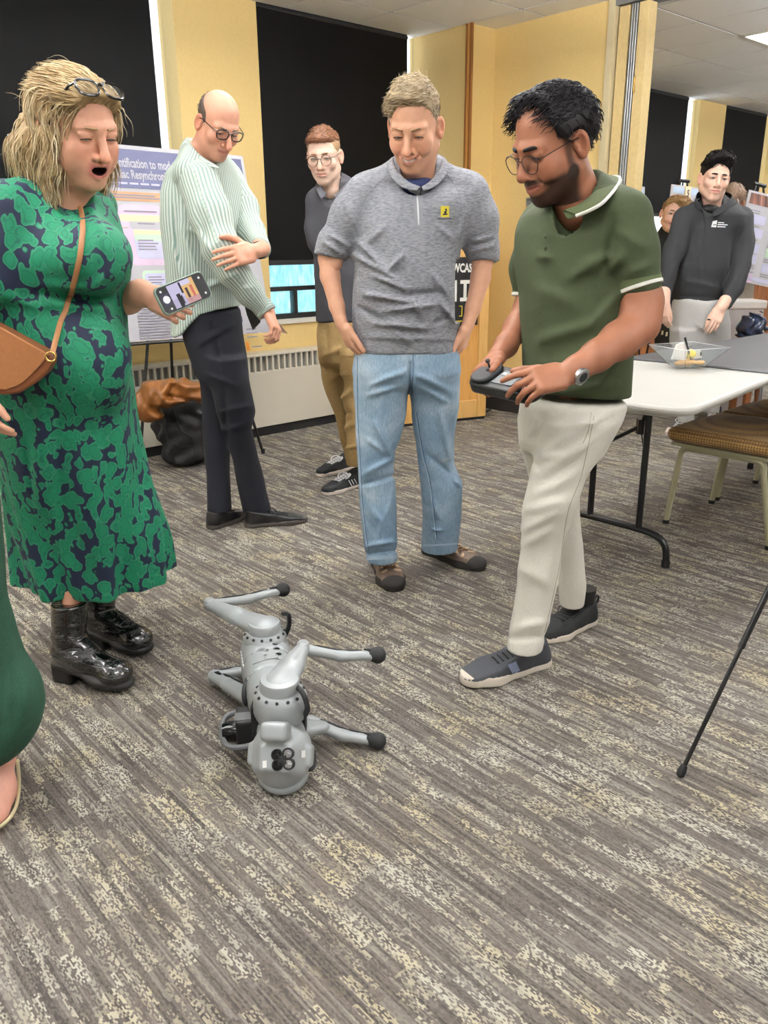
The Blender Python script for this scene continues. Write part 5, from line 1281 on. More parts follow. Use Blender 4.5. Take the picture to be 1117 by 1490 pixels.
def glasses(p, fr, mat, lens_r=(0.024, 0.019), y=0.098, z=-0.002, rim=0.0016, lens=True, cx=0.0325, sq=2.6, temple=0.0016, name='glasses', tilt=0.0, ear=(-0.012, 0.004)):
    g = emptyob(name, fr.W((0, y, z))); g.location = [float(t) for t in fr.W((0, y, z)) - wloc(p)]; g.parent = p
    for s in (-1, 1):
        P = []
        for k in range(28):
            a = 2 * pi * k / 28; c_, s_ = cos(a), sin(a)
            xx = abs(c_) ** (2 / sq) * np.sign(c_) * lens_r[0]; zz = abs(s_) ** (2 / sq) * np.sign(s_) * lens_r[1]
            if s_ < 0: xx *= 0.92
            P.append(fr.W((s * cx + xx, y - 0.0035 * ((s * cx + xx) / 0.05) ** 2 - tilt * zz, z + zz)))
        q = MB(); q.tube(P, rim * fr.s, 6, closed=True); q.build('rim', mat, g)
        if lens:
            q = MB(); c0 = np.mean(P, 0); q.add([c0] + P, [(0, 1 + k, 1 + (k + 1) % 28) for k in range(28)]); q.build('lens', M_lensclear, g)
        q = MB(); q.tube([fr.W((s * (cx + lens_r[0]), y - 0.0055, z + lens_r[1] * 0.5)), fr.W((s * 0.068, y - 0.018, z + lens_r[1] * 0.5)), fr.W((s * 0.079, ear[0] + 0.02, z * 0.5 + ear[1] + 0.006)), fr.W((s * 0.079, ear[0] - 0.015, ear[1] - 0.004)), fr.W((s * 0.077, ear[0] - 0.03, ear[1] - 0.022))], temple * fr.s, 6); q.build('temple', mat, g)
    q = MB(); q.tube([fr.W((-(cx - lens_r[0]), y, z + lens_r[1] * 0.35)), fr.W((0, y + 0.003, z + lens_r[1] * 0.5)), fr.W((cx - lens_r[0], y, z + lens_r[1] * 0.35))], rim * 1.1 * fr.s, 6); q.build('bridge', mat, g)
    return g
def thin_glass(name, tint='ffffff', clear=0.93):
    m = bpy.data.materials.new(name); m.use_nodes = True; nt = m.node_tree; nt.nodes.remove(nt.nodes['Principled BSDF'])
    t = nd(nt, 'ShaderNodeBsdfTransparent', {0: rgba(tint)}); g = nd(nt, 'ShaderNodeBsdfGlossy', {'Roughness': 0.03}); f = nd(nt, 'ShaderNodeMixShader', {0: 1 - clear, 1: t.outputs[0], 2: g.outputs[0]})
    nt.links.new(f.outputs[0], nt.nodes['Material Output'].inputs[0]); return m
M_lensclear = thin_glass('spectacle_lens')

# ------------------------------------------------------------------ man in the grey pullover
def knit(name, c1, c2, sc=(60, 60, 220), b_=0.25):
    m, nt, b = newmat(name, c1, 0.85); v = ocoord(nt, scale=sc); f = noise(nt, v, 1.0, 3, 0.6)
    nt.links.new(ramp(nt, f, [(0.36, rgba(c2)), (0.62, rgba(c1))]), b.inputs['Base Color'])
    v2 = ocoord(nt); w1 = noise(nt, v2, 26.0, 3, 0.55, 1.2)
    bump(nt, b, mth(nt, 'ADD', mth(nt, 'MULTIPLY', f, 0.15), w1), b_, 0.012); return m
def denim():
    m, nt, b = newmat('faded_denim', '7f9dbb', 0.8); v = ocoord(nt, scale=(260, 260, 40)); f = noise(nt, v, 1.0, 3, 0.6); v2 = ocoord(nt); w = noise(nt, v2, 5.0, 4, 0.55, 0.8)
    s = mth(nt, 'ADD', mth(nt, 'MULTIPLY', f, 0.35), mth(nt, 'MULTIPLY', w, 0.65))
    nt.links.new(ramp(nt, s, [(0.32, rgba('67839d')), (0.5, rgba('8da8bf')), (0.66, rgba('bccbd8'))]), b.inputs['Base Color'])
    bump(nt, b, mth(nt, 'ADD', mth(nt, 'MULTIPLY', f, 0.2), noise(nt, v2, 20, 3, 0.5, 1.0)), 0.22, 0.012); return m
M_heather = knit('grey_heather_knit', '94959c', '6f7178')
M_denim = denim()
pg = person(onz(600, 838), 'man in a grey quarter-zip pullover and faded jeans, hands in pockets, looking down')
YB = 2.97
fr = Frame(at(602, 183, 2.90), -106, 28, 2, 1.06)
SKIN_G = 'e0aa8c'
hd = head_mesh(fr, at(609, 268, 2.98), 0.060, SKIN_G, nose=1.2, smile=0.8, mouth='smile', eye_open=0.0032, eye_drop=-0.0035, brow='9a7a5c', brow_r=0.0028, lip='b0695f', neck_r2=0.068, gaze=-40, cheek=0.3, jaw=1.03)
# forearms and hands
ext = []
F = fieldpx(430, 340, 545, 545, 2.78, 3.12, 0.0042)
tubepx(F, [(494, 330, 2.99, 17), (478, 375, 2.99, 15), (480, 402, 2.975, 14), (490, 445, 2.94, 11), (497, 472, 2.92, 9)], k=0.012)
hand(F, at(498, 470, 2.915), at(516, 520, 2.93) - at(497, 470, 2.915), np.array([0.9, 0.35, 0.1]), True, 0.98, curl=((20, 30, 20),) * 4, thumb=(0.8, 0.5, 0.1), tcurl=8)
V, Q = F.mesh(); ext.append((V, Q))
F = fieldpx(640, 340, 745, 545, 2.78, 3.14, 0.0042)
tubepx(F, [(692, 335, 3.0, 17), (702, 378, 3.0, 15), (699, 404, 2.985, 14), (688, 448, 2.95, 11), (680, 474, 2.93, 9)], k=0.012)
hand(F, at(680, 472, 2.925), at(668, 520, 2.94) - at(680, 472, 2.925), np.array([-0.9, 0.35, 0.1]), False, 0.98, curl=((20, 30, 20),) * 4, thumb=(0.8, 0.5, 0.1), tcurl=8)
V, Q = F.mesh(); ext.append((V, Q))
finish_body(pg, hd, ext, SKIN_G, [[at(485, 385, 2.975), at(500, 335, 2.99), at(540, 285, 2.99), at(609, 262, 2.99), at(677, 285, 2.99), at(693, 335, 3.0), at(698, 385, 2.99)], [at(609, 262, 2.99), at(592, 520, 2.96)], [at(560, 800, 2.90), at(555, 690, 2.93), at(565, 540, 2.96), at(620, 540, 2.97), at(635, 700, 3.02), at(640, 785, 3.06)]])
# hair, side parted and swept towards his right
cut = [((0, 0.058, 0.080), (-0.12, 0.85, -0.52)), ((0, 0.02, -0.045), (0, 0.15, -1)), ((0, 0.040, 0.0), (0, 1, -0.35))]
hV, hQ, hC = hair_shell(fr, [((0.002, -0.018, 0.042), (0.080, 0.098, 0.086)), ((0.006, 0.032, 0.094), (0.054, 0.044, 0.022)), ((0.0, -0.02, 0.112), (0.05, 0.06, 0.02))], cut, '9c8a70', rough=(0.002, 1.2))
hr = meshob('hair', hV, hQ, M_hair, pg, cols=hC)
strands((hV, hQ), lambda P: np.tile(fr.D((0.8, 0.35, 0.0)), (len(P), 1)), 1100, 0.026, 0.0012, ('b9a582', '8c7756', 'd2c3a4', 'a08c6c', '7c6a50'), 3, lift=0.004, keep=lambda P: fr.L(P)[:, 2] > 0.045, parent=hr)
strands((hV, hQ), lambda P: np.tile(fr.D((0.0, -0.5, -0.8)), (len(P), 1)), 500, 0.022, 0.0011, ('8e8272', '7a6f62', 'a59a8a', '6f675c'), 4, lift=0.002, keep=lambda P: fr.L(P)[:, 2] < 0.06, parent=hr)
strands((hV, hQ), lambda P: np.tile(fr.D((0.1, -0.3, 1.0)), (len(P), 1)), 60, 0.03, 0.0010, ('d8cbb0', 'c0ad88'), 5, lift=0.0, keep=lambda P: (fr.L(P)[:, 2] > 0.10) & (fr.L(P)[:, 1] < 0.02), parent=hr, jit=0.5)
# pullover
F = fieldpx(440, 205, 745, 545, 2.66, 3.3, 0.0065)
tor = ringpx([(268, 566, 650, 2.99, .80, -8), (281, 530, 686, 2.99, .62, -8), (300, 519, 690, 2.98, .62, -8), (330, 517, 676, 2.97, .68, -8), (365, 515, 669, 2.965, .72, -8), (420, 514, 667, 2.96, .76, -8), (465, 513, 668, 2.96, .76, -8), (505, 516, 667, 2.96, .74, -8), (519, 517, 666, 2.96, .74, -8)])
F.rings(tor, k=0)
F.chain([at(536, 283, 2.99), at(606, 252, 3.0), at(678, 281, 2.99)], [0.062, 0.078, 0.062], k=0.04)
tubepx(F, [(536, 284, 2.99, 32), (512, 318, 2.995, 31), (485, 362, 2.99, 24.5)], k=0.035)
tubepx(F, [(677, 283, 2.99, 32), (692, 320, 3.0, 31), (702, 366, 3.0, 23)], k=0.035)
tubepx(F, [(485, 352, 2.99, 25), (479, 371, 2.99, 22.5)], k=0.012); tubepx(F, [(701, 358, 3.0, 24), (703, 379, 3.0, 22)], k=0.012)
F.cut(at(478, 374, 2.99), unit(at(474, 400, 2.98) - at(482, 362, 2.99)), at(430, 340, 2.7) * [1, 1, 0] + [0, 0, 1.0], at(508, 300, 3.3) * [1, 1, 0] + [0, 0, 1.4])
F.cut(at(703, 381, 3.0), unit(at(703, 410, 2.98) - at(702, 366, 3.0)), at(676, 340, 2.7) * [1, 1, 0] + [0, 0, 1.0], at(745, 300, 3.3) * [1, 1, 0] + [0, 0, 1.4])
# stand collar, open in front
cb = at(607, 247, 2.985)
for a in np.linspace(-2.5, 2.5, 15):
    f_ = fr.D((0, 1, 0)); p0 = cb + np.array([sin(a + 0.06) * 0.078, 0.073 * cos(a + 0.06) , 0])
    tl = 0.028 - 0.018 * (1 if abs(a) > 1.9 else 0)
    if True: F.cone(p0 + [0, 0, -0.03 - 0.02 * (abs(a) > 1.6)], p0 * 1.0 + np.array([sin(a) * 0.004, 0.0, tl * (1.0 if abs(a) < 1.8 else 0.3)]), 0.010, 0.0075, k=0.012)
F.cone(at(607, 262, 2.905), at(607, 215, 2.985), 0.058, 0.062, k=0.006, op='s')
F.cone(at(607, 283, 2.885), at(607, 236, 2.90), 0.010, 0.040, k=0.008, op='s')
wrinkle(F, 0.0035, 1.0, 0.4)
folds(F, 2.86, [(515, 372, 580, 408, 4.2, 0.0240), (520, 352, 560, 392, 4.2, 0.0216), (585, 372, 566, 392, 3.4, 0.0288), (540, 400, 590, 420, 4.2, 0.0240), (585, 430, 640, 425, 4.2, -0.0192), (530, 428, 600, 440, 4.2, 0.0240), (560, 452, 630, 444, 3.8, 0.0264), (545, 470, 620, 478, 4.2, 0.0240), (600, 432, 615, 462, 3.4, 0.0264), (630, 400, 655, 432, 4.2, 0.0192), (525, 448, 560, 470, 4.2, -0.0216), (640, 440, 664, 470, 4.2, 0.0216), (530, 490, 660, 494, 3.4, 0.0096), (572, 482, 600, 500, 3.4, 0.0168), (632, 470, 655, 458, 3.4, -0.0168),
    (522, 345, 505, 300, 4.2, 0.0144), (668, 345, 680, 305, 4.2, 0.0144), (470, 352, 500, 372, 3.0, 0.0168), (476, 340, 506, 358, 3.0, 0.0144), (684, 366, 718, 358, 3.0, 0.0168), (686, 352, 716, 344, 3.0, 0.0144), (560, 330, 535, 352, 4.2, 0.0120), (640, 330, 662, 350, 4.2, 0.0120)])
F.cut(at(590, 516, 2.85), (0, -0.10, -1))
o_, SV, SQ = cloth(F, 'pullover', M_heather, pg); Bs = bvh(SV, SQ)
tp_ = spline([at(612, 272, 2.862), at(590, 262, 2.87), at(572, 240, 2.91), at(574, 226, 2.98), at(607, 222, 3.075), at(641, 225, 2.99), at(644, 240, 2.92), at(628, 262, 2.875), at(613, 272, 2.862)], 4)
dp_ = spline([at(604, 277, 2.845), at(577, 272, 2.85), at(560, 252, 2.90), at(564, 240, 3.0), at(607, 236, 3.10), at(652, 238, 3.0), at(655, 252, 2.91), at(638, 271, 2.855), at(616, 277, 2.845)], 4)
V, Fc = [], []
for t, d in zip(tp_, [d * 0.62 + t * 0.38 for t, d in zip(tp_, dp_)]): V += [d - ZZ * 0.008, d * 0.5 + t * 0.5 + unit(d - t) * 0.004, t, t - unit(t - np.array([608, 0, 0]) * 0 - at(607, 262, 2.985)) * 0.010 - ZZ * 0.004, t - ZZ * 0.03 - unit((t - at(607, 262, 2.985)) * [1, 1, 0]) * 0.014]
for i in range(len(tp_) - 1):
    for k in range(4): Fc.append((i * 5 + k, (i + 1) * 5 + k, (i + 1) * 5 + k + 1, i * 5 + k + 1))
co = meshob('collar', V, Fc, M_heather, pg); md = co.modifiers.new('s', 'SOLIDIFY'); md.thickness = 0.003; sb = co.modifiers.new('b', 'SUBSURF'); sb.levels = 1; sb.render_levels = 1
# undershirt showing in the open collar
q = MB(); q.sphere(at(608, 273, 2.95), (0.066, 0.062, 0.042), 24, 16); q.build('undershirt', plain('navy_cotton', '1f2a55', 0.8), pg)
M_zip = plain('zip_silver', 'b9bcc2', 0.35, 0.6); M_seam = plain('seam_grey', '7d7f86', 0.8)
L_ = surf_line(Bs, ((607, 276), (608, 300), (609, 327)), 6, 0.001)
q = MB(); q.tube(L_, 0.0035, 6, flat=0.5); zp = q.build('zip', M_zip, pg)
V, Fc = patch(Bs, quadfn((601, 282), (615, 282), (615, 330), (603, 330)), 3, 10, 0.0006); meshob('zip_placket', V, Fc, plain('grey_heather_edge', '8a8b92', 0.85), pg)
q = MB(); p0 = hit(Bs, 607, 277, 0.005); q.box(p0, (0.005, 0.002, 0.010)); q.box(p0 - ZZ * 0.022, (0.0035, 0.0015, 0.013)); q.build('zip_pull', M_zip, zp, smooth=False)
V, Fc = patch(Bs, quadfn((641, 300), (653, 300), (653, 316), (641, 316)), 3, 4, 0.0015); em = meshob('emblem', V, Fc, plain('emblem_yellow', 'd8c433', 0.7), pg)
for P4 in (((645.5, 308), (650, 305), (649, 310), (646, 312)), ((644, 311), (650.5, 310.6), (650.5, 312.6), (643.5, 313.2)), ((646.5, 304), (649, 303.4), (650, 305.5), (648, 306.5))):
    V, Fc = patch(Bs, quadfn(*P4), 1, 1, 0.0022); meshob('emblem_bird', V, Fc, M_black, em)
V, Fc = patch(Bs, lambda s, t: (636 + 21 * s, 317.4 + 1.8 * t), 8, 1, 0.0015); meshob('emblem_lettering', V, Fc[::1], plain('text_dark', '45434f', 0.6, var=0.0), em)
for pts in (((519, 344), (522, 320), (534, 284), (560, 258)), ((669, 340), (672, 318), (668, 282), (650, 254)), ((518, 507), (560, 513), (606, 516), (664, 510))):
    L_ = surf_line(Bs, pts, 8, 0.0002)
    if len(L_) > 2: q = MB(); q.tube(L_, 0.0014, 5); q.build('seam', M_seam, pg)
# jeans
F = fieldpx(495, 480, 695, 830, 2.62, 3.36, 0.0068)
F.rings(ringpx([(500, 517, 667, 2.96, .70, -8), (540, 514, 668, 2.96, .74, -8), (548, 518, 664, 2.96, .74, -8), (566, 532, 650, 2.96, .6, -8)]), k=0, capr=0.03)
LL = ringpx([(515, 520, 592, 2.96, 1.1, 0), (535, 515, 600, 2.96, 1.1, 0), (560, 514, 600, 2.955, 1.05, 0), (591, 515, 593, 2.95, 1.0, 0), (612, 516, 588, 2.945, 1.0, 0), (643, 518, 582, 2.935, 1.0, 0), (665, 519.5, 571, 2.93, 1.05, 0), (691, 521, 574, 2.925, 1.0, 0), (734, 523, 575.5, 2.92, 1.0, 0), (789, 530, 577, 2.905, 1.0, 0), (816, 533, 578, 2.90, 1.0, 0)])
RL = ringpx([(515, 598, 664, 2.965, 1.1, 0), (535, 592, 668, 2.965, 1.1, 0), (560, 590, 668, 2.965, 1.05, 0), (597, 599, 666.5, 2.98, 1.05, 0), (643, 604, 661, 3.0, 1.05, 0), (673, 607.5, 659, 3.01, 1.05, 0), (703, 611, 673, 3.02, 0.95, 0), (749, 614, 671, 3.04, 0.95, 0), (775, 613, 668, 3.055, 0.95, 0), (798, 612, 665, 3.07, 0.95, 0)])
F.rings(LL, k=0.02); F.rings(RL, k=0.02)
wrinkle(F, 0.003, 0.9, 2.2)
folds(F, 2.84, [(598, 530, 596, 600, 3.4, -0.0250), (540, 560, 590, 540, 4.2, 0.0146), (535, 575, 592, 560, 3.4, 0.0125), (605, 545, 655, 570, 4.2, 0.0146), (604, 560, 650, 585, 3.4, 0.0125), (545, 615, 572, 668, 4.2, 0.0208), (530, 690, 570, 668, 4.2, 0.0208), (528, 705, 574, 692, 3.4, -0.0187), (535, 640, 560, 660, 3.4, 0.0146), (640, 600, 655, 670, 4.2, 0.0187), (620, 660, 668, 700, 4.2, -0.0166), (650, 680, 672, 712, 3.4, 0.0187), (538, 740, 572, 780, 4.2, 0.0104), (535, 795, 575, 788, 3.4, 0.0208), (533, 806, 577, 801, 3.0, -0.0166), (616, 770, 664, 778, 3.4, 0.0208), (618, 784, 662, 788, 3.0, -0.0187), (570, 720, 560, 760, 4.2, 0.0104), (625, 720, 640, 760, 4.2, 0.0104), (560, 740, 548, 790, 3.4, 0.0104)])
o_, JV, JQ = cloth(F, 'jeans', M_denim, pg); Bj = bvh(JV, JQ)
M_stitch = plain('pale_stitching', 'c5d3de', 0.8); M_dden = plain('dark_denim_seam', '4e6d8e', 0.85)
for pts in (((516, 520), (516.5, 600), (521, 680), (524, 734), (532, 800)), ((602, 600), (612, 660), (622, 700), (627, 740), (632, 785)), ((597, 515), (597, 545), (595, 575))):
    for dx, m_, r in ((2, M_stitch, 0.0011), (4, M_dden, 0.0016)):
        L_ = surf_line(Bj, [(x + dx, y) for x, y in pts], 10, 0.0002)
        if len(L_) > 2: q = MB(); q.tube(L_, r, 5); q.build('seam', m_, pg)
V, Fc = patch(Bj, lambda s, t: (534 + 43 * s, 810 - 2 * s + 5 * t), 14, 1, 0.0012); meshob('hem', V, Fc, plain('pale_hem_denim', 'a9c0d3', 0.85), pg)
V, Fc = patch(Bj, lambda s, t: (613 + 52 * s, 792 + 3 * t - 3 * s * s), 14, 1, 0.0012); meshob('hem', V, Fc, plain('pale_hem_denim', 'a9c0d3', 0.85), pg)
# hiking shoes
M_hike = plain('brown_suede', '77665a', 0.85, var=0.22, scale=50); M_hsole = plain('black_brown_rubber', '2b2725', 0.8); M_lace = plain('brown_lace', '6b4d33', 0.8); M_pale = plain('beige_overlay', 'c8ac8c', 0.8)
for hl_, te_, wd in ((onz(551, 818, 0) , onz(576, 862, 0), 0.052), (onz(616, 801, 0), onz(704, 831, 0), 0.049)):
    so, B, top, P_ = shoe(pg, hl_, te_, wd, M_hike, M_hsole, lace=M_lace, sole_h=0.036, collar_h=0.03, name='shoe', lace_r=0.003)
    for i, a in enumerate((0.40, 0.50, 0.60, 0.70)):
        for sg in (-1, 1):
            pp = [top(a + 0.05 * t, sg * (0.014 + 0.024 * t)) for t in np.linspace(0, 1, 5)]
            if all(t is not None for t in pp): q = MB(); q.tube(pp, [0.0045, 0.006, 0.006, 0.006, 0.0055], 6, flat=0.6); q.build('overlay_strip', M_pale, so)
    F = Field(np.minimum(hl_, te_) - 0.07, np.maximum(hl_, te_) + 0.07 + ZZ * 0.08, 0.0045)
    F.ell(P_(0.86, 0, 0.022), (0.048, 0.048, 0.030), k=0); F.cut(P_(0.84, 0, 0), -unit(te_ - hl_)); F.cut(P_(0, 0, 0.012), -ZZ); V, Q = F.mesh(); meshob('toe_cap', V, Q, M_hsole, so)

# ------------------------------------------------------------------ man in the green polo with the controller
def pique(name, c1, c2, b_=0.2, sc=500.0, foldsc=16.0):
    m, nt, b = newmat(name, c1, 0.85); v = ocoord(nt); f = noise(nt, v, sc, 2); g_ = noise(nt, v, foldsc, 3, 0.5, 1.0)
    nt.links.new(ramp(nt, f, [(0.35, rgba(c2)), (0.65, rgba(c1))]), b.inputs['Base Color'])
    bump(nt, b, mth(nt, 'ADD', mth(nt, 'MULTIPLY', f, 0.12), g_), b_, 0.012); return m
M_polo = pique('olive_pique', '3b4629', '333d23'); M_polodark = pique('olive_rib', '4d5836', '454f30')
M_tip = plain('white_tipping', 'eeeee6', 0.8, var=0.02)
M_chino = pique('cream_twill', 'e2dfd5', 'dad6cb', 0.25, 300.0, 18.0)
pn_ = person(onz(775, 955), 'man in an olive green polo shirt and cream trousers walking while holding a remote controller')
SKIN_I = '96634a'
fr = Frame(at(803, 208, 2.22), -152, 26, 4, 1.07)
bd = lambda x, y, z: 0.8 * sm(np.abs(x), 0.050, 0.062) * sm(y, -0.002, 0.010) * sm(0.030 - y, 0, 0.014) * sm(0.03 - z, 0, 0.02) * sm(z, -0.085, -0.06) + 0.95 * sm(np.maximum(-z - 0.048 + 0.25 * np.maximum(0.03 - y, 0) - 0.0, 0) + 0.0, 0.0, 0.016) * sm(y, -0.010, 0.012) * sm(0.068 - np.abs(np.sqrt((x / 1.25) ** 2 + (z + 0.068) ** 2 * 2.2) - 0.09), 0.0, 0.012) * (1 - np.exp(-((np.abs(x)) / 0.026) ** 4 - ((z + 0.069) / 0.0115) ** 4) * (y > 0.06)) * (z > -0.135) + 0.95 * np.exp(-(np.abs(x) / 0.030) ** 6 - ((z + 0.0535) / 0.0065) ** 4) * (y > 0.07)
hd = head_mesh(fr, at(842, 300, 2.27), 0.056, SKIN_I, smile=0.35, eye_open=0.0034, eye_drop=-0.003, brow='1a1412', brow_r=0.0042, lip='96584c', beard=bd, beard_col='2b1d17', neck_r2=0.066, gaze=-35, nose=1.05, iris='2a1b14')
ext = []
# his left arm (nearer), bare below the sleeve
F = fieldpx(725, 395, 975, 600, 1.86, 2.30, 0.004)
tubepx(F, [(925, 385, 2.13, 29), (933, 440, 2.12, 28), (930, 472, 2.10, 26), (900, 496, 2.06, 25), (868, 518, 2.02, 20.5), (838, 537, 1.995, 16.5), (826, 544, 1.985, 15.5)], k=0.03)
w0 = at(826, 545, 1.985)
hand(F, w0, at(770, 556, 1.955) - w0, np.array([-0.05, 0.75, -0.75]), False, 1.02, curl=((12, 18, 10), (30, 30, 18), (38, 35, 20), (40, 35, 20)), spread=5, thumb=(0.85, 0.55, 0.35), tcurl=6)
V, Q = F.mesh(); ext.append((V, Q))
# his right arm (farther)
F = fieldpx(670, 400, 800, 600, 2.10, 2.62, 0.004)
tubepx(F, [(775, 415, 2.45, 22), (768, 452, 2.44, 20), (752, 478, 2.40, 18.5), (736, 503, 2.31, 15), (723, 518, 2.255, 13.5)], k=0.025)
w1 = at(722, 519, 2.25)
hand(F, w1, at(691, 549, 2.145) - w1, np.array([0.60, 0.1, -0.70]), True, 1.0, curl=((30, 35, 20), (35, 40, 25), (40, 40, 25), (45, 40, 25)), thumb=(0.9, 0.45, -0.05), tcurl=14)
V, Q = F.mesh(); ext.append((V, Q))
finish_body(pn_, hd, ext, SKIN_I, [[at(930, 440, 2.12), at(922, 390, 2.13), at(895, 325, 2.19), at(845, 305, 2.28), at(798, 335, 2.40), at(776, 390, 2.45), at(770, 440, 2.44)], [at(845, 305, 2.28), at(830, 560, 2.26), at(820, 700, 2.18), at(775, 920, 2.16)], [at(830, 560, 2.27), at(812, 720, 2.41), at(832, 865, 2.475)]])
# thick black hair swept forward
cut = [((0, 0.066, 0.047), (0, 0.55, -0.83)), ((0, -0.03, -0.075), (0, 0.25, -1)), ((0, 0.030, 0.0), (0, 1, -0.10))]
hV, hQ, hC = hair_shell(fr, [((0.0, -0.022, 0.034), (0.087, 0.103, 0.088)), ((0.0, 0.050, 0.083), (0.070, 0.062, 0.044)), ((0.01, 0.092, 0.074), (0.056, 0.036, 0.036)), ((0, -0.075, 0.02), (0.07, 0.05, 0.07))], cut, '151214', rough=(0.0035, 0.9), k=0.02, subs=[((s * 0.085, -0.004, -0.012), (0.02, 0.028, 0.040)) for s in (-1, 1)])
hr = meshob('hair', hV, hQ, M_hair, pn_, cols=hC)
strands((hV, hQ), lambda P: np.tile(fr.D((0.25, 0.9, -0.15)), (len(P), 1)), 1100, 0.045, 0.0018, ('17141a', '0f0d10', '1d1a1f', '252126'), 13, lift=0.004, keep=lambda P: fr.L(P)[:, 2] > 0.05, parent=hr, curl=0.002, jit=0.12)
strands((hV, hQ), lambda P: np.tile(fr.D((0.0, -0.4, -0.9)), (len(P), 1)), 500, 0.028, 0.0012, ('17141a', '0f0d10', '221e22'), 14, lift=0.003, keep=lambda P: fr.L(P)[:, 2] < 0.06, parent=hr)
M_gframe = plain('dark_steel_frame', '2b2524', 0.3, 0.4)
glasses(pn_, fr, M_gframe, lens_r=(0.0245, 0.0215), y=0.103, z=-0.008, rim=0.0011, temple=0.0012, sq=2.2, name='glasses')
# polo
F = fieldpx(735, 235, 985, 605, 1.90, 2.66, 0.0062)
F.rings(ringpx([(290, 800, 885, 2.28, .8, -55), (310, 768, 912, 2.28, .62, -55), (340, 756, 930, 2.28, .62, -55), (375, 755, 918, 2.28, .66, -55), (430, 759, 912, 2.27, .70, -55), (480, 762, 911, 2.26, .72, -55), (530, 764, 911, 2.26, .74, -55), (565, 768, 909, 2.26, .74, -55), (594, 772, 905, 2.26, .72, -55)]), k=0)
F.chain([at(790, 325, 2.42), at(845, 292, 2.29), at(908, 318, 2.17)], [0.062, 0.075, 0.068], k=0.04)
tubepx(F, [(907, 322, 2.15, 38), (921, 365, 2.13, 35), (930, 412, 2.12, 32)], k=0.03)
tubepx(F, [(783, 340, 2.44, 31), (772, 390, 2.45, 27), (770, 428, 2.45, 24)], k=0.03)
F.cut(at(930, 420, 2.12), unit(at(936, 452, 2.11) - at(926, 412, 2.125)), at(896, 380, 1.9), at(985, 250, 2.26) + [0, 0, 0.3])
F.cut(at(768, 433, 2.45), unit(at(764, 470, 2.44) - at(771, 425, 2.45)), at(740, 470, 2.36), at(762, 330, 2.66))
# open collar
F.cone(at(840, 330, 2.20), at(835, 255, 2.26), 0.052, 0.066, k=0.008, op='s')
F.cone(at(800, 345, 2.17), at(815, 285, 2.18), 0.008, 0.045, k=0.008, op='s')
wrinkle(F, 0.003, 0.9, 1.1)
folds(F, 2.08, [(775, 372, 800, 376, 5.6, 0.0135), (830, 402, 872, 384, 8.4, 0.0149), (845, 385, 890, 372, 8.4, 0.0149), (880, 400, 905, 372, 7.0, 0.0135), (770, 500, 870, 470, 9.8, 0.0121), (790, 540, 890, 500, 9.8, 0.0121), (900, 430, 862, 470, 8.4, 0.0121), (780, 420, 830, 440, 9.8, 0.0095), (905, 470, 850, 520, 8.4, 0.0108), (905, 520, 870, 560, 8.4, 0.0108), (892, 320, 880, 400, 7.0, -0.0121), (800, 570, 895, 560, 7.0, 0.0095), (905, 340, 938, 360, 8.4, 0.0081), (910, 400, 950, 385, 7.0, 0.0095)])
F.cut(at(840, 581, 2.1), (-0.05, -0.05, -1))
o_, SV, SQ = cloth(F, 'polo_shirt', M_polo, pn_); Bs = bvh(SV, SQ)
# cuff tipping and ribbed collar
for c, ax_, r_ in ((at(930, 417, 2.12), at(936, 452, 2.11) - at(926, 412, 2.125), 31.5), (at(769, 430, 2.45), at(764, 470, 2.44) - at(771, 425, 2.45), 23.5)):
    R = r_ / ppm(c); d = unit(ax_)
    q = MB(); q.lathe([(R * 1.0, -0.028), (R * 1.045, -0.026), (R * 1.05, 0.0), (R * 1.0, 0.003)], c, d, 32); rb = q.build('sleeve_rib', M_polodark, pn_)
    q = MB(); q.lathe([(R * 1.02, -0.004), (R * 1.065, -0.0035), (R * 1.065, 0.0045), (R * 1.0, 0.006)], c, d, 32); q.build('tipping', M_tip, rb)
# collar: a band standing round the neck and falling outwards
def collar(p, base, tops, drops, mat, name='collar', th=0.004, tip=None):
    V, Fc = [], []; n = len(base)
    for i in range(n):
        b_, t_, d_ = [np.asarray(k[i], float) for k in (base, tops, drops)]
        for P in (b_, t_, (t_ + d_) / 2 + unit(d_ - b_) * 0.004, d_): V.append(P)
    for i in range(n - 1):
        for k in range(3): Fc.append((i * 4 + k, (i + 1) * 4 + k, (i + 1) * 4 + k + 1, i * 4 + k + 1))
    o = meshob(name, V, Fc, mat, p); md = o.modifiers.new('s', 'SOLIDIFY'); md.thickness = th; md.offset = 0; sb = o.modifiers.new('b', 'SUBSURF'); sb.levels = 1; sb.render_levels = 1
    if tip: q = MB(); q.tube([np.asarray(d_) + unit(np.asarray(d_) - np.asarray(t_)) * 0.001 for d_ in drops], 0.0042, 6, flat=0.6); q.build('collar_tipping', tip, o)
    return o
tp_ = spline([at(815, 303, 2.15), at(838, 294, 2.15), at(860, 276, 2.19), at(872, 260, 2.26), at(866, 254, 2.34), at(835, 262, 2.38), at(805, 285, 2.34), at(796, 300, 2.24)], 4)
dp_ = spline([at(838, 314, 2.10), at(858, 306, 2.08), at(880, 292, 2.09), at(902, 262, 2.22), at(885, 258, 2.40), at(840, 275, 2.43), at(785, 305, 2.40), at(774, 332, 2.28)], 4)
bs_ = [t * 0.5 + d * 0.5 - ZZ * 0.02 for t, d in zip(tp_, dp_)]
dn_ = len(tp_)
q_tip = [dp_[i] for i in range(dn_)]
co = collar(pn_, bs_, tp_, dp_, M_polodark)
q = MB(); q.tube([dp_[i] for i in range(0, 16)], 0.0045, 6); q.build('collar_tipping', M_tip, co)
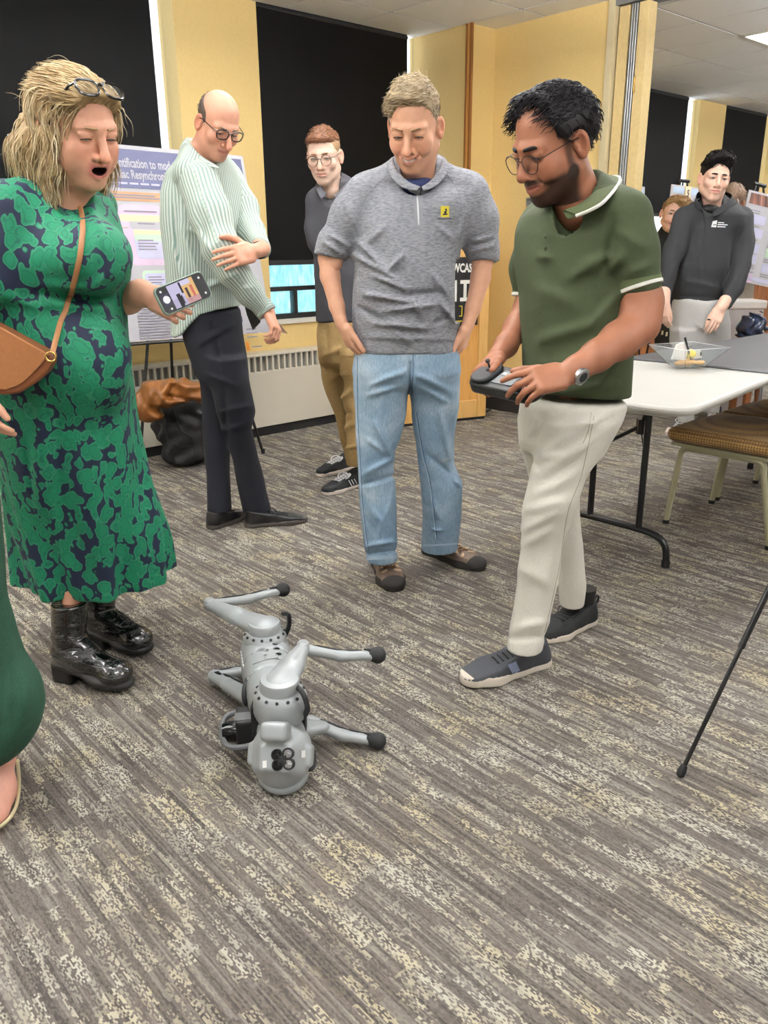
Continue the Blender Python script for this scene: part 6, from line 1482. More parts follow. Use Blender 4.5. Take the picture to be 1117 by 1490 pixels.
V, Fc = patch(Bs, quadfn((790, 330), (806, 334), (800, 375), (784, 372)), 3, 8, 0.0025); meshob('placket', V, Fc, M_polo, pn_)
for y in (345, 362):
    p0 = hit(Bs, 795, y, 0.004)
    if p0 is not None: q = MB(); q.sphere(p0, (0.005, 0.002, 0.005)); q.build('button', plain('olive_button', '3f4a2c', 0.4), pn_)
# watch and bracelet on the left wrist
wd = unit(at(838, 537, 1.995) - at(822, 546, 1.98)); wc = at(834, 540, 1.990)
q = MB(); q.lathe([(0.0285, -0.010), (0.030, -0.008), (0.030, 0.008), (0.0285, 0.010)], wc, wd, 28); wt = q.build('watch_strap', M_black, pn_)
wn_ = unit(np.array([-0.10, -0.75, -0.42])); wn_ = unit(wn_ - wd * (wn_ @ wd))
q = MB(); q.lathe([(0.018, 0.020), (0.0225, 0.024), (0.0225, 0.033), (0.019, 0.0355), (0.0, 0.0355)], wc, wn_, 28, cap=False); wk = q.build('watch_case', plain('steel', 'c3c6ca', 0.2, 0.9), wt)
q = MB(); q.lathe([(0.0188, 0.0352), (0.0, 0.0362)], wc, wn_, 28, cap=False); q.build('watch_dial', plain('dark_dial', '1d2227', 0.15), wk)
q = MB(); bc2 = at(826, 541, 1.988) + wd * 0.024
wb2 = at(838, 534, 1.995); q.lathe([(0.0295, -0.006), (0.031, 0.0), (0.0295, 0.006)], wc + wd * 0.020, wd, 24); q.build('bracelet', plain('maroon_thread', '5c3a3c', 0.8), pn_)
# trousers
F = fieldpx(705, 560, 930, 970, 1.78, 2.75, 0.0066)
F.rings(ringpx([(578, 762, 905, 2.26, .72, -55), (605, 757, 897, 2.26, .78, -55), (640, 757, 882, 2.26, .82, -55), (662, 762, 868, 2.27, .66, -55)]), k=0, capr=0.03)
F.rings(ringpx([(610, 780, 896, 2.20, .9, -40), (646, 780, 878, 2.18, .95, -40), (693, 772, 853, 2.17, 1.0, -40), (733, 761, 838, 2.16, 1.0, -40), (758, 759, 827, 2.16, 1.0, -40), (800, 758, 817, 2.17, 1.0, -40), (850, 753, 810, 2.17, 1.0, -40), (888, 746, 801, 2.165, 1.0, -40), (915, 740, 795, 2.16, 1.05, -40), (945, 735, 789, 2.15, 1.05, -40)]), k=0.03)
F.rings(ringpx([(610, 757, 850, 2.33, .9, -40), (660, 760, 846, 2.36, .95, -40), (700, 771, 843, 2.40, 1.0, -40), (740, 785, 842, 2.43, 1.0, -40), (776, 796, 845, 2.45, 1.0, -40), (820, 806, 851, 2.47, 1.0, -40), (850, 811, 853, 2.475, 1.0, -40), (880, 814, 849, 2.48, 1.0, -40)]), k=0.03)
F.cut(at(765, 944, 2.12), (0.10, 0.1, -1), at(725, 960, 1.9), at(805, 900, 2.32) + [0, 0, 0.3])
wrinkle(F, 0.003, 0.9, 3.3)
folds(F, 2.07, [(790, 660, 870, 610, 7.5, 0.0112), (785, 690, 860, 640, 9.0, 0.0135), (782, 668, 812, 662, 6.0, 0.0124), (780, 720, 835, 690, 9.0, 0.0124), (768, 742, 825, 730, 9.0, 0.0135), (764, 770, 815, 745, 7.5, 0.0124), (766, 792, 800, 770, 7.5, 0.0112), (775, 640, 800, 600, 7.5, -0.0124), (758, 640, 780, 620, 6.0, 0.0090), (840, 620, 880, 605, 6.0, 0.0090), (760, 830, 800, 850, 9.0, 0.0067), (750, 915, 795, 905, 7.5, 0.0101), (742, 930, 790, 926, 6.0, -0.0090), (770, 620, 782, 680, 6.0, -0.0112), (805, 700, 845, 665, 7.5, -0.0101), (790, 860, 806, 800, 7.5, 0.0067), (830, 760, 845, 830, 7.5, 0.0090), (820, 850, 850, 845, 6.0, 0.0090)])
o_, TV2, TQ2 = cloth(F, 'trousers', M_chino, pn_); Bt2 = bvh(TV2, TQ2)
for pts in (((860, 600), (856, 625), (848, 645)), ((864, 606), (846, 690), (826, 745), (812, 830), (792, 920))):
    L_ = surf_line(Bt2, pts, 10, 0.0003)
    if len(L_) > 2: q = MB(); q.tube(L_, 0.0012, 5); q.build('seam', plain('cream_seam', 'bdb7a6', 0.8), pn_)
M_sneak = plain('charcoal_mesh', '3b3d42', 0.85, var=0.15, scale=90, bmp=0.2, bscale=500); M_sneak2 = plain('black_mesh', '1c1d1f', 0.8, var=0.15, scale=90); M_wsole = plain('offwhite_rubber', 'dcd2c4', 0.6)
so, B, top, P_ = shoe(pn_, onz(797, 962), onz(672, 999), 0.054, M_sneak, M_wsole, lace=None, sole_h=0.032, collar_h=0.02, toe_lift=0.012)
q = MB(); 
for i in range(5):
    a = top(0.40 + 0.055 * i, -0.02); b2 = top(0.42 + 0.055 * i, 0.02)
    if a is not None and b2 is not None: q.tube([a, (a + b2) / 2 + ZZ * 0.003, b2], 0.003, 6)
tag(q.build('laces', M_black, so), kind='stuff')
V, Fc = patch(B, quadfn((738, 968), (750, 962), (756, 975), (746, 982)), 6, 6, 0.0015); meshob('side_flash', V, Fc, plain('pale_blue_grey', '7f8aa6', 0.7), so) if len(Fc) else None
so, B, top, P_ = shoe(pn_, onz(861, 902), onz(786, 934), 0.05, M_sneak2, M_wsole, lace=M_black, sole_h=0.026, collar_h=0.02)
q = MB(); hb_ = P_(0.0, 0, 0.075); q.tube(bez(hb_, hb_ + ZZ * 0.03 + [0.012, 0, 0], hb_ + ZZ * 0.02 + [0.024, 0, 0], hb_ - ZZ * 0.01 + [0.012, 0, 0], 8), 0.004, 6); q.build('heel_tab', M_black, so)
q = MB(); q.lathe([(0.035, 0), (0.038, 0.05)], P_(0.19, 0, 0.085), ZZ, 18); q.build('sock', M_black, pn_)
# remote controller held in both hands
cc = at(741, 557, 2.085); C1 = unit(at(786, 572, 2.0) - at(692, 552, 2.19)); C3 = unit(np.array([-0.18, -0.45, 0.86]) - C1 * (np.array([-0.18, -0.45, 0.86]) @ C1)); C2 = np.cross(C3, C1)
rc_ = emptyob('remote_controller', cc, 'black handheld remote controller with two sticks held by the man in the green polo', 'controller')
q = MB(); q.prism([(x, y) for x, y in rrect(0.235, 0.10, 0.03, 6)], cc - C3 * 0.018, C1, C2, C3 * 0.03); q.build('casing', plain('black_plastic_c', '131416', 0.35), rc_, bevel=0.006)
for s in (-1, 1):
    q = MB(); q.prism([(x + s * 0.078, y) for x, y in rrect(0.07, 0.092, 0.03, 6)], cc + C3 * 0.010, C1, C2, C3 * 0.014); q.build('grip', plain('black_rubber_c', '1b1c1e', 0.6), rc_, bevel=0.005)
    st_ = cc + C1 * s * 0.072 + C2 * 0.01 + C3 * 0.022
    q = MB(); q.lathe([(0.013, 0), (0.010, 0.006), (0.003, 0.008), (0.003, 0.022), (0.0065, 0.024), (0.0065, 0.030), (0.003, 0.032)], st_, C3, 14); q.build('stick', M_black, rc_)
q = MB(); q.box(cc + C3 * 0.0135, (0.036, 0.028, 0.001), (C1, C2, C3)); q.build('panel', plain('panel_grey', '5f6468', 0.4), rc_, smooth=False)
for i in range(3):
    q = MB(); q.box(cc + C3 * 0.0155 + C1 * (-0.022 + 0.022 * i) + C2 * 0.012, (0.008, 0.006, 0.0015), (C1, C2, C3)); q.build('button', plain('button_pale', 'b9bdc0', 0.4), rc_, smooth=False, bevel=0.001)

# ------------------------------------------------------------------ woman in the green floral dress
def floral():
    m, nt, b = newmat('green_floral_print', '0a9068', 0.75); v = ocoord(nt)
    n1 = nd(nt, 'ShaderNodeTexNoise', {'Vector': v, 'Scale': 16.0, 'Detail': 2.0}).outputs['Color']
    def disp(vec, amt):
        a = nt.nodes.new('ShaderNodeVectorMath'); a.operation = 'SUBTRACT'; nt.links.new(n1, a.inputs[0]); a.inputs[1].default_value = (0.5, 0.5, 0.5)
        s = nt.nodes.new('ShaderNodeVectorMath'); s.operation = 'SCALE'; nt.links.new(a.outputs[0], s.inputs[0]); s.inputs['Scale'].default_value = amt
        c = nt.nodes.new('ShaderNodeVectorMath'); c.operation = 'ADD'; nt.links.new(vec, c.inputs[0]); nt.links.new(s.outputs[0], c.inputs[1]); return c.outputs[0]
    def vor(scale, sc3, rot, feat='F1', rand=0.85):
        mp = nd(nt, 'ShaderNodeMapping', {0: disp(v, 0.05), 'Scale': sc3, 'Rotation': rot}).outputs[0]
        return nd(nt, 'ShaderNodeTexVoronoi', {'Vector': mp, 'Scale': scale, 'Randomness': rand}, feature=feat).outputs[0]
    big = vor(27.0, (1, 1, 0.8), (0.3, 0.2, 0.5)); leaf = vor(34.0, (1, 1, 0.45), (0.6, -0.5, 0.2)); leaf2 = vor(38.0, (1, 1, 0.42), (-0.6, 0.7, 0.9)); e = vor(27.0, (1, 1, 0.8), (0.3, 0.2, 0.5), 'DISTANCE_TO_EDGE')
    g = mth(nt, 'MINIMUM', mth(nt, 'SUBTRACT', big, 0.52), mth(nt, 'MINIMUM', mth(nt, 'SUBTRACT', leaf, 0.38), mth(nt, 'SUBTRACT', leaf2, 0.34)))
    fill = ramp(nt, g, [(0.0, (1, 1, 1, 1)), (0.02, (0, 0, 0, 1))])
    rim = ramp(nt, mth(nt, 'ABSOLUTE', mth(nt, 'ADD', g, 0.035)), [(0.0, (1, 1, 1, 1)), (0.022, (0, 0, 0, 1))])
    det = ramp(nt, mth(nt, 'ABSOLUTE', mth(nt, 'ADD', g, 0.16)), [(0.0, (1, 1, 1, 1)), (0.03, (0, 0, 0, 1))])
    hue = noise(nt, v, 9.0, 2)
    green = mixc(nt, hue, rgba('02694a'), rgba('098058'))
    col = mixc(nt, fill, rgba('141c38'), green)
    col = mixc(nt, mth(nt, 'MULTIPLY', det, 0.8), col, rgba('0a4c46'))
    col = mixc(nt, mth(nt, 'MULTIPLY', mth(nt, 'MULTIPLY', rim, fill), 0.35), col, rgba('6c8b88'))
    nt.links.new(col, b.inputs['Base Color'])
    bump(nt, b, noise(nt, v, 11.0, 3, 0.5, 0.8), 0.18, 0.015); return m
M_floral = floral()
pw = person(onz(125, 985), 'blonde woman in a green and navy floral dress with glossy black ankle boots')
SKIN_W = 'e2a98e'
fr = Frame(at(115, 183, 2.10), -38, 24, -4, 1.0)
hd = head_mesh(fr, at(95, 300, 2.17), 0.055, SKIN_W, mouth='open', smile=0.25, brow_z=0.002, eye_open=0.0030, eye_drop=-0.004, brow='b3916f', brow_r=0.0024, lip='b9575c', fat=1.06, neck_r2=0.072, gaze=-45, cheek=0.55, nose=1.12)
ext = []
# her left arm holding the phone
F = fieldpx(110, 375, 320, 480, 1.90, 2.48, 0.0036)
tubepx(F, [(138, 405, 2.36, 25), (160, 440, 2.32, 23), (185, 433, 2.24, 20.5), (205, 427, 2.19, 16.5), (217, 429, 2.175, 15)], k=0.03)
w0 = at(217, 430, 2.175); d0 = at(250, 447, 2.165) - w0
hand(F, w0, d0, np.array([0.0, -1.0, 0.15]), False, 0.88, curl=((8, 40, 55), (10, 45, 60), (14, 55, 60), (18, 60, 60)), thumb=(0.80, 0.62, 0.62), tcurl=10)
V, Q = F.mesh(); ext.append((V, Q))
# her right arm hanging at the edge of the frame
F = fieldpx(-95, 380, 40, 660, 1.80, 2.10, 0.0042)
tubepx(F, [(-24, 390, 1.98, 29), (-48, 445, 1.96, 26), (-48, 510, 1.93, 21), (-44, 553, 1.92, 16)], k=0.03)
w1 = at(-43, 556, 1.915); hand(F, w1, at(-22, 605, 1.90) - w1, np.array([0.65, 0.75, 0.1]), True, 0.95, curl=((14, 22, 14), (18, 25, 15), (20, 28, 15), (22, 30, 15)), spread=3, thumb=(0.9, 0.4, 0.2), tcurl=8)
V, Q = F.mesh(); ext.append((V, Q))
for (x, y, Y) in ((105, 905, 2.20), (150, 880, 2.41)):   # calves above the boots
    F = Field(onz(x, y, 0) * [1, 1, 0] + [-0.1, -0.1, 0.16], onz(x, y, 0) * [1, 1, 0] + [0.1, 0.1, 0.5], 0.006); P0 = at(x, y, Y)
    F.cone(np.array([P0[0], Y, 0.20]), np.array([P0[0] + 0.0, Y + 0.02, 0.46]), 0.047, 0.056, k=0); V, Q = F.mesh(); ext.append((V, Q))
finish_body(pw, hd, ext, SKIN_W, [[at(-40, 420, 1.97), at(-10, 345, 2.0), at(12, 312, 2.04), at(90, 300, 2.17), at(132, 312, 2.31), at(142, 410, 2.35)], [at(90, 300, 2.17), at(95, 560, 2.21), at(105, 740, 2.23), at(105, 880, 2.20)], [at(95, 560, 2.21), at(140, 740, 2.38), at(150, 868, 2.41)]])
# dress
F = fieldpx(-70, 255, 300, 900, 1.72, 2.80, 0.0078)
yw = 58
F.rings(ringpx([(285, 30, 150, 2.17, .85, yw), (300, -8, 160, 2.17, .80, yw), (335, -22, 172, 2.16, .85, yw), (365, -24, 182, 2.15, .88, yw), (390, -22, 184, 2.15, .88, yw), (415, -16, 178, 2.16, .85, yw), (438, -12, 171, 2.17, .82, yw), (465, -14, 177, 2.18, .84, yw), (495, -14, 181, 2.19, .86, yw), (530, -12, 183, 2.20, .88, yw), (570, -8, 189, 2.22, .9, yw), (630, 0, 198, 2.25, .95, yw), (690, 10, 213, 2.29, 1.0, yw), (740, 18, 230, 2.33, 1.05, yw), (790, 25, 245, 2.37, 1.1, yw), (850, 34, 256, 2.40, 1.12, yw), (900, 36, 262, 2.42, 1.12, yw)]), k=0)
F.chain([at(5, 312, 2.02), at(88, 283, 2.18), at(138, 302, 2.33)], [0.062, 0.072, 0.060], k=0.04)
F.ell(at(140, 372, 2.05), (0.085, 0.095, 0.085), k=0.06); F.ell(at(120, 520, 2.10), (0.12, 0.11, 0.13), k=0.08)
tubepx(F, [(2, 308, 2.02, 38), (-14, 350, 1.99, 37), (-18, 404, 1.975, 36)], k=0.03)
F.cone(at(106, 280, 2.06), at(92, 240, 2.15), 0.056, 0.072, k=0.008, op='s')
hc = np.array([-0.90, 2.37]); 
F.warp(lambda X, Y, Z: np.clip((0.95 - Z) / 0.7, 0, 1) ** 1.4 * (0.018 * np.sin(8 * np.arctan2(Y - hc[1], X - hc[0]) + 1.5 * np.sin(5 * Z) + 0.6) + 0.010 * np.sin(15 * np.arctan2(Y - hc[1], X - hc[0]) + 2 + 3 * Z)))
wrinkle(F, 0.004, 0.8, 0.7)
folds(F, 1.98, [(60, 428, 168, 436, 6, -.014), (40, 440, 160, 452, 6, .008), (50, 415, 165, 422, 6, .010), (165, 395, 130, 420, 6, .010), (130, 290, 150, 360, 7, .008), (60, 560, 50, 840, 9, .010), (84, 600, 90, 870, 7, -.012), (110, 620, 120, 870, 8, .010), (150, 600, 168, 860, 8, -.012), (180, 640, 205, 820, 8, .008), (40, 640, 55, 850, 5, -.012), (100, 300, 112, 340, 6, .007), (0, 430, 60, 450, 6, .008)])
F.cut(np.array([-0.9, 2.2, 0.268]), (0.0, 0.04, -1))
o_, DV, DQ = cloth(F, 'dress', M_floral, pw); Bd = bvh(DV, DQ)
# hair
hl = '9d8560'; cut = [((0, 0.074, 0.062), (0.0, 0.62, -0.78)), ((0, 0.030, 0.0), (0, 1.0, -0.55))]
hV, hQ, hC = hair_shell(fr, [((0.0, -0.018, 0.032), (0.083, 0.101, 0.0895)), ((0.0, -0.05, 0.0), (0.088, 0.085, 0.10)), ((0, 0.048, 0.071), (0.067, 0.044, 0.036))], cut, hl, rough=(0.002, 1.0), k=0.03)
F = fieldpx(5, 95, 185, 305, 1.95, 2.42, 0.0042)
tubepx(F, [(88, 138, 2.12, 16), (64, 168, 2.10, 20), (50, 215, 2.09, 22), (51, 258, 2.09, 15)], k=0.02)
tubepx(F, [(80, 150, 2.08, 14), (76, 200, 2.055, 15), (74, 245, 2.05, 12), (66, 272, 2.05, 7)], k=0.02)
tubepx(F, [(55, 170, 2.16, 20), (34, 215, 2.15, 17), (30, 245, 2.15, 9)], k=0.02)
tubepx(F, [(118, 135, 2.24, 18), (140, 175, 2.26, 15), (147, 235, 2.24, 13), (146, 272, 2.22, 7)], k=0.02)
F.warp(lambda X, Y, Z: 0.004 * np.sin(150 * X + 40 * Y + 3 * np.sin(28 * Z)) + 0.002 * np.sin(260 * X - 90 * Y + 4 * np.sin(35 * Z)))
V, Q = F.mesh(); V, Q, C = join([(hV, hQ, hC), (V, Q, lin(hl))])
hr = meshob('hair', V, Q.astype(np.int32), M_hair, pw, cols=C)
bl = ('d3bf98', 'b39a72', 'e4d6b6', '9a8260', 'c4ac84')
def wflow(P):
    L = fr.L(P); D = np.tile(np.array([0.0, 0.0, -1.0]), (len(P), 1)); D[:, 0] += 0.35 * np.sin(45 * P[:, 2] + 30 * P[:, 0]) - 0.15
    topm = (L[:, 2] > 0.06)[:, None]; return np.where(topm, fr.D((0.0, -0.75, -0.3)) + np.sign(L[:, :1]) * fr.D((0.55, 0, -0.2)), D)
strands((V, Q), wflow, 2600, 0.10, 0.0014, bl, 23, segs=8, lift=0.004, curl=0.003, parent=hr, jit=0.12, keep=lambda P: fr.L(P)[:, 2] < 0.075)
strands((hV, hQ), lambda P: np.tile(fr.D((0.25, -0.9, -0.12)), (len(P), 1)), 1000, 0.06, 0.0013, ('a58b63', 'b99f74', '8f7750', 'c3ad84', 'd6c29a'), 24, lift=0.002, keep=lambda P: (fr.L(P)[:, 2] > 0.05), parent=hr, jit=0.1)
strands((V, Q), lambda P: np.tile(np.array([-0.5, 0, 0.1]), (len(P), 1)), 50, 0.06, 0.0006, ('e0d2b0', 'cdbb92'), 25, lift=0.012, jit=0.9, parent=hr)
fr2 = Frame(fr.c, -40, -30, 0, 1.0)
M_acet = plain('black_acetate', '0d0d0f', 0.2)
gl = glasses(pw, fr2, M_acet, lens_r=(0.0265, 0.0195), y=0.126, z=0.004, rim=0.0030, temple=0.0028, sq=3.0, name='sunglasses', ear=(0.02, 0.0))
# wrist bands
wd = unit(w0 - at(205, 427, 2.19))
for off, m_, r in ((-0.012, M_black, 0.0265), (-0.004, plain('ivory_band', 'ece4cf', 0.5), 0.0262)):
    q = MB(); q.tube([w0 + wd * off + r * (perp(wd)[0] * cos(a) + perp(wd)[1] * sin(a)) for a in np.linspace(0, 2 * pi, 25)[:-1]], 0.0028, 6, closed=True); q.build('wrist_band', m_, pw)
# boots
def patent():
    m, nt, b = newmat('black_patent', '060607', 0.06, Coat_Weight=1.0); v = ocoord(nt, scale=(1, 1, 2.2)); bump(nt, b, noise(nt, v, 24.0, 3, 0.6, 1.5), 0.55, 0.02); b.inputs['Coat Roughness'].default_value = 0.03; return m
M_patent = patent(); M_bsole = plain('black_boot_sole', '151516', 0.5)
def boot(heel, toe, top_xy, zt):
    d = unit(toe - heel); L = np.linalg.norm(toe - heel); s = np.cross(ZZ, d); P = lambda a, b, z: heel + d * a * L + s * b + ZZ * z
    lo = np.minimum(heel, toe) - 0.09; hi = np.maximum(heel, toe) + 0.09; lo[2] = -0.005; hi[2] = zt + 0.02
    F = Field(lo, hi, 0.0042); sh = np.array([top_xy[0], top_xy[1], zt + 0.04])
    F.cone(P(0.20, 0, 0.12), sh, 0.050, 0.053, k=0); F.cone(P(0.16, 0, 0.095), P(0.42, 0, 0.085), 0.042, 0.042, k=0.03); F.cone(P(0.42, 0, 0.085), P(0.80, 0, 0.058), 0.044, 0.037, k=0.03); F.ell(P(0.82, 0, 0.052), (0.05, 0.05, 0.034), k=0.02)
    F.warp(lambda X, Y, Z: 0.0035 * np.sin(110 * Z + 18 * X + 14 * Y) * np.clip(1 - np.abs(Z - 0.14) / 0.06, 0, 1))
    F.cut(P(0, 0, zt), ZZ); F.cut(P(0.5, 0, 0.047), unit(-ZZ - d * 0.18)); V, Q = F.mesh(); bo = meshob('boot', V, Q, M_patent, pw)
    F = Field(lo, hi, 0.004); F.chain([P(0.10, 0, 0.06), P(0.34, 0, 0.052), P(0.66, 0, 0.03), P(0.86, 0, 0.026)], [0.040, 0.038, 0.049, 0.043], k=0.02, flat=ZZ, fs=2.1); F.cut(P(0, 0, 0.0), -ZZ)
    F.box(P(0.13, 0, 0.034), (0.036, 0.034, 0.034), np.array([d, s, ZZ]), rd=0.008, k=0.006); V, Q = F.mesh(); meshob('boot_sole', V, Q, M_bsole, bo)
boot(onz(88, 985), onz(191, 1006), (at(105, 885, 2.20)[0], 2.20), 0.255)
boot(onz(137, 938), onz(217, 953), (at(146, 878, 2.41)[0], 2.41), 0.26)
# phone
pc = [at(229.7, 422, 2.045), at(288.5, 397.5, 2.13), at(305.4, 430, 2.125), at(243, 455.7, 2.04)]
ctr = sum(pc) / 4; px1 = unit(pc[1] - pc[0] + pc[2] - pc[3]); px3 = unit(np.cross(px1, pc[0] - pc[3])); px2 = np.cross(px3, px1); pwid = 0.146; phgt = 0.071
ph = emptyob('phone', ctr, 'phone in a sage green case held by the woman in the floral dress', 'phone')
q = MB(); q.prism(rrect(pwid, phgt, 0.014, 6), ctr - px3 * 0.009, px1, px2, px3 * 0.010); q.build('case', plain('sage_case', '8ba091', 0.5), ph, bevel=0.002)
q = MB(); q.prism(rrect(pwid - 0.006, phgt - 0.006, 0.012, 6), ctr + px3 * 0.0008, px1, px2, px3 * 0.0006); q.build('bezel', plain('phone_black', '0c0c10', 0.35, Specular_IOR_Level=0.2), ph, smooth=False)
def scr(name, col, em=0.75):
    if name in _MC: return _MC[name]
    m, nt, b = newmat(name, col, 0.4); b.inputs['Emission Color'].default_value = rgba(col); b.inputs['Emission Strength'].default_value = em; b.inputs['Specular IOR Level'].default_value = 0.15; b.inputs['Base Color'].default_value = rgba('0a0a0c'); _MC[name] = m; return m
def sq(name, x0, y0, x1, y1, col, k=0):
    q = MB(); x0, x1 = [(t - 0.5) * (pwid - 0.010) for t in (x0, x1)]; y0, y1 = [(0.5 - t) * (phgt - 0.010) for t in (y0, y1)]
    q.box(ctr + px1 * (x0 + x1) / 2 + px2 * (y0 + y1) / 2 + px3 * (0.0016 + 0.0003 * k), (abs(x1 - x0) / 2, abs(y1 - y0) / 2, 0.00012), (px1, px2, px3)); q.build(name, scr('screen_' + col, col), ph, smooth=False)
for a in ((.22, .02, .78, .98, 'c9c2e2', 0), (.50, .02, .78, .98, 'e5b97a', 1), (.50, .02, .70, .22, 'd5cdea', 2), (.22, .62, .50, .98, 'b9b2cf', 1), (.33, .45, .41, .98, '16141f', 2), (.41, .55, .44, .9, '2a2536', 2), (.55, .34, .60, .9, '3a2226', 2), (.66, .3, .71, .8, 'd06a58', 2), (.46, .05, .50, .5, '1d1b26', 2), (.50, .75, .78, .98, 'c99a9a', 2), (.03, .25, .20, .75, '39374a', 0)): sq('screen_image', *a)
q = MB(); q.lathe([(0.0095, 0), (0.0, 0.0004)], ctr - px1 * 0.052 + px3 * 0.0022, px3, 20, cap=False); q.build('shutter_button', scr('screen_white', 'f5f5f5'), ph)
for dx, dy in ((-.050, -.024), (.056, .02), (.056, -.02), (-.058, .022)):
    q = MB(); q.lathe([(0.003, 0), (0.0, 0.0003)], ctr + px1 * dx + px2 * dy + px3 * 0.002, px3, 12, cap=False); q.build('screen_icon', scr('screen_white', 'f5f5f5'), ph)
# handbag
M_leather = plain('tan_leather', '9f683d', 0.5, var=0.06, scale=120, bmp=0.12, bscale=600); M_leatherd = plain('brown_leather_side', '7c4826', 0.5, var=0.06)
YB2 = 1.90
def bagpoly(L, Y): return [at(x, y, Y) for x, y in L]
o = at(0, 520, YB2); bx = unit(at(80, 520, YB2 + 0.015) - o); by = ZZ - bx * (ZZ @ bx); bn_ = np.cross(bx, by)
def P2(L):
    out = []
    for x, y in L: p = at(x, y, YB2) - o; out.append((p @ bx, p @ by))
    return out
hb = emptyob('handbag', at(0, 572, YB2), 'tan leather shoulder bag with a curved flap hanging in front of the floral dress', 'handbag')
body = [(-95, 440), (-20, 466), (73, 519), (72, 531), (64, 546), (49, 559), (27, 573), (5, 575), (-40, 568), (-80, 540), (-105, 490)]
flap = [(-96, 436), (-20, 463), (70, 517), (64, 524), (59, 530), (52, 538), (44, 547), (34, 556), (26, 561), (9, 567), (-20, 562), (-60, 545), (-90, 510), (-104, 470)]
q = MB(); q.prism(P2(body), o, bx, by, -bn_ * 0.06); q.build('bag_body', M_leatherd, hb, bevel=0.006)
q = MB(); q.prism(P2(flap), o + bn_ * 0.006, bx, by, -bn_ * 0.006); q.build('flap', M_leather, hb, bevel=0.0015)
rp = at(74, 519, YB2 - 0.004)
q = MB(); q.tube([rp + 0.011 * (bx * cos(a) + by * sin(a)) for a in np.linspace(0, 2 * pi, 17)[:-1]], 0.0025, 6, closed=True); q.build('ring', plain('gold', 'd9b36a', 0.25, 0.9), hb)
L_ = [at(76, 514, YB2 + 0.004)] + surf_line(Bd, ((88, 470), (104, 425), (117, 375), (121, 330), (116, 296), (112, 284)), 6, 0.005)
q = MB(); q.tube(L_ + [at(104, 268, 2.12)], 0.0062, 8, flat=0.35, up=(0.25, -1, 0.1)); q.build('strap', plain('strap_leather', '9c6c45', 0.5), hb)

# ------------------------------------------------------------------ bald man in the striped shirt
def stripe_mat():
    m, nt, b = newmat('green_white_stripe', 'd9ded8', 0.8); a = nd(nt, 'ShaderNodeAttribute', attribute_name='st')
    fr_ = mth(nt, 'FRACT', mth(nt, 'DIVIDE', a.outputs['Fac'], 0.0118))
    nt.links.new(ramp(nt, fr_, [(0.0, rgba('86a096')), (0.40, rgba('8ea69b')), (0.50, rgba('d3d8d1')), (0.92, rgba('d9ddd6')), (1.0, rgba('86a096'))]), b.inputs['Base Color'])
    v = ocoord(nt); bump(nt, b, noise(nt, v, 14.0, 3, 0.5, 1.0), 0.25, 0.015); return m
M_stripe = stripe_mat()
def striped(F, name, parent, fn):
    V, Q = F.mesh(); o = meshob(name, V, Q, M_stripe, parent); a = o.data.attributes.new('st', 'FLOAT', 'POINT'); a.data.foreach_set('value', fn(V).astype(np.float32)); return o, V, Q
def around(P, R):
    """stripe coordinate: distance round a limb whose centre line is P."""
    P = np.array(P); seg = [(P[i], P[i + 1]) for i in range(len(P) - 1)]
    def fn(V):
        best = np.full(len(V), 9.0); out = np.zeros(len(V))
        for (a, b), r in zip(seg, R):
            d = b - a; t = np.clip(((V - a) @ d) / (d @ d), 0, 1); c = a + t[:, None] * d; w_ = V - c; ds = np.linalg.norm(w_, axis=1); x, y = perp(np.array([0.5, 0.1, -1.0])); m = ds < best
            out[m] = (np.arctan2(w_ @ y, w_ @ x) * 0.058)[m]; best[m] = ds[m]
        return out
    return fn
pb = person(onz(360, 765), 'bald man with black glasses, green and white striped shirt and navy trousers')
SKIN_B = 'dca288'; YB = 3.58
fr = Frame(at(318, 180, 3.50), -52, 34, 4, 0.98)
hd = head_mesh(fr, at(292, 232, 3.56), 0.055, SKIN_B, h=0.0026, smile=0.15, eye_open=0.0025, eye_drop=-0.003, brow='7b6553', lip='a4645a', neck_r2=0.064, nose=1.3, cheek=0.3, stub=0.15)
ext = []
F = fieldpx(370, 430, 425, 500, 3.20, 3.55, 0.004)
w0 = at(389, 452, 3.37); tubepx(F, [(380, 440, 3.385, 11), (391, 456, 3.365, 9.5)], k=0.02)
hand(F, at(390, 455, 3.365), at(402, 482, 3.32) - at(390, 455, 3.365), np.array([-0.75, 0.2, -0.3]), True, 0.95, curl=((35, 55, 35),) * 4, thumb=(0.8, 0.3, 0.5), tcurl=15)
V, Q = F.mesh(); ext.append((V, Q))
F = fieldpx(300, 320, 395, 410, 3.02, 3.50, 0.004)
w1 = at(373, 366, 3.30); tubepx(F, [(382, 362, 3.36, 11), (370, 366, 3.275, 10.5)], k=0.02)
hand(F, at(370, 366, 3.275), at(338, 373, 3.195) - at(370, 366, 3.275), np.array([0.12, 0.92, -0.1]), False, 1.06, curl=((12, 16, 14),) * 4, spread=4, thumb=(0.55, 0.8, 0.1), tcurl=22)
V, Q = F.mesh(); ext.append((V, Q))
finish_body(pb, hd, ext, SKIN_B, [[at(388, 452, 3.365), at(338, 390, 3.31), at(304, 310, 3.37), at(290, 262, 3.46), at(295, 245, 3.57), at(325, 262, 3.70), at(350, 305, 3.66), at(366, 338, 3.56), at(378, 360, 3.40)], [at(295, 245, 3.57), at(305, 480, 3.57), at(330, 600, 3.55), at(368, 730, 3.64)], [at(305, 480, 3.6), at(315, 600, 3.68), at(320, 735, 3.63)]])
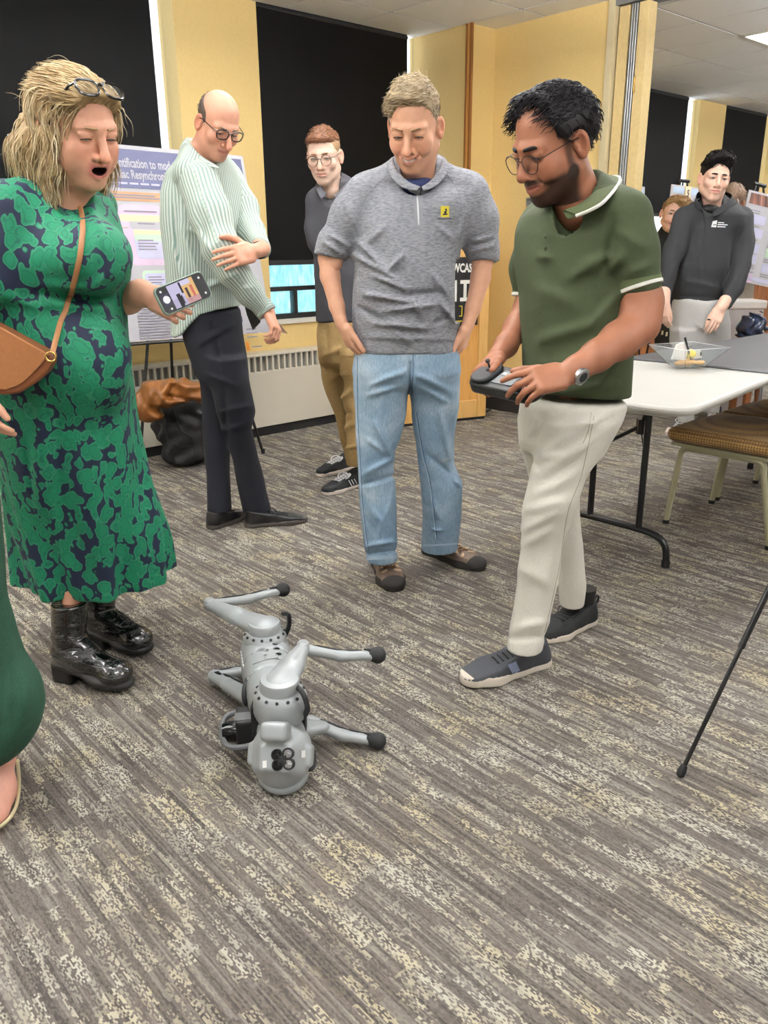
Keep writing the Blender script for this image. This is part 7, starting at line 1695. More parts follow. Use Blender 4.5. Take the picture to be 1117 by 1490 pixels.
# short dark hair left round the back and sides
hV, hQ, hC = hair_shell(fr, [((0, -0.016, 0.030), (0.0772, 0.0965, 0.0868))], [((0, -0.03, 0.062), (0, 0.5, 1)), ((0, 0.022, 0), (0, 1, 0.25)), ((0, -0.05, -0.06), (0, 0.3, -1))], '4d433b', h=0.003, k=0)
hr = meshob('hair', hV, hQ, M_hair, pb, cols=hC)
strands((hV, hQ), lambda P: np.tile(fr.D((0, -0.5, -0.8)), (len(P), 1)), 450, 0.018, 0.0010, ('4d433b', '6d635a', '3a322c', '857b70'), 33, lift=0.002, parent=hr)
glasses(pb, fr, plain('black_acetate', '0d0d0f', 0.2), lens_r=(0.0255, 0.0185), y=0.104, z=0.004, rim=0.0024, temple=0.0020, sq=3.0, name='glasses')
# shirt body
F = fieldpx(225, 195, 385, 500, 3.22, 3.95, 0.0068); yw = 38
rg = ringpx([(215, 268, 318, 3.57, .85, yw), (228, 262, 330, 3.58, .80, yw), (250, 246, 343, 3.58, .66, yw), (280, 240, 352, 3.58, .62, yw), (320, 240, 358, 3.57, .66, yw), (360, 243, 356, 3.57, .70, yw), (400, 246, 352, 3.57, .72, yw), (430, 249, 348, 3.57, .74, yw), (455, 252, 348, 3.57, .74, yw), (492, 254, 350, 3.57, .74, yw)])
F.rings(rg, k=0); F.chain([at(276, 252, 3.44), at(292, 226, 3.57), at(325, 250, 3.72)], [0.062, 0.07, 0.06], k=0.04)
F.cone(at(300, 225, 3.50), at(292, 190, 3.56), 0.053, 0.062, k=0.006, op='s')
wrinkle(F, 0.005, 0.9, 5.0)
folds(F, 3.36, [(262, 330, 290, 400, 5, .014), (250, 360, 275, 430, 5, .013), (255, 300, 262, 400, 4, -.012), (275, 430, 330, 405, 4, .013), (300, 345, 270, 330, 4, .010), (260, 420, 300, 440, 4, .010)])
cutbelow(F, 3.52, ((240, 470), (250, 486), (258, 490), (268, 486), (280, 472), (296, 456), (318, 450), (340, 447), (360, 446)))
A_ = np.array(sorted(rg)); 
def tor_st(V):
    cx = np.interp(V[:, 2], A_[:, 0], A_[:, 1]); cy = np.interp(V[:, 2], A_[:, 0], A_[:, 2]); return np.arctan2(V[:, 0] - cx - 0.0, -(V[:, 1] - cy)) * 0.155
striped(F, 'shirt', pb, tor_st)
# near sleeve (his right arm)
F = fieldpx(255, 225, 420, 490, 3.14, 3.70, 0.0062)
P_, R_ = tubepx(F, [(290, 264, 3.44, 30), (304, 310, 3.37, 29), (322, 362, 3.31, 27), (338, 392, 3.30, 23), (362, 424, 3.33, 18), (386, 452, 3.36, 13)], k=0.03)
F.cut(at(388, 455, 3.36), at(394, 463, 3.355) - at(382, 448, 3.365))
wrinkle(F, 0.004, 1.2, 2.0); folds(F, 3.25, [(290, 340, 330, 400, 4, .010), (300, 300, 312, 340, 4, .008), (330, 405, 352, 396, 3.5, .010), (285, 300, 300, 350, 4, -.009), (350, 420, 372, 418, 3, .007)])
striped(F, 'sleeve', pb, around(P_, R_))
q = MB(); ax_ = unit(at(394, 463, 3.355) - at(382, 448, 3.365)); c_ = at(386, 452, 3.36); r_ = 14.0 / ppm(c_)
q.lathe([(r_ * 0.98, -0.035), (r_ * 1.1, -0.032), (r_ * 1.08, 0.012), (r_ * 0.9, 0.014)], c_, ax_, 28); cf = q.build('cuff', plain('stripe_cuff_white', 'd3d8d1', 0.8), pb)
for k in range(4): q = MB(); q.lathe([(r_ * 1.06, -0.004), (r_ * 1.115, -0.003), (r_ * 1.115, 0.003), (r_ * 1.06, 0.004)], c_ + ax_ * (-0.027 + 0.011 * k), ax_, 28); q.build('cuff_stripe', plain('stripe_green', '8ea69b', 0.8), cf)
# far sleeve coming round the front
F = fieldpx(310, 225, 405, 400, 3.25, 3.95, 0.0062)
P_, R_ = tubepx(F, [(328, 262, 3.70, 27), (350, 305, 3.66, 24), (366, 338, 3.56, 19), (380, 360, 3.42, 15)], k=0.03); F.cut(at(380, 361, 3.41), at(374, 366, 3.33) - at(384, 355, 3.46))
wrinkle(F, 0.004, 1.2, 3.0); striped(F, 'sleeve', pb, around(P_, R_))
q = MB(); c_ = at(377, 364, 3.365); q.lathe([(0.030, -0.010), (0.034, -0.008), (0.034, 0.008), (0.030, 0.010)], c_, at(370, 366, 3.325) - at(382, 362, 3.38), 24); q.build('watch_strap', M_black, pb)
# collar
tp_ = spline([at(306, 236, 3.43), at(290, 222, 3.46), at(275, 205, 3.52), at(277, 198, 3.60), at(296, 205, 3.66), at(312, 224, 3.62)], 4)
dp_ = spline([at(322, 246, 3.41), at(298, 240, 3.41), at(271, 220, 3.47), at(266, 206, 3.60), at(296, 214, 3.71), at(325, 240, 3.66)], 4)
co = collar(pb, [t * 0.5 + d * 0.5 - ZZ * 0.015 for t, d in zip(tp_, dp_)], tp_, dp_, M_stripe); a = co.data.attributes.new('st', 'FLOAT', 'POINT'); a.data.foreach_set('value', np.array([[0.0, 0.012, 0.03, 0.047]] * len(tp_), np.float32).ravel())
# trousers
F = fieldpx(250, 425, 410, 755, 3.25, 3.95, 0.0068); yw = 40
F.rings(ringpx([(446, 262, 346, 3.57, .74, yw), (470, 266, 349, 3.57, .76, yw), (495, 271, 353, 3.57, .78, yw), (525, 280, 358, 3.57, .80, yw), (545, 287, 361, 3.57, .78, yw), (556, 294, 360, 3.57, .6, yw)]), k=0, capr=0.03)
F.rings(ringpx([(520, 281, 330, 3.66, 1.0, yw), (560, 291, 332, 3.67, 1.05, yw), (600, 295, 333, 3.68, 1.05, yw), (640, 295, 334, 3.68, 1.05, yw), (690, 300, 335, 3.66, 1.0, yw), (742, 301, 337, 3.62, 1.05, yw)]), k=0.03)
F.rings(ringpx([(520, 300, 358, 3.52, .95, yw), (560, 306, 364, 3.53, 1.0, yw), (600, 316, 371, 3.55, 1.0, yw), (625, 324, 366, 3.56, 1.0, yw), (665, 337, 375, 3.60, 1.0, yw), (700, 344, 385, 3.63, 1.0, yw), (742, 353, 395, 3.65, 1.0, yw)]), k=0.03)
wrinkle(F, 0.003, 1.0, 1.0); folds(F, 3.40, [(290, 500, 345, 470, 4, .007), (300, 545, 340, 560, 4, .008), (318, 600, 366, 590, 4, .010), (320, 630, 362, 615, 4, .009), (296, 640, 330, 620, 4, .008), (325, 560, 335, 690, 4, -.012), (350, 690, 372, 680, 4, .006), (310, 470, 325, 545, 3.5, -.006)])
cloth(F, 'trousers', pique('navy_twill', '10121f', '0c0e19', 0.2, 300, 18), pb)
M_bshoe = plain('black_leather', '19191b', 0.32, var=0.1, scale=60); M_bs = plain('grey_black_sole', '4b4440', 0.7)
shoe(pb, onz(306, 770), onz(352, 752), 0.047, M_bshoe, M_bs, lace=M_black, sole_h=0.026, collar_h=0.0)
shoe(pb, onz(355, 766), onz(448, 758), 0.047, M_bshoe, M_bs, lace=M_black, sole_h=0.026, collar_h=0.0)
# leather folder held in his right hand and black flap hanging from it, with a pen
f0, f1 = at(352, 418, 3.42), at(399, 472, 3.35); fx = unit(f1 - f0); fn = unit(np.cross(fx, at(340, 455, 3.55) - f0)); fy = np.cross(fn, fx)
if fy[2] > 0: fy = -fy
fo_ = emptyob('folder', (f0 + f1) / 2, 'thin brown leather folder held under the arm of the bald man', 'folder')
q = MB(); q.prism(rrect(0.30, 0.09, 0.01, 4), (f0 + f1) / 2 - fx * 0.0 + np.array([0.0, 0.045, 0.0]), fx, unit(np.array([0.0, 1.0, 0.05]) - fx * fx[1]), fn * 0.0 + np.array([0.006, 0, -0.006])); q.build('cover', plain('dark_brown_leather', '5a3a2b', 0.45), fo_, bevel=0.002)
q = MB(); q.tube([f0 + [0, -0.002, 0.002], f1 + [0, -0.002, 0.002]], 0.0025, 6); q.build('edge_piping', plain('tan_edge', 'c39a78', 0.5), fo_)
q = MB(); q.prism([(0, 0), (0.03, -0.02), (0.075, -0.13), (0.085, -0.17), (0.05, -0.205), (0.028, -0.14)], at(346, 408, 3.50), np.array([1, 0, 0]), ZZ, np.array([0, 0.008, 0])); q.build('strap_flap', plain('black_strap', '1b1b19', 0.6), fo_, bevel=0.002)
pnb = at(396, 470, 3.34)
q = MB(); q.tube([pnb, at(395, 492, 3.34)], [0.004, 0.002], 8); tag(q.build('pen', plain('white_pen', 'e8e6dc', 0.35), origin=pnb), 'thin white pen sticking down from the hand of the bald man', 'pen')

# ------------------------------------------------------------------ young man with round glasses behind the grey pullover
py = person(onz(500, 700), 'young man with round glasses, charcoal polo and khaki cargo trousers, behind the grey pullover')
SKIN_Y = 'f0cdb8'
fr = Frame(at(471, 226, 4.24), -100, 16, -2, 1.01)
hd = head_mesh(fr, at(482, 275, 4.30), 0.053, SKIN_Y, h=0.0028, eye_open=0.0042, eye_drop=-0.002, brow='8a5f45', lip='c98a80', gaze=-35, cheek=0.6, neck_r2=0.062, iris='5a6d78')
finish_body(py, hd, [], SKIN_Y, [[at(485, 285, 4.31), at(498, 480, 4.31), at(483, 530, 4.37), at(500, 610, 4.42), at(511, 662, 4.455)], [at(498, 480, 4.31), at(518, 530, 4.25), at(520, 668, 4.22)]])
A1 = hair_shell(fr, [((0.0, -0.018, 0.040), (0.0780, 0.096, 0.088)), ((0.0, 0.035, 0.080), (0.060, 0.052, 0.028))], [((0, 0.074, 0.070), (0, 0.25, -0.97)), ((0, 0.0, 0.038), (0, 0.0, -1))], '6b4630', h=0.003, rough=(0.002, 1.2))
A2 = hair_shell(fr, [((0.0, -0.018, 0.038), (0.0775, 0.0965, 0.0865))], [((0, -0.02, -0.005), (0, 0.1, -1)), ((0, 0.034, 0), (0, 1, -0.15)), ((0, 0, 0.075), (0, 0, 1))], 'a0805f', h=0.003)
hV, hQ, hC = join([A1, A2]); hQ = hQ.astype(np.int32)
hr = meshob('hair', hV, hQ, M_hair, py, cols=hC)
strands((hV, hQ), lambda P: np.tile(fr.D((0.3, 0.8, 0.25)), (len(P), 1)), 600, 0.03, 0.0013, ('6b4630', '855a3e', '53341f', '9a7050'), 43, lift=0.004, keep=lambda P: fr.L(P)[:, 2] > 0.06, parent=hr)
strands((hV, hQ), lambda P: np.tile(fr.D((0, -0.4, -0.9)), (len(P), 1)), 350, 0.014, 0.0010, ('a48468', '8c6c52', 'b99a80'), 44, lift=0.001, keep=lambda P: fr.L(P)[:, 2] < 0.07, parent=hr)
glasses(py, fr, plain('tortoise_frame', '3a1f18', 0.25), lens_r=(0.0255, 0.0235), y=0.102, z=-0.007, rim=0.0016, temple=0.0015, sq=2.1, name='glasses')
F = fieldpx(435, 240, 545, 485, 3.98, 4.65, 0.008)
F.rings(ringpx([(272, 470, 508, 4.31, .85, 5), (290, 456, 540, 4.31, .62, 5), (320, 452, 542, 4.31, .62, 5), (380, 457, 540, 4.31, .70, 5), (430, 459, 538, 4.31, .74, 5), (468, 459, 538, 4.31, .74, 5)]), k=0)
F.chain([at(466, 294, 4.30), at(486, 274, 4.32), at(530, 288, 4.32)], [0.06, 0.07, 0.062], k=0.04); tubepx(F, [(462, 294, 4.30, 19), (460, 330, 4.30, 17), (462, 352, 4.29, 16)], k=0.02)
F.cone(at(478, 290, 4.22), at(480, 255, 4.28), 0.035, 0.058, k=0.006, op='s'); wrinkle(F, 0.004, 1.1, 3.1); folds(F, 4.18, [(458, 360, 480, 380, 4, .01), (460, 400, 482, 420, 4, .01), (470, 330, 474, 440, 3, -.006)])
o_, SV, SQ = cloth(F, 'polo_shirt', pique('charcoal_pique', '424247', '38383d', 0.2), py)
tp_ = spline([at(476, 280, 4.20), at(468, 266, 4.22), at(470, 258, 4.33), at(485, 256, 4.38), at(503, 256, 4.32), at(498, 268, 4.23), at(485, 282, 4.19)], 4); dp_ = spline([at(468, 292, 4.19), at(459, 276, 4.22), at(463, 266, 4.36), at(486, 264, 4.42), at(514, 266, 4.34), at(510, 276, 4.22), at(490, 296, 4.17)], 4)
collar(py, [t * 0.5 + d * 0.5 - ZZ * 0.015 for t, d in zip(tp_, dp_)], tp_, dp_, pique('charcoal_pique2', '54545a', '4a4a50', 0.1))
F = fieldpx(445, 450, 545, 690, 4.0, 4.75, 0.008)
F.rings(ringpx([(462, 461, 538, 4.31, .72, 5), (500, 461, 540, 4.31, .76, 5), (525, 464, 540, 4.31, .74, 5), (535, 470, 536, 4.31, .6, 5)]), k=0, capr=0.03)
F.rings(ringpx([(510, 462, 500, 4.36, 1.05, 0), (545, 467, 505, 4.38, 1.05, 0), (575, 476, 508, 4.40, 1.05, 0), (605, 488, 512, 4.42, 1.05, 0), (640, 496, 518, 4.44, 1.05, 0), (668, 502, 522, 4.46, 1.05, 0)]), k=0.03)
F.rings(ringpx([(510, 496, 540, 4.25, 1.05, 0), (575, 500, 540, 4.24, 1.05, 0), (640, 503, 536, 4.22, 1.05, 0), (676, 505, 534, 4.22, 1.05, 0)]), k=0.03)
wrinkle(F, 0.006, 1.2, 4.4); folds(F, 4.18, [(466, 520, 500, 505, 4, .012), (470, 560, 505, 540, 4, .014), (480, 590, 508, 570, 4, .014), (486, 605, 510, 600, 3, -.012), (492, 630, 515, 615, 4, .014), (498, 655, 520, 648, 3, .012), (475, 480, 480, 560, 3, -.008)])
o_, KV, KQ = cloth(F, 'cargo_trousers', pique('khaki_twill', 'a98d5e', '957a4e', 0.3, 200, 22), py); Bk = bvh(KV, KQ)
V, Fc = patch(Bk, quadfn((494, 508), (514, 510), (514, 545), (497, 545)), 3, 4, 0.006); meshob('cargo_pocket', V, Fc, pique('khaki_pocket', '9c8052', '8a7046', 0.2), py)
V, Fc = patch(Bk, quadfn((493, 507), (514, 509), (514, 518), (494, 517)), 3, 2, 0.010); meshob('pocket_flap', V, Fc, pique('khaki_pocket2', 'a98d5e', '957a4e', 0.2), py)
M_runner = plain('black_knit_runner', '17181a', 0.8, var=0.15, scale=80); M_run_s = plain('white_runner_sole', 'dccfc6', 0.6); M_wlace = plain('white_lace', 'd8d8da', 0.8)
shoe(py, onz(515, 679), onz(462, 694), 0.047, M_runner, M_run_s, lace=M_wlace, sole_h=0.026, collar_h=0.03, lace_r=0.0032)
so, B, top, P_ = shoe(py, onz(528, 704), onz(470, 721), 0.048, M_runner, M_run_s, lace=M_wlace, sole_h=0.026, collar_h=0.03, lace_r=0.0032)
for k in range(3): 
    L_ = surf_line(B, [(507 + 4 * k, 699 - 1 * k), (512 + 4 * k, 708 - k)], 4, 0.001)
    if len(L_) > 1: q = MB(); q.tube(L_, 0.003, 5); q.build('side_mark', M_wlace, so)

# ------------------------------------------------------------------ man in the charcoal fleece in the far room
pf_ = person(onz(1010, 625), 'dark-haired young man in a charcoal quarter-zip fleece and grey sweatpants behind the tables')
SKIN_F = 'efc6b0'; Y0 = 5.5
fr = Frame(at(1040, 259, 5.42), -97, 6, 7, 1.08)
hd = head_mesh(fr, at(1037, 302, 5.48), 0.058, SKIN_F, h=0.003, eye_open=0.0046, eye_drop=-0.001, brow='221915', brow_r=0.0040, lip='cc8078', gaze=-8, cheek=0.3, jaw=1.05, neck_r2=0.066)
ext = []
F = fieldpx(950, 420, 985, 490, 5.15, 5.5, 0.0055); w0 = at(966, 440, 5.33); tubepx(F, [(966, 425, 5.35, 9), (966, 442, 5.33, 8)], k=0.02); hand(F, w0, (0.05, -0.1, -1), (0.8, 0.5, 0), True, 1.0, curl=((15, 25, 15),) * 4, thumb=(0.92, 0.3, 0.2), spread=1); V, Q = F.mesh(); ext.append((V, Q))
F = fieldpx(1010, 430, 1070, 495, 5.05, 5.5, 0.0055); w1 = at(1047, 449, 5.27); tubepx(F, [(1055, 438, 5.30, 9), (1047, 450, 5.27, 8.5)], k=0.02); hand(F, w1, at(1036, 478, 5.2) - w1, (0.1, 0.8, 0.0), False, 1.05, curl=((15, 25, 15),) * 4, thumb=(0.92, 0.3, 0.2), spread=1); V, Q = F.mesh(); ext.append((V, Q))
finish_body(pf_, hd, ext, SKIN_F, [[at(966, 438, 5.34), at(972, 400, 5.40), at(984, 350, 5.45), at(1000, 318, 5.48), at(1037, 305, 5.5), at(1076, 320, 5.52), at(1079, 370, 5.45), at(1068, 420, 5.35), at(1052, 445, 5.29)], [at(1037, 305, 5.5), at(1018, 470, 5.5), at(998, 605, 5.46)], [at(1018, 470, 5.5), at(1034, 595, 5.56)]])
q = MB(); q.lathe([(0.0105, -.003), (0.0115, 0), (0.0105, .003)], at(1031, 465, 5.19), (-0.3, -0.2, -1), 12); q.build('finger_ring', M_black, pf_)
hV, hQ, hC = hair_shell(fr, [((0.0, -0.02, 0.045), (0.080, 0.098, 0.088)), ((0.0, 0.02, 0.098), (0.078, 0.075, 0.040)), ((0.0, 0.058, 0.085), (0.064, 0.035, 0.032))], [((0, 0.066, 0.066), (0, 0.75, -0.65)), ((0, -0.02, 0.005), (0, 0.1, -1)), ((0, 0.042, 0.0), (0, 1, -0.35))], '151112', h=0.0035, rough=(0.005, 0.9), k=0.02)
hr = meshob('hair', hV, hQ, M_hair, pf_, cols=hC)
strands((hV, hQ), lambda P: np.tile(fr.D((0.2, 0.5, 0.5)), (len(P), 1)), 500, 0.035, 0.0018, ('171214', '231b1c', '0e0b0c'), 53, lift=0.008, curl=0.006, parent=hr, keep=lambda P: fr.L(P)[:, 2] > 0.05)
F = fieldpx(945, 270, 1110, 465, 5.05, 5.95, 0.0085)
F.rings(ringpx([(298, 1008, 1066, 5.50, .8, -5), (312, 988, 1087, 5.50, .6, -5), (345, 986, 1078, 5.50, .62, -5), (390, 981, 1066, 5.50, .72, -5), (420, 978, 1054, 5.50, .74, -5), (440, 980, 1048, 5.50, .72, -5)]), k=0)
F.chain([at(998, 316, 5.48), at(1037, 300, 5.50), at(1077, 316, 5.52)], [0.066, 0.08, 0.066], k=0.04)
tubepx(F, [(996, 318, 5.48, 17), (982, 360, 5.44, 15), (972, 400, 5.40, 12.5), (966, 436, 5.35, 9)], k=0.02); tubepx(F, [(1078, 318, 5.52, 17), (1080, 350, 5.48, 16), (1078, 385, 5.42, 14), (1068, 420, 5.35, 12), (1057, 442, 5.30, 9.5)], k=0.02)
F.cut(at(966, 437, 5.35), (0, -0.05, -1), at(945, 465, 5.1), at(975, 415, 5.6)); F.cut(at(1052, 447, 5.29), unit(at(1046, 456, 5.27) - at(1062, 432, 5.33)), at(1040, 465, 5.1), at(1072, 425, 5.5))
F.cone(at(1036, 296, 5.42), at(1037, 270, 5.46), 0.062, 0.070, k=0.01, op='s'); F.cone(at(1026, 318, 5.34), at(1030, 285, 5.34), 0.012, 0.05, k=0.01, op='s')
wrinkle(F, 0.006, 0.9, 0.2); folds(F, 5.32, [(990, 340, 985, 420, 4, -.012), (1070, 335, 1062, 400, 4, -.014), (1000, 410, 1040, 418, 4, .01), (1072, 400, 1056, 425, 4, .01), (985, 380, 970, 410, 3, .01), (1015, 340, 1018, 400, 3, .006), (980, 430, 1048, 434, 2.5, -.008)])
M_fleece = pique('charcoal_fleece', '2c2d30', '252629', 0.25, 350, 16)
o_, FV, FQ = cloth(F, 'fleece', M_fleece, pf_); Bf = bvh(FV, FQ)
tp_ = spline([at(1022, 304, 5.36), at(1013, 288, 5.40), at(1018, 277, 5.48), at(1040, 276, 5.57), at(1062, 281, 5.50), at(1060, 290, 5.40), at(1036, 308, 5.36)], 4); dp_ = spline([at(1024, 312, 5.37), at(1010, 300, 5.40), at(1014, 290, 5.50), at(1040, 288, 5.62), at(1070, 292, 5.52), at(1066, 302, 5.40), at(1036, 318, 5.35)], 4)
collar(pf_, dp_, tp_, [d * 0.3 + t * 0.7 + (np.array([d[0], d[1], 0]) - np.array([at(1037, 290, 5.48)[0], 5.48, 0])) * 0.0 for t, d in zip(tp_, dp_)], M_fleece)
q = MB(); L_ = surf_line(Bf, ((1024, 312), (1025, 335), (1023, 355)), 5, 0.001)
if len(L_) > 1: q.tube(L_, 0.0025, 6); q.build('zip', M_black, pf_)
M_logo = plain('logo_white', 'eceeee', 0.7, var=0.0)
V, Fc = patch(Bf, quadfn((1036.5, 322), (1043, 320.5), (1041.5, 331), (1034, 330.5)), 2, 2, 0.003); em = meshob('emblem', V, Fc, M_logo, pf_)
V, Fc = patch(Bf, quadfn((1037.2, 326.8), (1041.6, 326.4), (1041.4, 327.6), (1036.9, 328)), 1, 1, 0.005); meshob('emblem_gap', V, Fc, M_fleece, em)
for k, (x0, x1) in enumerate(((1044, 1053), (1043.5, 1058), (1043, 1055))):
    V, Fc = patch(Bf, quadfn((x0, 323 + 3 * k), (x1, 323.6 + 3 * k), (x1, 325 + 3 * k), (x0, 324.6 + 3 * k)), 3, 1, 0.003); meshob('emblem_lettering', V, Fc, M_logo, em)
q = MB(); q.sphere(at(1033, 305, 5.44), (0.06, 0.05, 0.035)); q.build('undershirt', M_black, pf_)
F = fieldpx(960, 425, 1085, 625, 5.1, 5.9, 0.010)
F.rings(ringpx([(434, 978, 1056, 5.50, .72, -5), (470, 976, 1062, 5.50, .76, -5), (500, 976, 1058, 5.50, .7, -5)]), k=0, capr=0.03)
F.rings(ringpx([(480, 977, 1016, 5.45, 1.0, 0), (550, 982, 1012, 5.45, 1.0, 0), (612, 986, 1008, 5.46, 1.0, 0)]), k=0.03); F.rings(ringpx([(480, 1014, 1060, 5.52, 1.0, 0), (550, 1016, 1052, 5.54, 1.0, 0), (600, 1020, 1046, 5.56, 1.0, 0)]), k=0.03)
wrinkle(F, 0.006, 1.0, 6.0); folds(F, 5.3, [(1010, 470, 1030, 485, 3, .012), (985, 460, 990, 500, 3, .008), (1040, 450, 1020, 490, 3, -.01)])
cloth(F, 'sweatpants', pique('grey_marl', 'c2c1bf', 'b2b1af', 0.2, 300, 16), pf_)
shoe(pf_, onz(1003, 616), onz(971, 636), 0.05, plain('grey_trainer', '55565c', 0.8), M_run_s, lace=M_wlace, sole_h=0.03, collar_h=0.02, lace_r=0.004)
shoe(pf_, onz(1042, 606), onz(1026, 622), 0.05, plain('grey_trainer', '55565c', 0.8), M_run_s, lace=M_wlace, sole_h=0.03, collar_h=0.02, lace_r=0.004)

# ------------------------------------------------------------------ woman in black with glasses, far room
pq = person(at(975, 500, 6.3), 'woman with short blonde hair and clear glasses in a black high-neck top, far room')
SKIN_Q = 'efc4b0'
fr = Frame(at(979, 311, 6.25), -98, 4, 10, 1.0)
hd = head_mesh(fr, at(974, 345, 6.30), 0.05, SKIN_Q, h=0.0032, eye_open=0.0042, brow='8a6a4c', lip='c0605c', smile=0.4, gaze=-8, cheek=0.4, neck_r2=0.06)
finish_body(pq, hd, [], SKIN_Q, [[at(975, 345, 6.31), at(978, 470, 6.31), at(978, 585, 6.31)]])
hV, hQ, hC = hair_shell(fr, [((0.0, -0.018, 0.038), (0.080, 0.098, 0.088)), ((-0.03, 0.04, 0.088), (0.058, 0.055, 0.036)), ((-0.06, 0.055, 0.055), (0.026, 0.034, 0.045))], [((0, 0.068, 0.055), (0.35, 0.75, -0.5)), ((0, -0.02, -0.02), (0, 0.1, -1)), ((0.02, 0.05, 0.0), (0.25, 1, -0.35))], '9c7f58', h=0.0036, rough=(0.003, 1.0), k=0.02)
hr = meshob('hair', hV, hQ, M_hair, pq, cols=hC)
strands((hV, hQ), lambda P: np.tile(fr.D((-0.8, 0.4, -0.2)), (len(P), 1)), 400, 0.05, 0.0016, ('b08c60', '8a6844', 'c9a87a', '6f5236'), 63, lift=0.005, parent=hr, keep=lambda P: fr.L(P)[:, 2] > 0.03)
glasses(pq, fr, plain('clear_gold_frame', 'c9b8a8', 0.25), lens_r=(0.0255, 0.022), y=0.102, z=-0.006, rim=0.0014, sq=2.3, name='glasses')
F = fieldpx(935, 320, 1015, 470, 6.0, 6.65, 0.0095)
F.rings(ringpx([(330, 963, 986, 6.31, .9, 0), (343, 954, 998, 6.31, .7, 0), (358, 950, 1006, 6.31, .6, 0), (400, 952, 1004, 6.31, .68, 0), (455, 952, 1004, 6.31, .75, 0)]), k=0); F.chain([at(958, 356, 6.3), at(975, 342, 6.31), at(998, 354, 6.31)], [0.06, 0.066, 0.06], k=0.03); tubepx(F, [(956, 360, 6.3, 12), (952, 410, 6.28, 10), (956, 450, 6.2, 8)], k=0.02)
wrinkle(F, 0.006, 1.0, 1.5); cloth(F, 'high_neck_top', pique('black_knit', '151517', '0f0f11', 0.2), pq)
F = fieldpx(940, 445, 1015, 600, 6.0, 6.6, 0.012); F.rings(ringpx([(450, 953, 1004, 6.31, .75, 0), (480, 952, 1004, 6.31, .75, 0), (590, 956, 1000, 6.31, .8, 0)]), k=0); F.cut(np.array([0, 0, 0.25]), (0, 0, -1)); o_, V_, Q_ = cloth(F, 'trousers', pique('dark_brown_twill', '2b2622', '24201d', 0.2), pq); Bq = bvh(V_, Q_)
for x, y in ((969, 466), (972, 474), (964, 484), (970, 486)):
    V, Fc = patch(Bq, quadfn((x - 1.2, y - 3), (x + 1.5, y - 3), (x + 0.8, y + 3), (x - 2, y + 3)), 1, 1, 0.006)
    if len(Fc): meshob('pale_print', V, Fc, plain('pale_yellow_print', 'd9cfae', 0.6), pq)

# ------------------------------------------------------------------ person seen from behind at the far right
ph_ = person(at(1075, 520, 6.5), 'person with brown hair and beige shirt, mostly hidden, reaching toward the far right poster')
fr = Frame(at(1066, 293, 6.5), 60, 5, 0, 1.0)
hd = head_mesh(fr, at(1068, 325, 6.5), 0.055, 'd9a78c', h=0.0036)
F = fieldpx(1060, 340, 1135, 400, 6.1, 6.7, 0.006); tubepx(F, [(1090, 385, 6.4, 10), (1100, 376, 6.35, 8), (1112, 369, 6.3, 6.5)], k=0.02); w0 = at(1112, 369, 6.3); hand(F, w0, (1, -0.2, 0.25), (0, 1, 0), True, 1.0, curl=((10, 20, 10), (50, 60, 40), (55, 60, 40), (60, 60, 40))); V, Q = F.mesh()
finish_body(ph_, hd, [(V, Q)], 'd9a78c', [[at(1068, 330, 6.5), at(1090, 342, 6.5), at(1096, 370, 6.46), at(1092, 385, 6.41)], [at(1068, 330, 6.5), at(1070, 540, 6.5)]])
q = MB(); q.lathe([(0.034, -0.01), (0.036, 0), (0.034, 0.01)], at(1110, 370, 6.31), (1, -0.15, 0.2), 16); q.build('watch_strap', M_black, ph_)
hV, hQ, hC = hair_shell(fr, [((0.0, -0.02, 0.038), (0.084, 0.102, 0.092))], [((0, 0.05, 0.06), (0, 1, -0.2)), ((0, -0.05, -0.06), (0, 0.2, -1))], '7a6352', h=0.004, rough=(0.003, 1.0)); hr = meshob('hair', hV, hQ, M_hair, ph_, cols=hC)
strands((hV, hQ), lambda P: np.tile(fr.D((0.3, -0.6, -0.5)), (len(P), 1)), 300, 0.05, 0.0018, ('8b7462', '6a5444', 'a38c78'), 73, lift=0.006, parent=hr)
q = MB(); q.tube([at(1070, 286, 6.40), at(1074, 293, 6.40), at(1074, 300, 6.42)], 0.005, 6); q.build('ear_loop', plain('white_elastic', 'eeeeee', 0.6), ph_)
F = fieldpx(1020, 310, 1125, 450, 6.2, 6.85, 0.0095); F.rings(ringpx([(318, 1056, 1086, 6.5, .9, 0), (335, 1044, 1098, 6.5, .65, 0), (380, 1046, 1098, 6.5, .68, 0), (435, 1048, 1094, 6.5, .72, 0)]), k=0); tubepx(F, [(1094, 342, 6.5, 11), (1098, 372, 6.46, 11), (1090, 392, 6.41, 10), (1098, 380, 6.37, 9)], k=0.02); wrinkle(F, 0.007, 1.2, 2.5); cloth(F, 'shirt', pique('beige_linen', 'd0cabd', 'c2bcae', 0.25), ph_)
F = fieldpx(1030, 425, 1110, 560, 6.2, 6.8, 0.012); F.rings(ringpx([(430, 1050, 1094, 6.5, .75, 0), (480, 1050, 1092, 6.5, .75, 0), (552, 1054, 1088, 6.5, .8, 0)]), k=0); cloth(F, 'trousers', pique('dark_brown_twill2', '3b342e', '332d28', 0.2), ph_)

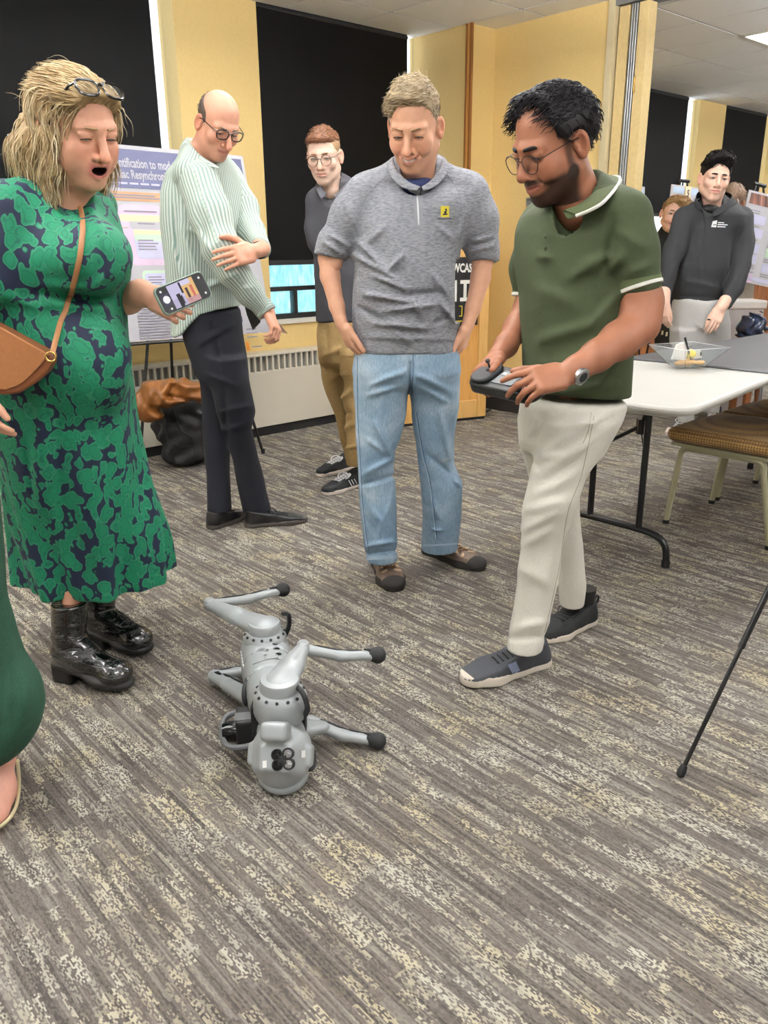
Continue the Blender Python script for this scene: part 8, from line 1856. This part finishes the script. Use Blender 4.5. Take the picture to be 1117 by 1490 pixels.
# ------------------------------------------------------------------ green trouser leg at the left edge, nearest the camera
pl = person(onz(0, 1165), 'person in wide dark green trousers and a flat shoe, cut off at left edge', )
F = fieldpx(-190, 640, 90, 1120, 1.42, 1.95, 0.0085)
F.rings(ringpx([(690, -120, -6, 1.66, 1.0, 0), (800, -112, 2, 1.66, 1.0, 0), (880, -112, 9, 1.65, 1.0, 0), (930, -112, 17, 1.65, 1.0, 0), (965, -115, 30, 1.645, 1.0, 0), (1000, -118, 52, 1.64, 1.0, 0), (1035, -118, 60, 1.64, 1.0, 0), (1062, -112, 56, 1.64, 1.0, 0), (1092, -95, 36, 1.64, 1.0, 0)]), k=0, capr=0.04)
wrinkle(F, 0.006, 0.9, 0.6); folds(F, 1.52, [(12, 960, 10, 1060, 8, -.016), (-10, 820, -20, 1000, 9, .014), (38, 985, 34, 1060, 8, .010)])
cloth(F, 'trousers', pique('bottle_green_twill', '1d4a36', '163e2c', 0.25, 250, 20), pl)
F = fieldpx(-90, 1020, 80, 1210, 1.36, 1.86, 0.0042)
A0 = onz(-12, 1090, 0.10); T0 = onz(-8, 1185, 0.0); d = unit((T0 - A0) * [1, 1, 0]); s_ = np.cross(d, ZZ)
if s_[0] < 0: s_ = -s_
F.cone(A0 + ZZ * 0.05, A0, 0.044, 0.046, k=0); F.cone(A0 - ZZ * 0.02, A0 + d * 0.10 - ZZ * 0.05, 0.050, 0.046, k=0.03); F.cone(A0 + d * 0.10 - ZZ * 0.05, A0 + d * 0.16 - ZZ * 0.065, 0.048, 0.040, k=0.03)
for k, o in enumerate((-0.022, -0.004, 0.013, 0.028)):
    b0 = A0 + s_ * o * 0.6 + d * 0.02 + ZZ * 0.022; b1 = A0 + s_ * (o * 1.25) + d * (0.15 - 0.008 * k) - ZZ * (0.030 + 0.006 * k); F.cone(b0, b1, 0.0085, 0.0085, k=0.006)
F.cut(np.array([0, 0, 0.012]), (0, 0, -1)); V, Q = F.mesh(); meshob('foot', V, Q, M_skin, pl, cols=np.tile(lin('e8ac98'), (len(V), 1)))
F = fieldpx(-100, 1060, 80, 1230, 1.36, 1.86, 0.0042); c0 = A0 * [1, 1, 0]
F.chain([c0 - d * 0.06 + ZZ * 0.008, c0 + d * 0.10 + ZZ * 0.008, c0 + d * 0.19 + ZZ * 0.008], [0.042, 0.054, 0.046], k=0.02, flat=ZZ, fs=1.6); F.cut(np.array([0, 0, 0.036]), unit(ZZ - d * 0.10)); F.cut(np.array([0, 0, 0.0]), (0, 0, -1)); V, Q = F.mesh(); sh_ = meshob('flat_shoe', V, Q, M_black, pl)
Bp = bvh(V, Q); L_ = []
for t in np.linspace(-0.35, 1.0, 16):
    pass
pts = [c0 + d * a + s_ * b + ZZ * 0.030 for a, b in ((-0.04, 0.046), (0.04, 0.053), (0.10, 0.055), (0.15, 0.052), (0.19, 0.040), (0.215, 0.02), (0.222, 0.0))]
q = MB(); q.tube(spline(pts, 5), 0.0042, 8); q.build('gold_edge', plain('pale_gold', 'd8cba4', 0.35, 0.3), sh_)
